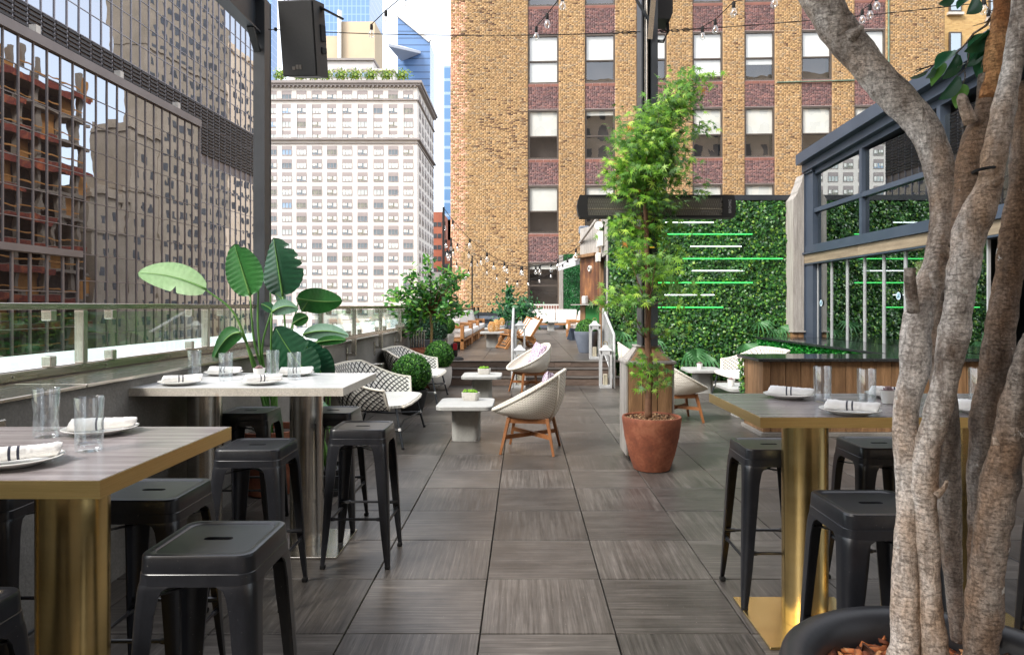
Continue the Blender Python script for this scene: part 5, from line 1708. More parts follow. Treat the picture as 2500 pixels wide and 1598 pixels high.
M_core = pm('dark_twigs', S(20, 34, 18), S(34, 52, 26), scale=10, rough=.95)
def potprof(r, h, kind):
    if kind == 'taper':
        return [(r * .58, 0), (r * .62, .004), (r * .80, h * .42), (r * .95, h * .8), (r, h - .01), (r * .995, h), (r * .9, h), (r * .88, h - .05), (.001, h - .06)]
    if kind == 'round':
        return [(r * .55, 0), (r * .66, .01), (r * .88, h * .25), (r * .98, h * .55), (r, h * .8), (r * .97, h), (r * .9, h), (r * .88, h - .05), (.001, h - .06)]
    return [(r * .62, 0), (r * .66, .008), (r * .82, h * .3), (r * .95, h * .68), (r, h * .93), (r * 1.0, h), (r * .9, h + .003), (r * .88, h - .04), (.001, h - .05)]
def boxwood(x, y, z, rp, hp, kind, mp_, rb, zb, lab):
    t = thing('boxwood_planter', lab, 'potted plant', (x, y, z), rng.uniform(0, 3), 'clipped boxwood balls in planters')
    MB().lathe(potprof(rp, hp, kind), 40).build('planter', mp_, t, smooth=40)
    a = obj('foliage', box_me, M_leaf, t, (0, 0, zb), kind='stuff'); a.scale = (rb,) * 3
    b = obj('core', core_me, M_core, t, (0, 0, zb)); b.scale = (rb,) * 3
boxwood(-1.50, 9.12, 0, .215, .33, 'taper', M_nearblack, .262, .55, 'boxwood ball in a black pot between the two woven loveseats')
boxwood(-1.46, 11.75, 0, .225, .40, 'round', M_concw, .255, .60, 'boxwood ball in a white pot beside the steps')
boxwood(-1.78, 15.6, DZ, .20, .42, 'taper', M_concw, .21, .60, 'small boxwood ball in a white pot by the near sofa arm')
boxwood(1.455, 15.35, DZ, .30, .485, 'taper', M_bluepot, .27, .49, 'boxwood dome in a big blue grey planter on the deck')

# ---- lanterns, handrails
def lantern():
    t = thing('candle_lantern', 'x', 'lantern', (0, 0, 0), 0, 'tall grey candle lanterns at the steps')
    w, h = .105, .66
    MB().rbox(-w, -w, 0, w, w, .05, .004).build('base', M_lantern, t)
    for sx in (-1, 1):
        for sy in (-1, 1):
            MB().box(sx * w - (sx > 0) * .036, sy * w - (sy > 0) * .036, .05, sx * w + (sx < 0) * .036, sy * w + (sy < 0) * .036, h - .06).build('corner_post', M_lantern, t)
    for k in range(4):
        vs, n = [], 8
        for j in range(n + 1):
            q = PI * j / n
            vs.append((-(w - .036) * math.cos(q), -w, h - .13 + .07 * math.sin(q)))
        top = [(-(w - .036), -w, h - .06), (w - .036, -w, h - .06)]
        poly = vs + [(w - .036, -w, h), (-(w - .036), -w, h)]
        back = [(x, y + .012, z) for x, y, z in poly]
        m = len(poly)
        b = MB().add(poly + back, [tuple(range(m)), tuple(range(m, 2 * m))[::-1]] + [(i, (i + 1) % m, m + (i + 1) % m, m + i) for i in range(m)])
        b.xf(Matrix.Rotation(k * PI / 2, 4, 'Z')).build('arch', M_lantern, t)
    loft(MB(), [rsq(w + .006, .004, h, 3), rsq(w + .006, .004, h + .012, 3), rsq(.055, .004, h + .055, 3), rsq(.03, .004, h + .10, 3)], True, True).build('roof', M_lantern, t)
    MB().tube([(math.cos(q) * .035, 0, h + .125 + math.sin(q) * .035) for q in np.linspace(0, 2 * PI, 16, endpoint=False)], .005, 6, closed=True).build('ring', M_brass, t)
    MB().lathe([(.04, .051), (.041, .06), (.041, .235), (.036, .24), (.001, .237)], 20).build('candle', M_candle, t)
    return t
ln0 = lantern()
for i, (x, y, z, lab) in enumerate(((1.47, 12.06, 0, 'grey lantern with ivory candle at the foot of the right handrail'), (1.43, 13.48, DZ, 'grey lantern on the top step beside the blue grey planter'),
                                     (-.06, 12.06, 0, 'grey lantern at the foot of the centre handrail behind the wicker chair'), (-.06, 13.48, DZ, 'grey lantern on the top step at the centre handrail'))):
    o = ln0 if i == 0 else dup(ln0)
    o.location = (x, y, z); o['label'] = lab
def handrail(x, lab):
    t = thing('handrail', lab, 'handrail', (x, 0, 0), 0, 'brushed steel step handrails')
    MB().tube([(0, 12.02, 0), (0, 12.02, .90), (0, 12.05, .945), (0, 12.1, .965), (0, 13.55, 1.38), (0, 13.62, 1.40), (0, 13.66, 1.37), (0, 13.67, DZ)], .024, 12).build('rail', M_lantern, t, smooth=60)
    MB().tube([(0, 12.03, .12), (0, 13.66, .56)], .012, 8).build('lower_rail', M_lantern, t)
    for k in range(9):
        y = 12.18 + k * .165
        MB().cyl((0, y, .12 + (y - 12.03) * .27), (0, y, .965 + (y - 12.1) * .286), .008, n=8).build('baluster', M_lantern, t)
handrail(1.62, 'right steel handrail with balusters beside the ivy wall')
handrail(-.19, 'centre steel handrail seen end on before the lounge chairs')

# ---- deck sofas, lounge chairs, rattan lanterns
def sofa(n, lab, L, arm0=True):
    t = thing('teak_sofa', lab, 'sofa', (0, 0, 0), 0, 'teak sofas with grey striped cushions')
    # local: faces +x, runs along +y from 0 to L; depth .86
    d = .86
    MB().rbox(.0, .0, .20, d, L, .27, .006).build('seat_frame', M_teak, t)
    for y in ((0, L - .09) if arm0 else (L - .09,)):
        a = MB().rbox(d - .09, y, 0, d, y + .09, .60, .012).rbox(.0, y, .51, d - .092, y + .09, .60, .012).rbox(0, y, 0, .09, y + .09, .505, .008)
        a.build('arm_frame', M_teak, t)
    MB().rbox(-.02, 0, .27, .03, L, .66, .006).build('back_frame', M_teak, t)
    for y in np.arange(.9, L - .2, .9):
        MB().rbox(d - .08, y, 0, d - .02, y + .06, .199, .004).build('leg', M_teak, t)
    w = (L - .2) / n
    for k in range(n):
        y = .1 + w * k
        MB().rbox(.1, y + .005, .275, d + .02, y + w - .005, .44, .045, 3).build('seat_cushion', M_cushion, t, smooth=60)
        b = MB().rbox(-.09, y + .01, -.25, .09, y + w - .01, .25, .06, 3)
        b.xf(Matrix.Translation((.40, 0, .665)) @ Matrix.Rotation(-.25, 4, 'Y')).build('back_cushion', M_cushion, t, smooth=60)
    return t
sf = sofa(2, 'near teak sofa with striped cushions along the left of the deck', 2.6)
sf.location = (-2.28, 16.25, DZ)
s2_ = sofa(2, 'second teak sofa with striped cushions farther along the deck', 2.6)
s2_.location = (-2.28, 19.1, DZ)
s3_ = sofa(3, 'third teak sofa closing the left row on the deck', 3.2)
s3_.location = (-2.28, 21.9, DZ)
s4_ = sofa(2, 'far white cushioned sofa against the hedge screen', 2.2)
s4_.location = (2.62, 31.6, DZ); s4_.rotation_euler.z = -PI / 2
s4_.location = (.42, 31.9, DZ)
s5_ = sofa(1, 'single teak armchair seen behind the blue grey planter', .95)
s5_.location = (2.35, 23.4, DZ); s5_.rotation_euler.z = PI
pillow((-1.72, 16.55, DZ + .56), (0, .1, .6), 'small grey bolster cushion leaning in the near sofa corner', .2, M_cushion, 'cushion', None, .08)
def lounge_chair():
    t = thing('lounge_chair', 'x', 'lounge chair', (0, 0, 0), 0, 'teak lounge chairs with black and white straps')
    # faces -x
    for y in (-.31, .31):
        MB().bar((-.36, y, .36), (.30, y, .22), .04, .06).bar((.16, y, .24), (.46, y, .74), .04, .055).bar((-.22, y, .31), (-.42, y, 0), .04, .06).bar((.12, y, .26), (.42, y, 0), .04, .065).bar((.08, y, .26), (.26, y, .25), .04, .1).build('side_frame', M_teak, t)
    for p in ((-.34, .36), (.28, .235), (.44, .70), (-.40, .04), (.36, .05)):
        MB().bar((p[0], -.29, p[1]), (p[0], .29, p[1]), .03, .03).build('cross_rail', M_teak, t)
    for k in range(9):
        f = (k + .5) / 9
        MB().rbox(-.31 + .56 * f - .026, -.29, .372 - .125 * f, -.31 + .56 * f + .026, .29, .39 - .125 * f, .006).build('seat_strap', M_cream if k % 3 else M_cordk, t)
    for k in range(9):
        f = (k + .5) / 9
        c = Vector((.20 + .24 * f, 0, .31 + .40 * f))
        MB().rbox(-.01, -.29, -.026, .01, .29, .026, .006).xf(Matrix.Translation(c) @ Matrix.Rotation(.54, 4, 'Y')).build('back_strap', M_cream if k % 2 else M_cushion, t)
    return t
lc0 = lounge_chair()
for i, (x, y, lab) in enumerate(((-.12, 16.95, 'teak lounge chair nearest the centre handrail'), (-.16, 18.5, 'middle teak lounge chair of the row on the deck'), (-.2, 20.1, 'farthest teak lounge chair of the row on the deck'))):
    o = lc0 if i == 0 else dup(lc0)
    o.location = (x, y, DZ); o['label'] = lab
    o.scale = (1.12, 1, 1)
    o.rotation_euler.z = .42
M_rat = pm('honey_rattan', S(196, 142, 74), S(222, 172, 104), scale=20, rough=.6)
def rattan():
    t = thing('rattan_lantern', 'x', 'lantern', (0, 0, 0), 0, 'rattan lanterns on the deck tables')
    prof = [(.05, .0), (.085, .05), (.098, .11), (.088, .18), (.058, .235), (.046, .25)]
    b = MB()
    for k in range(16):
        a = 2 * PI * k / 16
        b.tube([(r * math.cos(a + .25 * i), r * math.sin(a + .25 * i), z) for i, (r, z) in enumerate(prof)], .0045, 5)
        b.tube([(r * math.cos(a - .25 * i), r * math.sin(a - .25 * i), z) for i, (r, z) in enumerate(prof)], .0045, 5)
    for r, z in prof:
        b.tube([(r * math.cos(q), r * math.sin(q), z) for q in np.linspace(0, 2 * PI, 20, endpoint=False)], .006, 5, closed=True)
    b.build('cane_cage', M_rat, t)
    MB().lathe([(.05, 0), (.05, .012), (.001, .012)], 16).build('base', M_rat, t)
    MB().lathe([(.035, .013), (.035, .15), (.001, .15)], 14).build('candle', M_candle, t)
    return t
rl0 = rattan()
for i, (x, y, lab) in enumerate(((-.80, 17.25, 'rattan lantern nearest the camera on the first deck table'), (-.70, 17.6, 'rattan lantern tucked behind the nearest one'), (-.80, 20.45, 'rattan lantern on the second deck table'), (-.72, 23.1, 'rattan lantern on the third deck table'))):
    o = rl0 if i == 0 else dup(rl0)
    o.location = (x, y, DZ + .4005); o['label'] = lab
sg = thing('sandwich_board', 'dark blue folding board beside the blue grey planter', 'sign', (1.55, 21.0, DZ), .4)
MB().bar((-.10, 0, 0), (0, 0, .36), .025, .22).bar((.10, 0, 0), (.01, 0, .36), .025, .22).build('board', M_slate, sg)
MB().cyl((0.005, -.1, .362), (0.005, .1, .362), .008, n=8).build('hinge', M_steel, sg)
bag = thing('tote_bag', 'small black and red bag lying by the white pot', 'bag', (-1.42, 13.9, DZ))
MB().rbox(-.07, -.1, 0, .07, .1, .30, .05, 2).build('bag_body', M_nearblack, bag, smooth=60)
MB().rbox(-.01, -.106, .16, .075, -.101, .30, .002).build('red_panel', pm('red_cloth', S(180, 36, 46), rough=.8), bag)
db = thing('pole_base', 'small black rubber weight on the deck by the sofa arm', 'weight', (-1.28, 13.3, DZ))
MB().lathe([(.11, 0), (.115, .02), (.08, .05), (.02, .06), (.001, .06)], 20).build('weight', M_rubber, db, smooth=40)
tb_ = thing('steel_bin', 'small square stainless steel bin by the wall between the loveseats', 'bin', (-2.02, 9.4, 0))
MB().rbox(-.075, -.075, 0, .075, .075, .62, .004).build('bin_body', M_steel, tb_)
MB().rbox(-.078, -.078, .621, .078, .078, .66, .01).build('lid', M_steel, tb_)
# ================================================================== PLANTS AND STRING LIGHTS
def bark_mat(name, dark, mid, pale, tan):
    m, N, L, B = newmat(name)
    tc = N.new('ShaderNodeTexCoord')
    def noi(sc_, st, det=6, rg=.62):
        mp = N.new('ShaderNodeMapping'); mp.inputs['Scale'].default_value = st
        L.new(tc.outputs['Object'], mp.inputs['Vector'])
        n = N.new('ShaderNodeTexNoise'); n.inputs['Scale'].default_value = sc_; n.inputs['Detail'].default_value = det; n.inputs['Roughness'].default_value = rg
        L.new(mp.outputs[0], n.inputs['Vector'])
        return n.outputs['Fac']
    def ramp(src, els):
        r = N.new('ShaderNodeValToRGB'); e = r.color_ramp.elements
        e[0].position, e[0].color = els[0]; e[1].position, e[1].color = els[-1]
        for p, c in els[1:-1]:
            x = e.new(p); x.color = c
        L.new(src, r.inputs[0]); return r.outputs[0]
    def mix(f, a, b, mode='MIX'):
        x = N.new('ShaderNodeMixRGB'); x.blend_type = mode
        for i, q in ((0, f), (1, a), (2, b)):
            if isinstance(q, (int, float)): x.inputs[i].default_value = q
            elif isinstance(q, tuple): x.inputs[i].default_value = q
            else: L.new(q, x.inputs[i])
        return x.outputs[0]
    patch = noi(9, (1, 1, .45), 5)
    col_ = ramp(patch, [(.34, dark), (.45, mid), (.57, pale), (.70, mid)])
    tanf = ramp(noi(5, (1, 1, .5), 4), [(.44, (0, 0, 0, 1)), (.64, (.9, .9, .9, 1))])
    col_ = mix(tanf, col_, tan)
    crack = ramp(noi(40, (1.0, 1.0, 4.0), 7, .75), [(.40, (.22, .2, .18, 1)), (.47, (1, 1, 1, 1)), (1, (1, 1, 1, 1))])
    col_ = mix(.42, col_, crack, 'MULTIPLY')
    vc = ramp(noi(34, (2.2, 2.2, .35), 5, .7), [(.38, (.3, .27, .25, 1)), (.46, (1, 1, 1, 1)), (1, (1, 1, 1, 1))])
    col_ = mix(.3, col_, vc, 'MULTIPLY')
    sp = ramp(noi(150, (1, 1, 1), 3), [(.35, (.62, .6, .58, 1)), (.65, (1.25, 1.25, 1.25, 1))])
    col_ = mix(1.0, col_, sp, 'MULTIPLY')
    lich = ramp(noi(22, (1, 1, 1), 5, .7), [(.66, (0, 0, 0, 1)), (.70, (1, 1, 1, 1))])
    col_ = mix(lich, col_, S(216, 212, 204))
    L.new(col_, B.inputs['Base Color'])
    h = N.new('ShaderNodeMath'); h.operation = 'MULTIPLY_ADD'
    L.new(crack, h.inputs[0]); h.inputs[1].default_value = .6; L.new(noi(60, (1, 1, .6), 6, .7), h.inputs[2])
    h2 = N.new('ShaderNodeMath'); h2.operation = 'MULTIPLY_ADD'
    L.new(vc, h2.inputs[0]); h2.inputs[1].default_value = .7; L.new(h.outputs[0], h2.inputs[2])
    bp = N.new('ShaderNodeBump'); bp.inputs['Strength'].default_value = .7; bp.inputs['Distance'].default_value = .007
    L.new(h2.outputs[0], bp.inputs['Height']); L.new(bp.outputs[0], B.inputs['Normal'])
    B.inputs['Roughness'].default_value = .85
    return m
M_bark = bark_mat('pale_bark', S(108, 90, 76), S(184, 174, 165), S(224, 217, 210), S(190, 160, 132))
M_barkd = bark_mat('dark_bark', S(52, 42, 35), S(112, 100, 90), S(162, 152, 142), S(146, 116, 90))
M_barkt = bark_mat('torn_bark', S(112, 66, 40), S(164, 112, 68), S(200, 154, 106), S(180, 120, 72))
M_twig = pm('brown_twig', S(92, 64, 46), S(120, 86, 62), scale=20, rough=.8)

def catmull(P, n):
    out = []
    P = [np.array(p, dtype=float) for p in P]
    P = [2 * P[0] - P[1]] + P + [2 * P[-1] - P[-2]]
    for i in range(1, len(P) - 2):
        for k in range(n):
            t = k / n
            a, b, c, d = P[i - 1], P[i], P[i + 1], P[i + 2]
            out.append(.5 * (2 * b + (c - a) * t + (2 * a - 5 * b + 4 * c - d) * t * t + (3 * b - a - 3 * c + d) * t ** 3))
    out.append(P[-2])
    return out
def limb(name, pts, mat, parent, seg=14, n=36, amp=.10, seed=0):
    """pts: (x, y, z, r); surface roughened by noise"""
    C = catmull(pts, seg)
    b = MB().tube([c[:3] for c in C], [c[3] for c in C], n)
    k = len(C)
    vs = []
    for i, v in enumerate(b.v):
        c = C[min(i // n, k - 1)]
        o = Vector(v) - Vector(c[:3])
        q = Vector(v) * 9 + Vector((seed, 0, 0))
        s = 1 + amp * noise.noise(q) + amp * .7 * noise.noise(q * 2.7) + amp * .25 * noise.noise(Vector((q.x * 5, q.y * 5, q.z * 1.6))) + amp * .35 * noise.noise(q * 7.3)
        vs.append(tuple(Vector(c[:3]) + o * s))
    b.v = vs
    return b.build(name, mat, parent, smooth=180)

# ---- ficus in the round black planter (foreground right)
fp = thing('round_planter', 'wide round black planter of bark chips under the ficus', 'planter', (1.07, 1.63, 0))
MB().lathe([(.30, 0), (.36, .01), (.41, .28), (.425, .46), (.428, .505), (.42, .535), (.40, .548), (.372, .548), (.345, .535), (.33, .51), (.325, .47), (.001, .46)], 72).build('planter_shell', pm('black_resin', S(33, 33, 36), S(40, 40, 43), scale=6, rough=.42, fine=90, fineamt=.15), fp, smooth=50)
n = 900
a, r = nrg.uniform(0, 2 * PI, n), .325 * np.sqrt(nrg.uniform(0, 1, n))
pos = np.stack([r * np.cos(a), r * np.sin(a), .462 + nrg.uniform(0, .028, n)], 1)
CH = ([(-.5, -.22, 0), (.5, -.16, .03), (.46, .2, 0), (-.4, .24, .05), (-.45, -.15, -.16), (.42, -.12, -.14), (.4, .15, -.16), (-.36, .18, -.14)],
      [(0, 1, 2), (0, 2, 3), (0, 4, 5), (0, 5, 1), (1, 5, 6), (1, 6, 2), (2, 6, 7), (2, 7, 3), (3, 7, 4), (3, 4, 0)])
ax, ay, az = frames(np.array((0, 0, 1.))[None] + nrg.normal(size=(n, 3)) * .5)
obj('bark_chips', scatter('bark_chips', *CH, pos, ax, ay, az, .045 * nrg.uniform(.6, 1.5, n), pal([(150, 84, 48), (178, 108, 64), (112, 62, 40), (196, 142, 96), (92, 60, 44)], n, .2)), pm('bark_chip', S(150, 90, 50), attr='Col', rough=.8, spec=.4), fp, kind='stuff')
MB().lathe([(.001, .486), (.06, .487), (.10, .474), (.13, .462)], 24, (.03, -.03, 0), sx=1.3).build('stone', pm('white_plaster_lump', S(190, 186, 172), S(226, 224, 214), scale=14, rough=.9, bump=.8, bscale=40), fp, smooth=180)
ft_ = thing('ficus_tree', 'many stemmed ficus with pale peeling bark in the round black planter', 'tree', (0, 0, 0))
def px(L):
    return [(*pt(u, v, Y), .92 * r * Y / F) for u, v, r, Y in L]
limb('trunk', px([(2207, 1610, 44, 1.60), (2211, 1560, 36, 1.60), (2211, 1431, 33, 1.61), (2214, 1283, 28, 1.62), (2217, 1185, 28, 1.63), (2211, 1086, 29, 1.64), (2213, 988, 31, 1.65), (2232, 900, 37, 1.66), (2236, 806, 37, 1.67), (2257, 724, 35, 1.68), (2289, 642, 36, 1.69), (2301, 560, 33, 1.70), (2305, 473, 36, 1.71), (2278, 364, 39, 1.72), (2238, 291, 41, 1.73), (2135, 182, 41, 1.75), (2047, 73, 45, 1.76), (2003, 0, 45, 1.77), (1960, -80, 47, 1.78)]), M_bark, ft_, seed=1)
limb('trunk', px([(2282, 1610, 38, 1.585), (2276, 1554, 33, 1.585), (2267, 1431, 30, 1.59), (2262, 1283, 29, 1.60), (2256, 1185, 31, 1.60), (2266, 1086, 34, 1.60), (2294, 988, 33, 1.59), (2317, 888, 34, 1.58), (2331, 806, 37, 1.58), (2342, 724, 37, 1.57), (2356, 642, 38, 1.56), (2368, 560, 40, 1.56), (2391, 509, 39, 1.55), (2419, 437, 31, 1.55), (2431, 364, 29, 1.54), (2451, 255, 27, 1.54), (2475, 146, 26, 1.53), (2492, 36, 25, 1.53), (2505, -80, 25, 1.52)]), M_bark, ft_, amp=.16, seed=9)
limb('trunk', px([(2352, 600, 34, 1.60), (2362, 500, 34, 1.62), (2371, 380, 33, 1.63), (2408, 265, 28, 1.64), (2418, 182, 28, 1.64)]), M_barkd, ft_, seed=4)
limb('broken_limb', px([(2412, 240, 20, 1.625), (2428, 170, 25, 1.63), (2438, 91, 25, 1.635), (2446, 0, 17, 1.64), (2452, -70, 16, 1.64)]), M_barkt, ft_, amp=.25, seed=6)
limb('trunk', px([(2345, 1560, 24, 1.80), (2330, 1450, 20, 1.80), (2318, 1250, 28, 1.79), (2310, 1040, 32, 1.78), (2292, 860, 26, 1.77), (2300, 760, 22, 1.76), (2318, 690, 20, 1.74)]), M_barkd, ft_, seed=12)
limb('trunk', px([(2400, 1560, 34, 1.86), (2392, 1300, 28, 1.86), (2400, 1135, 36, 1.86), (2413, 978, 37, 1.85), (2444, 806, 34, 1.84), (2466, 642, 32, 1.83), (2482, 540, 31, 1.82), (2500, 380, 30, 1.81), (2512, 200, 28, 1.80)]), M_barkd, ft_, amp=.16, seed=15)
limb('trunk', px([(2394, 1610, 44, 1.56), (2398, 1540, 41, 1.56), (2424, 1283, 43, 1.55), (2462, 1086, 38, 1.54), (2490, 960, 36, 1.53), (2530, 820, 34, 1.52)]), M_barkd, ft_, amp=.2, seed=20)
for L, sd in (([(2230, 760, 16, 1.62), (2222, 690, 15, 1.60), (2222, 655, 14, 1.60)], 3), ([(2290, 700, 14, 1.575), (2275, 665, 9, 1.57), (2306, 680, 6, 1.57)][:2], 5), ([(2370, 300, 16, 1.61), (2350, 245, 13, 1.60), (2352, 236, 11, 1.60)], 7), ([(2285, 1210, 10, 1.57), (2305, 1190, 6, 1.565), (2312, 1172, 4, 1.56)], 8), ([(2075, 90, 20, 1.72), (2098, 72, 10, 1.70), (2102, 66, 8, 1.70)], 10), ([(2425, 450, 12, 1.52), (2450, 436, 6, 1.51)], 11), ([(2432, 1085, 8, 1.51), (2428, 1066, 5, 1.51)], 13)):
    limb('branch_stub', px(L), M_bark, ft_, seg=4, n=12, seed=sd)
c = [pt(2405 + 30 * math.cos(q), 416 + 5 * math.sin(q) - 6 * math.cos(q), 1.545 + .033 * math.sin(q)) for q in np.linspace(0, 2 * PI, 24, endpoint=False)]
MB().tube(c, .0035, 6, closed=True).build('black_strap', M_rubber, ft_)
M_fleaf = [pm('ficus_leaf', S(40, 98, 64), S(58, 120, 80), scale=9, rough=.42, trans=.15), pm('ficus_leaf_new', S(96, 150, 66), S(122, 172, 84), scale=9, rough=.42, trans=.3), pm('ficus_leaf_pale', S(112, 148, 128), S(140, 172, 152), scale=9, rough=.45, trans=.2)]
def flat_leaf(p, q, w, side, curl=.12, n=8, m=4):
    p, q = Vector(p), Vector(q)
    d = q - p
    L = d.length
    s = (Vector(side) - d * (Vector(side).dot(d) / d.length_squared)).normalized()
    nn = d.cross(s).normalized()
    def f(u, v):
        t, e = u, 2 * v - 1
        wd = w * (math.sin(PI * min(1, t ** .75)) ** .8 if 0 < t < 1 else 0.0) + .0004
        return p + d * t + s * wd * e + nn * (abs(e) * wd * .35 - curl * L * t * t + .02 * L * math.sin(7 * t + e * 2) * abs(e))
    return MB().grid(f, n, m)
LV = [((470, 450), (300, 600), .019, 0), ((525, 495), (400, 705), .021, 0), ((382, 560), (268, 752), .015, 1), ((530, 690), (370, 892), .022, 0), ((552, 752), (490, 955), .018, 1), ((800, 300), (600, 470), .022, 0), ((760, 290), (590, 430), .016, 0),
      ((740, 430), (600, 600), .016, 0), ((745, 480), (690, 692), .018, 0), ((690, -20), (610, 122), .024, 0), ((620, -20), (500, 62), .016, 0), ((480, -30), (356, 42), .014, 0), ((292, 590), (108, 636), .006, 2), ((238, 640), (90, 712), .007, 2),
      ((1110, 20), (940, 122), .022, 0), ((960, 120), (1045, 190), .014, 0), ((600, 560), (500, 600), .010, 2), ((330, 610), (240, 700), .010, 2), ((720, 440), (620, 560), .02, 0), ((790, 270), (740, 400), .013, 0), ((1040, -20), (980, 60), .02, 0), ((1000, 200), (1050, 260), .015, 0)]
for k, (a, b, w, m) in enumerate(LV):
    Y = 1.66 + .015 * (k % 5)
    p, q = pt(2200 + a[0] / 3.663, a[1] / 3.663, Y), pt(2200 + b[0] / 3.663, b[1] / 3.663, Y - .012)
    flat_leaf(p, q, w * 1.05, (1, .5 if k % 2 else -.6, .25)).build('leaf', M_fleaf[m], ft_, smooth=180)
def twig(L, Y, r, parent, mat=None):
    MB().tube([pt(2200 + x / 3.663, y / 3.663, Y) for x, y in L], [r * (1 - .6 * i / (len(L) - 1)) for i in range(len(L))], 6).build('twig', mat or M_barkd, parent, smooth=180)
twig([(830, 80), (830, 130), (760, 230), (650, 300), (580, 390), (500, 470), (440, 510), (300, 580), (130, 630)], 1.68, .0035, ft_)
twig([(830, 120), (760, 200), (640, 235)], 1.68, .002, ft_)
twig([(610, 460), (595, 560), (570, 620), (500, 690)], 1.68, .002, ft_)
twig([(570, 640), (572, 700), (550, 755)], 1.68, .002, ft_)
twig([(740, 360), (745, 480), (715, 610)], 1.68, .002, ft_)
twig([(300, 575), (230, 640), (130, 690)], 1.68, .0016, ft_)

# ---- Japanese maple in the terracotta pot
tp = thing('terracotta_pot', 'tall terracotta pot holding the green maple', 'pot', (1.145, 6.02, 0))
MB().lathe([(.145, 0), (.16, .008), (.205, .14), (.24, .29), (.258, .42), (.262, .455), (.258, .472), (.246, .474), (.236, .465), (.232, .43), (.001, .425)], 56).build('pot_body', M_terra, tp, smooth=40)
MB().lathe([(.232, .432), (.15, .446), (.001, .45)], 32).build('mulch', M_soil, tp, smooth=180)
n = 500
a, r = nrg.uniform(0, 2 * PI, n), .225 * np.sqrt(nrg.uniform(0, 1, n))
pos = np.stack([r * np.cos(a), r * np.sin(a), .445 + nrg.uniform(0, .018, n)], 1)
ax, ay, az = frames(np.array((0, 0, 1.))[None] + nrg.normal(size=(n, 3)) * .35)
obj('mulch_chips', scatter('mulch_chips', *CH, pos, ax, ay, az, .022 * nrg.uniform(.6, 1.6, n), pal([(150, 116, 82), (118, 84, 58), (180, 146, 108), (92, 66, 48)], n, .2)), pm('mulch_chip', S(150, 90, 50), attr='Col', rough=.9), tp, kind='stuff')
mt_ = thing('japanese_maple', 'slender japanese maple with bright green leaves in the terracotta pot', 'tree', (0, 0, 0))
YM = 6.0
tr = [(1583, 1020, 9, YM), (1584, 960, 8, YM), (1588, 900, 7.5, YM), (1581, 830, 7.2, YM), (1583, 750, 7, YM), (1580, 660, 6.6, YM), (1578, 560, 6, YM), (1576, 480, 5.2, YM), (1590, 400, 4.5, YM), (1604, 330, 3.4, YM), (1640, 270, 2.4, YM), (1690, 195, 1.2, YM)]
limb('trunk', [(*pt(u, v, Y), r * Y / F) for u, v, r, Y in tr], M_twig, mt_, seg=5, n=10, amp=.08)
EN = [(182, 1692, 10, .1), (205, 1672, 30, .15), (230, 1650, 50, .2), (255, 1610, 78, .25), (290, 1590, 84, .3), (330, 1590, 76, .3), (370, 1590, 72, .3), (405, 1580, 84, .32), (432, 1585, 115, .34), (462, 1588, 84, .3), (500, 1576, 58, .26), (540, 1572, 78, .32),
      (580, 1566, 84, .32), (620, 1565, 92, .32), (660, 1562, 96, .3), (690, 1550, 88, .28), (715, 1530, 66, .24), (745, 1525, 52, .2), (785, 1560, 52, .15), (815, 1588, 40, .1)]
def env(v):
    vs = [e[0] for e in EN]
    return [float(np.interp(v, vs, [e[k] for e in EN])) for k in (1, 2, 3)]
sprays, bm2 = [], MB()
trunk_pts = [Vector(pt(u, v, Y)) for u, v, r, Y in tr]
for k in range(150):
    v = rng.choice((rng.uniform(182, 400), rng.uniform(240, 470), rng.uniform(400, 700), rng.uniform(370, 450), rng.uniform(240, 460), rng.uniform(540, 760)))
    c, w, dp = env(v)
    e = rng.uniform(-1, 1)
    e = math.copysign(abs(e) ** .8, e)
    p = pt(c + w * .60 * e, v, YM) + Vector((0, rng.uniform(-dp, dp) * math.sqrt(max(0, 1 - e * e * .8)), 0))
    sprays.append((p, 1))
    if k % 3 == 0:
        b0 = min(trunk_pts, key=lambda q: (q - (p - Vector((0, 0, .28)))).length)
        bm2.tube([b0, b0.lerp(p, .5) + Vector((0, 0, -.03)), p], [.006, .004, .002], 5)
for k in range(13):
    sprays.append((pt(rng.gauss(1580, 30), rng.uniform(462, 565), YM) + Vector((0, rng.uniform(-.2, .2), 0)), .8))
for u, v in ((1640, 262), (1668, 235), (1690, 195), (1655, 250), (1700, 310), (1716, 312), (1680, 320), (1515, 415), (1495, 420), (1530, 430), (1690, 445), (1715, 462), (1640, 590), (1660, 700), (1640, 735), (1620, 690), (1500, 700), (1490, 740), (1510, 760), (1505, 720), (1530, 735), (1545, 790), (1640, 800), (1590, 800), (1570, 895), (1585, 905), (1600, 900), (1595, 925), (1585, 885), (1605, 915), (1598, 940), (1580, 860)):
    p = pt(u, v, YM) + Vector((0, rng.uniform(-.08, .08), 0))
    sprays.append((p, .6))
    if 480 < v < 880 or v < 330:
        b0 = min(trunk_pts, key=lambda q: (q - (p - Vector((0, 0, .15)))).length)
        bm2.tube([b0, b0.lerp(p, .5) + Vector((0, 0, -.02)), p], [.004, .003, .0015], 5)
bm2.build('branches', M_twig, mt_, smooth=180)
P, N_, Up = [], [], []
for p, s in sprays:
    tilt = Vector((rng.gauss(0, .35), -.8 + rng.gauss(0, .3), .7)).normalized()
    outd = Vector((p.x - pt(1580, 0, YM).x, (p.y - YM) * .8 - .1, -.10)).normalized()
    for k in range(int((24 if s == 1 else 13))):
        o = Vector((rng.gauss(0, .075 * s + .02), rng.gauss(0, .07), rng.gauss(0, .03)))
        P.append(p + o)
        N_.append(tilt + Vector((rng.gauss(0, .32), rng.gauss(0, .32), rng.gauss(0, .2))))
        Up.append(outd + o * 4 + Vector((rng.gauss(0, .4), rng.gauss(0, .4), rng.gauss(0, .3) - .3)))
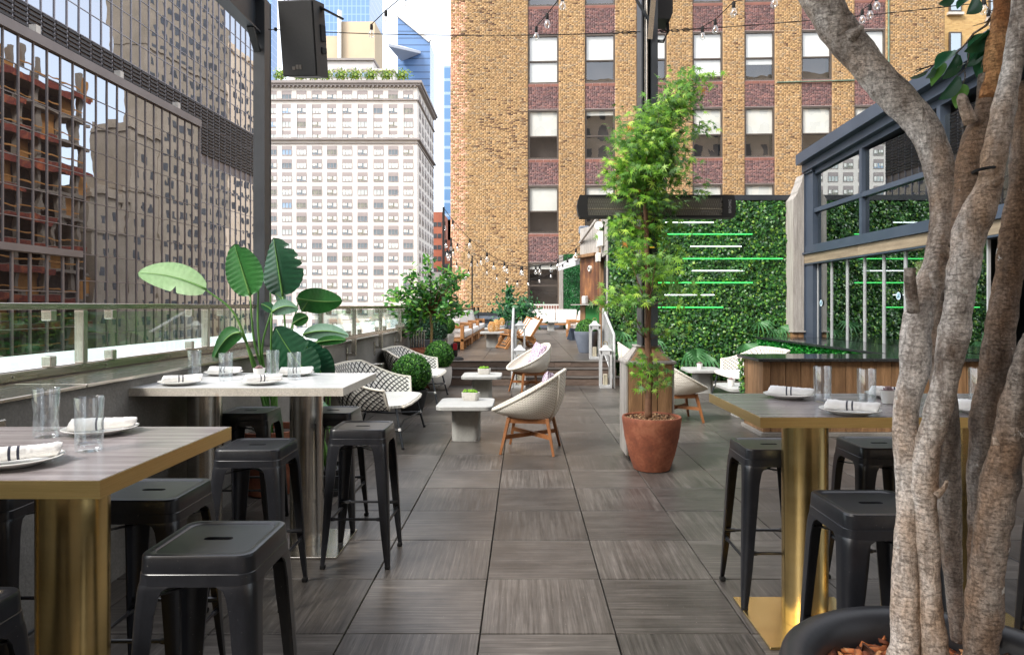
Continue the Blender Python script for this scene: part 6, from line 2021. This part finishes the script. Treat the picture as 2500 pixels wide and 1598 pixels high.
P, N_, Up = np.array(P), np.array(N_), np.array(Up)
az = N_ / np.linalg.norm(N_, axis=1, keepdims=True)
ay = Up - az * (Up * az).sum(1, keepdims=True); ay /= np.linalg.norm(ay, axis=1, keepdims=True)
ax = np.cross(ay, az)
hv = np.clip((P[:, 2] - 1.0) / 2.4, 0, 1)
cc = pal([(84, 134, 36), (112, 160, 42), (142, 186, 60), (62, 106, 32), (168, 200, 80)], len(P), .16, [4, 4, 2, 4, .8])
org = nrg.uniform(size=len(P)) < .002
cc[org] = np.array(S(200, 130, 60)[:3])
obj('foliage', scatter('maple_leaves', *MAPLE, P, ax, ay, az, .088 * nrg.uniform(.6, 1.15, len(P)), cc), M_leaf, mt_, kind='stuff')
MB().rbox(-.02, -.006, -.006, .02, .006, .006, .002).xf(Matrix.Translation(pt(1592, 604, 5.96))).build('yellow_tag', pm('yellow_tape', S(214, 176, 40), rough=.6), mt_)

# ---- lemon tree by the steps
lt = thing('lemon_tree', 'leafy lemon tree in a terracotta pot in front of the hedge blocks', 'tree', (0, 0, 0))
YL = 12.2
bx, by = pt(1052, 840, YL).x, YL
limb('trunk', [(*pt(u, v, YL), r * YL / F) for u, v, r in ((1052, 850, 3.4), (1054, 800, 3.2), (1051, 765, 3), (1052, 720, 2.4), (1050, 660, 1.2))], pm('lemon_bark', S(128, 108, 66), S(150, 130, 84), scale=9, rough=.8), lt, seg=4, n=8, amp=.06)
lpot = MB().lathe([(.26, .0), (.28, .01), (.36, .5), (.375, .62), (.385, .63), (.385, .69), (.36, .69), (.35, .64), (.001, .63)], 40)
lpot.build('pot', M_terra, None, smooth=40)
lp_o = [o for o in col.objects if o.name.startswith('pot')][-1]
lp_o.parent = lt; lp_o.location = (bx, by, 0)
spr, br = [], MB()
t0 = pt(1052, 765, YL)
BL = [(1052, 650), (1048, 690), (1020, 672), (1010, 690), (985, 718), (975, 745), (965, 725), (1000, 740), (1005, 770), (1000, 795), (1010, 805), (1025, 780), (1030, 720), (1060, 705), (1085, 690), (1092, 672), (1110, 688), (1125, 678), (1100, 720), (1118, 745), (1130, 760), (1105, 765), (1080, 750), (1075, 780), (1060, 735), (1035, 750), (1040, 700), (1070, 725), (1090, 738), (1020, 712), (1050, 740), (1012, 755), (1000, 715), (1045, 720), (1075, 700), (1060, 760), (990, 765), (1095, 705)]
Pp, Nn, Uu = [], [], []
for u, v in BL:
    p = pt(u, v, YL) + Vector((0, rng.uniform(-.35, .35), 0))
    br.tube([t0, t0.lerp(p, .5) + Vector((0, 0, .06)), p], [.012, .007, .003], 5)
    d0 = (p - t0).normalized()
    for k in range(42):
        f = rng.uniform(-.16, .10)
        o = d0 * f + Vector((rng.gauss(0, .055), rng.gauss(0, .055), rng.gauss(0, .05)))
        Pp.append(p + o)
        Nn.append(Vector((rng.gauss(0, .6), -.4 + rng.gauss(0, .5), .7 + rng.gauss(0, .4))))
        Uu.append(d0 * .8 + Vector((rng.gauss(0, .6), rng.gauss(0, .6), rng.gauss(0, .5) + .1)))
br.build('branches', M_twig, lt, smooth=180)
Pp, Nn, Uu = np.array(Pp), np.array(Nn), np.array(Uu)
az = Nn / np.linalg.norm(Nn, axis=1, keepdims=True)
ay = Uu - az * (Uu * az).sum(1, keepdims=True); ay /= np.linalg.norm(ay, axis=1, keepdims=True)
obj('foliage', scatter('lemon_leaves', *OVAL, Pp, np.cross(ay, az), ay, az, .115 * nrg.uniform(.6, 1.2, len(Pp)), pal([(52, 110, 40), (78, 140, 48), (112, 166, 58), (40, 90, 38), (146, 190, 84)], len(Pp), .15, [4, 4, 2.6, 2.6, 1.2])), M_leaf, lt, kind='stuff')
hb = thing('hedge_block', 'dark artificial hedge block in a grey trough behind the lemon tree', 'hedge', (-1.86, 13.5, DZ))
MB().box(-.42, -.28, .42, .30, .28, 1.18).build('hedge_core', M_core, hb)
MB().rbox(-.42, -.3, 0, .32, .3, .40, .01).build('trough', M_dark, hb)
n = 5200
q = nrg.uniform(-1, 1, (n, 3)); fc_ = nrg.integers(0, 3, n)
pos = np.stack([-.06 + q[:, 0] * .36, q[:, 1] * .28, .80 + q[:, 2] * .38], 1)
nm = np.zeros((n, 3))
for i in range(n):
    if fc_[i] == 0: pos[i, 1] = -.285; nm[i] = (0, -1, 0)
    elif fc_[i] == 1: pos[i, 0] = .305; nm[i] = (1, 0, 0)
    else: pos[i, 2] = 1.185; nm[i] = (0, 0, 1)
ax, ay, az = frames(nm + nrg.normal(size=(n, 3)) * .5)
obj('foliage', scatter('hedge_leaves', *BOX, pos, ax, ay, az, .045, pal([(28, 62, 44), (38, 80, 52), (22, 50, 38), (54, 96, 66)], n, .2)), M_leaf, hb, kind='stuff')
rs = thing('slatted_screen', 'short steel slatted screen at the end of the grey wall', 'screen', (-2.02, 12.6, 0))
for k in range(6):
    MB().rbox(-.09 + .05 * k, -.02, .0, -.062 + .05 * k, .02, .98, .004).build('slat', M_steel, rs)
MB().rbox(-.1, -.025, .981, .22, .025, 1.0, .004).build('rail', M_steel, rs)

# ---- bird of paradise plants by the left post
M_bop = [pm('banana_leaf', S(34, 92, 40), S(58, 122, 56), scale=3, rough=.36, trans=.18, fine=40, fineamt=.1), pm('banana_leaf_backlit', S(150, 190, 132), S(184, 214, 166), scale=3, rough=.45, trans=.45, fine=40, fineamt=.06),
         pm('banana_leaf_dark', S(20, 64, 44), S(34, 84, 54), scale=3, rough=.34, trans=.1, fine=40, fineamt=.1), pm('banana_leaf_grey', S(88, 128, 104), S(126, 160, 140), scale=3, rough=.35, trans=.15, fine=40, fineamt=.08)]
M_stalk = pm('leaf_stalk', S(70, 120, 48), S(104, 146, 70), scale=6, stretch=(1, 1, .3), rough=.45)
def big_leaf(p, q, w, mi, parent, Y, side=(0, .0, 0), bend=.1, fold=.25, twist=0, curl=.15, notch=(), dy=0):
    p, q = pt(*p, Y), pt(*q, Y + dy)
    d = q - p
    L = d.length
    view = Vector((0, -1, 0))
    s0 = d.cross(view).normalized()
    nrm = s0.cross(d).normalized()
    sag = Vector((0, 0, -1)) * bend * L
    wd = w * Y / F
    def f(u, v):
        t, e = u, 2 * v - 1
        prof = (max(0, math.sin(PI * (t ** .82))) ** .55) if 0 < t < 1 else 0
        for (tn, sd, dp) in notch:
            if e * sd > 0 and abs(t - tn) < .035:
                prof *= 1 - dp * (1 - abs(t - tn) / .035) * abs(e)
        a = twist * t
        s = s0 * math.cos(a) + nrm * math.sin(a)
        nn = nrm * math.cos(a) - s0 * math.sin(a)
        rip = .012 * math.sin(t * 70 + abs(e) * 5) * abs(e) * wd / .1
        off = wd * prof * (abs(e) * fold - curl * e * e) + rip * .25
        return p + d * t + sag * (4 * t * (1 - t) * -.5 + t * t) + s * wd * prof * e * (1 - .12 * fold) + nn * (-off) + Vector((0, side[1] * t * L, 0))
    o = MB().grid(f, 36, 12).build('leaf', M_bop[mi], parent, smooth=180)
    rib = MB().tube([f(t, .5) + Vector((0, -.003, 0)) for t in np.linspace(0.0, .97, 14)], [.0085 * (1 - .8 * t) for t in np.linspace(0, 1, 14)], 6).build('midrib', M_stalk, o, smooth=180)
    return o
def stalk(L, parent, r=.011):
    P = catmull([tuple(x) for x in L], 6)
    MB().tube([c[:3] for c in P], [r * (1.25 - .65 * i / (len(P) - 1)) for i in range(len(P))], 8).build('stalk', M_stalk, parent, smooth=180)
pa = thing('bird_of_paradise', 'tall bird of paradise with upright leaves in a terracotta pot by the left post', 'plant', (0, 0, 0))
A0 = Vector((-1.97, 5.28, .44))
MB().lathe([(.17, 0), (.19, .01), (.25, .44), (.265, .45), (.268, .50), (.25, .50), (.24, .45), (.001, .44)], 40, (-1.97, 5.28, 0)).build('pot', M_terra, pa, smooth=40)
MB().lathe([(.24, .452), (.12, .462), (.001, .464)], 24, (-1.97, 5.28, 0)).build('soil', pm('dark_soil', S(48, 38, 32), S(74, 60, 50), scale=50, rough=.95), pa, smooth=180)
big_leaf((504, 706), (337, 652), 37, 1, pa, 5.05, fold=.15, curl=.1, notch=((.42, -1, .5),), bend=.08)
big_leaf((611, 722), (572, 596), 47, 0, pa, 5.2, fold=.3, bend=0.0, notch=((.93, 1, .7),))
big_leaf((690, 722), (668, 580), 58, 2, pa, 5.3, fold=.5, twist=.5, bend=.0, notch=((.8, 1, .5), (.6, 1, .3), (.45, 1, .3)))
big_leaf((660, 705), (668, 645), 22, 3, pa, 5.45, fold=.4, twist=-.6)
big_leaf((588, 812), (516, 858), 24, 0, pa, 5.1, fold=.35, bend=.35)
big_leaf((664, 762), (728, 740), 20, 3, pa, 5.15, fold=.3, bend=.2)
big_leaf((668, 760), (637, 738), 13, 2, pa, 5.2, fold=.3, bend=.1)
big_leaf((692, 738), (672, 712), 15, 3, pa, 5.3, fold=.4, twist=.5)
for tgt, mid in (((502, 706, 5.05), (575, 770, 5.12)), ((611, 722, 5.2), (622, 840, 5.25)), ((690, 722, 5.3), (696, 830, 5.3)), ((660, 705, 5.45), (663, 800, 5.4)), ((588, 812, 5.1), (612, 860, 5.18)), ((664, 762, 5.15), (662, 850, 5.22)), ((631, 690, 5.3), (630, 800, 5.3)), ((662, 760, 5.3), (640, 850, 5.28))):
    a = A0 + Vector((rng.uniform(-.06, .06), rng.uniform(-.06, .06), 0))
    m = pt(*mid); e = pt(*tgt)
    stalk([a, a.lerp(m, .5) + Vector((.01, 0, .03)), m, e], pa)
pb_ = thing('bird_of_paradise', 'spreading bird of paradise with big dark leaves beside the wall in a black pot', 'plant', (0, 0, 0))
B0 = Vector((-1.5, 5.25, .18))
MB().lathe([(.12, 0), (.13, .005), (.158, .19), (.166, .195), (.166, .21), (.15, .21), (.148, .18), (.001, .18)], 32, (-1.5, 5.25, 0)).build('pot', M_nearblack, pb_, smooth=40)
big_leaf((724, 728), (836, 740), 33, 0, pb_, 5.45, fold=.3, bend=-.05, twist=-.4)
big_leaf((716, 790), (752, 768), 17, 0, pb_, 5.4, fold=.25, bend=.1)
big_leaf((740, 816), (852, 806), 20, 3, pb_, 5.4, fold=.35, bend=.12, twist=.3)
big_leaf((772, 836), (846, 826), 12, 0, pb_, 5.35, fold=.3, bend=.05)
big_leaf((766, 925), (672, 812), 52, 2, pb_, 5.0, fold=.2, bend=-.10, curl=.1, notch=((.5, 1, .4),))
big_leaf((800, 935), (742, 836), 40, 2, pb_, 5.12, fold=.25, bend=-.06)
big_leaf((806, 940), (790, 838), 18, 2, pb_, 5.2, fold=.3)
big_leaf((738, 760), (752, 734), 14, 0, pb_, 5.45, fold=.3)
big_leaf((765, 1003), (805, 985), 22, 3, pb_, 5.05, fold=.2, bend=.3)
big_leaf((770, 1020), (822, 1000), 26, 0, pb_, 5.2, fold=.2, bend=.1)
for tgt, mid in (((728, 738, 5.45), (705, 860, 5.35)), ((744, 812, 5.4), (718, 880, 5.32)), ((772, 836, 5.35), (735, 900, 5.3)), ((762, 930, 5.0), (780, 1020, 5.1)), ((798, 935, 5.12), (795, 1020, 5.2)), ((806, 940, 5.2), (805, 1040, 5.22)), ((765, 1003, 5.05), (775, 1080, 5.15)), ((716, 790, 5.4), (712, 880, 5.35)), ((770, 1020, 5.2), (782, 1100, 5.25))):
    a = B0 + Vector((rng.uniform(-.06, .06), rng.uniform(-.05, .05), 0))
    m = pt(*mid); e = pt(*tgt)
    stalk([a, a.lerp(m, .5) + Vector((0, 0, .02)), m, e], pb_, .009)

# ---- far planter with bushy plant behind the lounge chairs
pz = pt(1262, 790, 25)
fpn = thing('far_planter', 'bushy mixed plant in a blue grey pot behind the lounge chairs', 'potted plant', (pz.x, 25, DZ))
MB().lathe(potprof(.42, .52, 'taper'), 32).build('planter', M_bluepot, fpn, smooth=40)
n = 1500
p = nrg.normal(size=(n, 3)) * np.array((.36, .3, .26)) + np.array((0, 0, .82))
sp_ = nrg.uniform(size=n) < .14
p[sp_] = np.stack([nrg.normal(size=sp_.sum()) * .05 - .28 + 0 * p[sp_, 0], nrg.normal(size=sp_.sum()) * .05, nrg.uniform(.9, 1.75, sp_.sum())], 1)
ax, ay, az = frames(nrg.normal(size=(n, 3)) + np.array((0, -.5, .4)))
obj('foliage', scatter('planter_leaves', *OVAL, p, ax, ay, az, .17 * nrg.uniform(.6, 1.2, n), pal([(44, 96, 62), (70, 124, 78), (34, 76, 56), (112, 150, 116), (60, 130, 60)], n, .15)), M_leaf, fpn, kind='stuff')

# ---- roof terrace shrubs on the pale office block
for k, u in enumerate((684, 733, 768, 797, 834, 868, 906, 944, 982)):
    z = ztop + .6
    x = (u - U0) * 171.5 / F
    t = thing('roof_shrub', 'roof shrub on the pale office block, ' + ('leftmost of the row, beside the dark post', 'second from the dark post', 'mostly behind the left half of the loudspeaker', 'below the middle of the loudspeaker', 'just right of the loudspeaker', 'second right of the loudspeaker', 'third right of the loudspeaker', 'second from the right roof corner', 'nearest the right roof corner')[k], 'shrub', (x, 171.3, z), 0, 'shrubs along the office block roof')
    if k == 0:
        n = 420
        p = nrg.normal(size=(n, 3)) * np.array((.75, .45, .6)) + np.array((0, 0, 1.5))
        ax, ay, az = frames(nrg.normal(size=(n, 3)) + np.array((0, -.6, .6)))
        shr = scatter('shrub_leaves', *BOX, p, ax, ay, az, .55, pal([(150, 170, 60), (112, 146, 60), (176, 186, 84), (90, 130, 70)], n, .15))
        stm = MB().cyl((0, 0, 0), (0, 0, 1.2), .06, n=6).mesh('shrub_stem')
    obj('foliage', shr, M_leaf, t, kind='stuff')
    obj('stem', stm, M_twig, t)

# ---- string lights
M_bulb = pane_mat('clear_bulb_glass', refl=(1, 1, 1, 1), tint=(.94, .95, .94, 1), minf=.14)
M_fil = pm('pale_filament', S(236, 196, 160), rough=.5)
def bulb():
    t = thing('string_light_bulb', 'x', 'light bulb', (0, 0, 0), 0, 'clear bulbs on the string lights')
    MB().lathe([(.001, 0), (.008, 0), (.0135, -.006), (.0145, -.02), (.0145, -.052), (.012, -.056)], 12).build('socket', M_rubber, t, smooth=40)
    MB().lathe([(.012, -.054), (.014, -.062), (.026, -.085), (.029, -.10), (.025, -.118), (.014, -.129), (.001, -.132)], 14).build('globe', M_bulb, t, smooth=180)
    MB().bar((-.004, 0, -.06), (-.004, 0, -.105), .002, .002).bar((.004, 0, -.06), (.004, 0, -.105), .002, .002).bar((-.004, 0, -.105), (.004, 0, -.105), .003, .003).build('filament', M_fil, t)
    return t
bl0 = bulb()
nb_ = [0]
def add_bulb(p, lab, s=1.0):
    o = bl0 if nb_[0] == 0 else dup(bl0)
    nb_[0] += 1
    o.location = p; o['label'] = lab; o.scale = (s, s, s)
def cable(name, lab, pts, r=.004, grp=None):
    return tag(MB().tube(pts, r, 6).build(name, M_rubber, smooth=180), lab, 'cable', grp)
c0, c1 = pt(655, 72, 6.5), pt(1568, 78, 6.42)
pts = [c0.lerp(c1, t) + Vector((0, 0, -.045 * 4 * t * (1 - t))) for t in np.linspace(0, 1, 24)]
sc_ = thing('span_cable', 'taut wire spanning between the two steel posts, with turnbuckles', 'cable', (0, 0, 0))
MB().tube(pts, .0045, 6).build('wire', M_rubber, sc_, smooth=180)
for f in (.93, .955, .975):
    c = c0.lerp(c1, f)
    MB().tube([c + Vector((math.cos(q) * .035, 0, math.sin(q) * .014 - .008)) for q in np.linspace(0, 2 * PI, 14, endpoint=False)], .0045, 5, closed=True).build('turnbuckle', M_rubber, sc_)
for f in (.02, .045):
    c = c0.lerp(c1, f)
    MB().lathe([(.001, -.02), (.016, -.012), (.016, .012), (.001, .02)], 10, tuple(c)).build('clamp', M_rubber, sc_)
c2, c3 = pt(1604, 77, 6.45), Vector((5.45, 6.1, 4.36))
s3c = thing('span_cable', 'wire running from the right steel post to the bar pavilion roof', 'cable', (0, 0, 0))
MB().tube([c2.lerp(c3, t) + Vector((0, 0, -.05 * 4 * t * (1 - t))) for t in np.linspace(0, 1, 20)], .0045, 6).build('wire', M_rubber, s3c, smooth=180)
for f in (.015, .04, .065):
    c = c2.lerp(c3, f) + Vector((0, 0, -.2 * f))
    MB().tube([c + Vector((math.cos(q) * .035, 0, math.sin(q) * .014)) for q in np.linspace(0, 2 * PI, 14, endpoint=False)], .0045, 5, closed=True).build('turnbuckle', M_rubber, s3c)
def strand(lab, P, blabs, ext):
    pts = [pt(*p) for p in P]
    e = pts[-1] + (pts[-1] - pts[-2]) * ext
    cable('light_strand', lab, pts + [e], .0042, 'light strands hung from the span wires')
    for p, bl_ in zip(pts, blabs):
        add_bulb(p + Vector((0, 0, .004)), bl_, 1.0)
strand('light strand rising from the span wire right of the loudspeaker', [(907, 60, 6.4), (942, 26, 6.05), (990, -14, 5.7)], ['bulb hanging at the span wire right of the loudspeaker', 'second bulb up the strand right of the loudspeaker', 'topmost bulb of the strand right of the loudspeaker'], 1.5)
strand('light strand rising from the span wire over the first brick windows', [(1309, 66, 6.4), (1336, 34, 6.05), (1373, -12, 5.7)], ['bulb hanging at the span wire above the leftmost brick window', 'second bulb up the middle strand', 'topmost bulb of the middle strand'], 1.5)
strand('light strand rising right of the right steel post', [(1715, 66, 6.4), (1746, 48, 6.1), (1791, 5, 5.75), (1890, -20, 5.3)], ['bulb at the wire just right of the right steel post', 'second bulb right of the right steel post', 'third bulb right of the right steel post', 'bulb at the photo top above the fifth window column'], 1.2)
strand('light strand beside the ficus limb at the top right', [(2105, 24, 6.2), (2124, 12, 6.0), (2140, -12, 5.7)], ['bulb just right of the ficus limb at the top', 'second bulb right of the ficus limb', 'topmost bulb right of the ficus limb'], 1.5)
strand('light strand behind the ficus leaves at the top right corner', [(2402, -4, 5.2), (2413, 25, 5.5), (2424, 36, 5.8)], ['bulb among the ficus leaves, upper one', 'bulb among the ficus leaves, lower one', 'bulb hidden by the broken ficus limb'], .5)
# deck poles and swags
poles = [(-1.93, 16.4, 3.86, 'nearest dark string light pole at the left of the deck'), (-2.32, 21.8, 3.66, 'middle dark string light pole at the left of the deck'), (-2.07, 27.5, 3.52, 'farthest dark string light pole in front of the brick wall')]
tops = []
for x, y, z, lab in poles:
    t = thing('light_pole', lab, 'pole', (x, y, 0), 0, 'string light poles on the deck')
    MB().box(-.027, -.027, DZ, .027, .027, z).build('pole', M_nearblack, t)
    MB().rbox(-.08, -.08, DZ, .08, .08, DZ + .02, .004).build('foot_plate', M_nearblack, t)
    tops.append(Vector((x, y, z - .02)))
def swag(a, b, sag, lab, n, names, r=.007):
    P = [a.lerp(b, t) + Vector((0, 0, -sag * 4 * t * (1 - t))) for t in np.linspace(0, 1, 26)]
    cable('light_strand', lab, P, r, 'light strands swagged over the deck')
    for k in range(n):
        t = (k + .55) / n
        p = a.lerp(b, t) + Vector((0, 0, -sag * 4 * t * (1 - t)))
        d = thing('dropper', 'x', 'x')  # short drop wire
        bpy.data.objects.remove(d)
        add_bulb(p + Vector((0, 0, -.0)), names + ', number %s from the pole' % ('one two three four five six seven eight nine ten'.split()[k]), 1.75)
E1, E2, E3 = Vector((1.42, 15.7, 2.95)), Vector((1.35, 17.5, 2.75)), Vector((1.6, 24, 3.1))
swag(tops[0], E1, .95, 'front swag of lights from the nearest pole to the booth', 8, 'bulb on the front swag from the nearest pole')
swag(tops[1], E2, .55, 'second swag of lights from the middle pole to the booth', 9, 'bulb on the swag from the middle pole')
swag(tops[2], E3, .85, 'far swag of lights from the farthest pole before the brick wall', 9, 'bulb on the swag from the farthest pole')
swag(tops[0], tops[1], .75, 'swag of lights between the nearest and middle poles', 6, 'bulb hung between the nearest and middle poles')
swag(tops[1], tops[2], .95, 'swag of lights between the middle and farthest poles', 7, 'bulb hung between the middle and farthest poles')
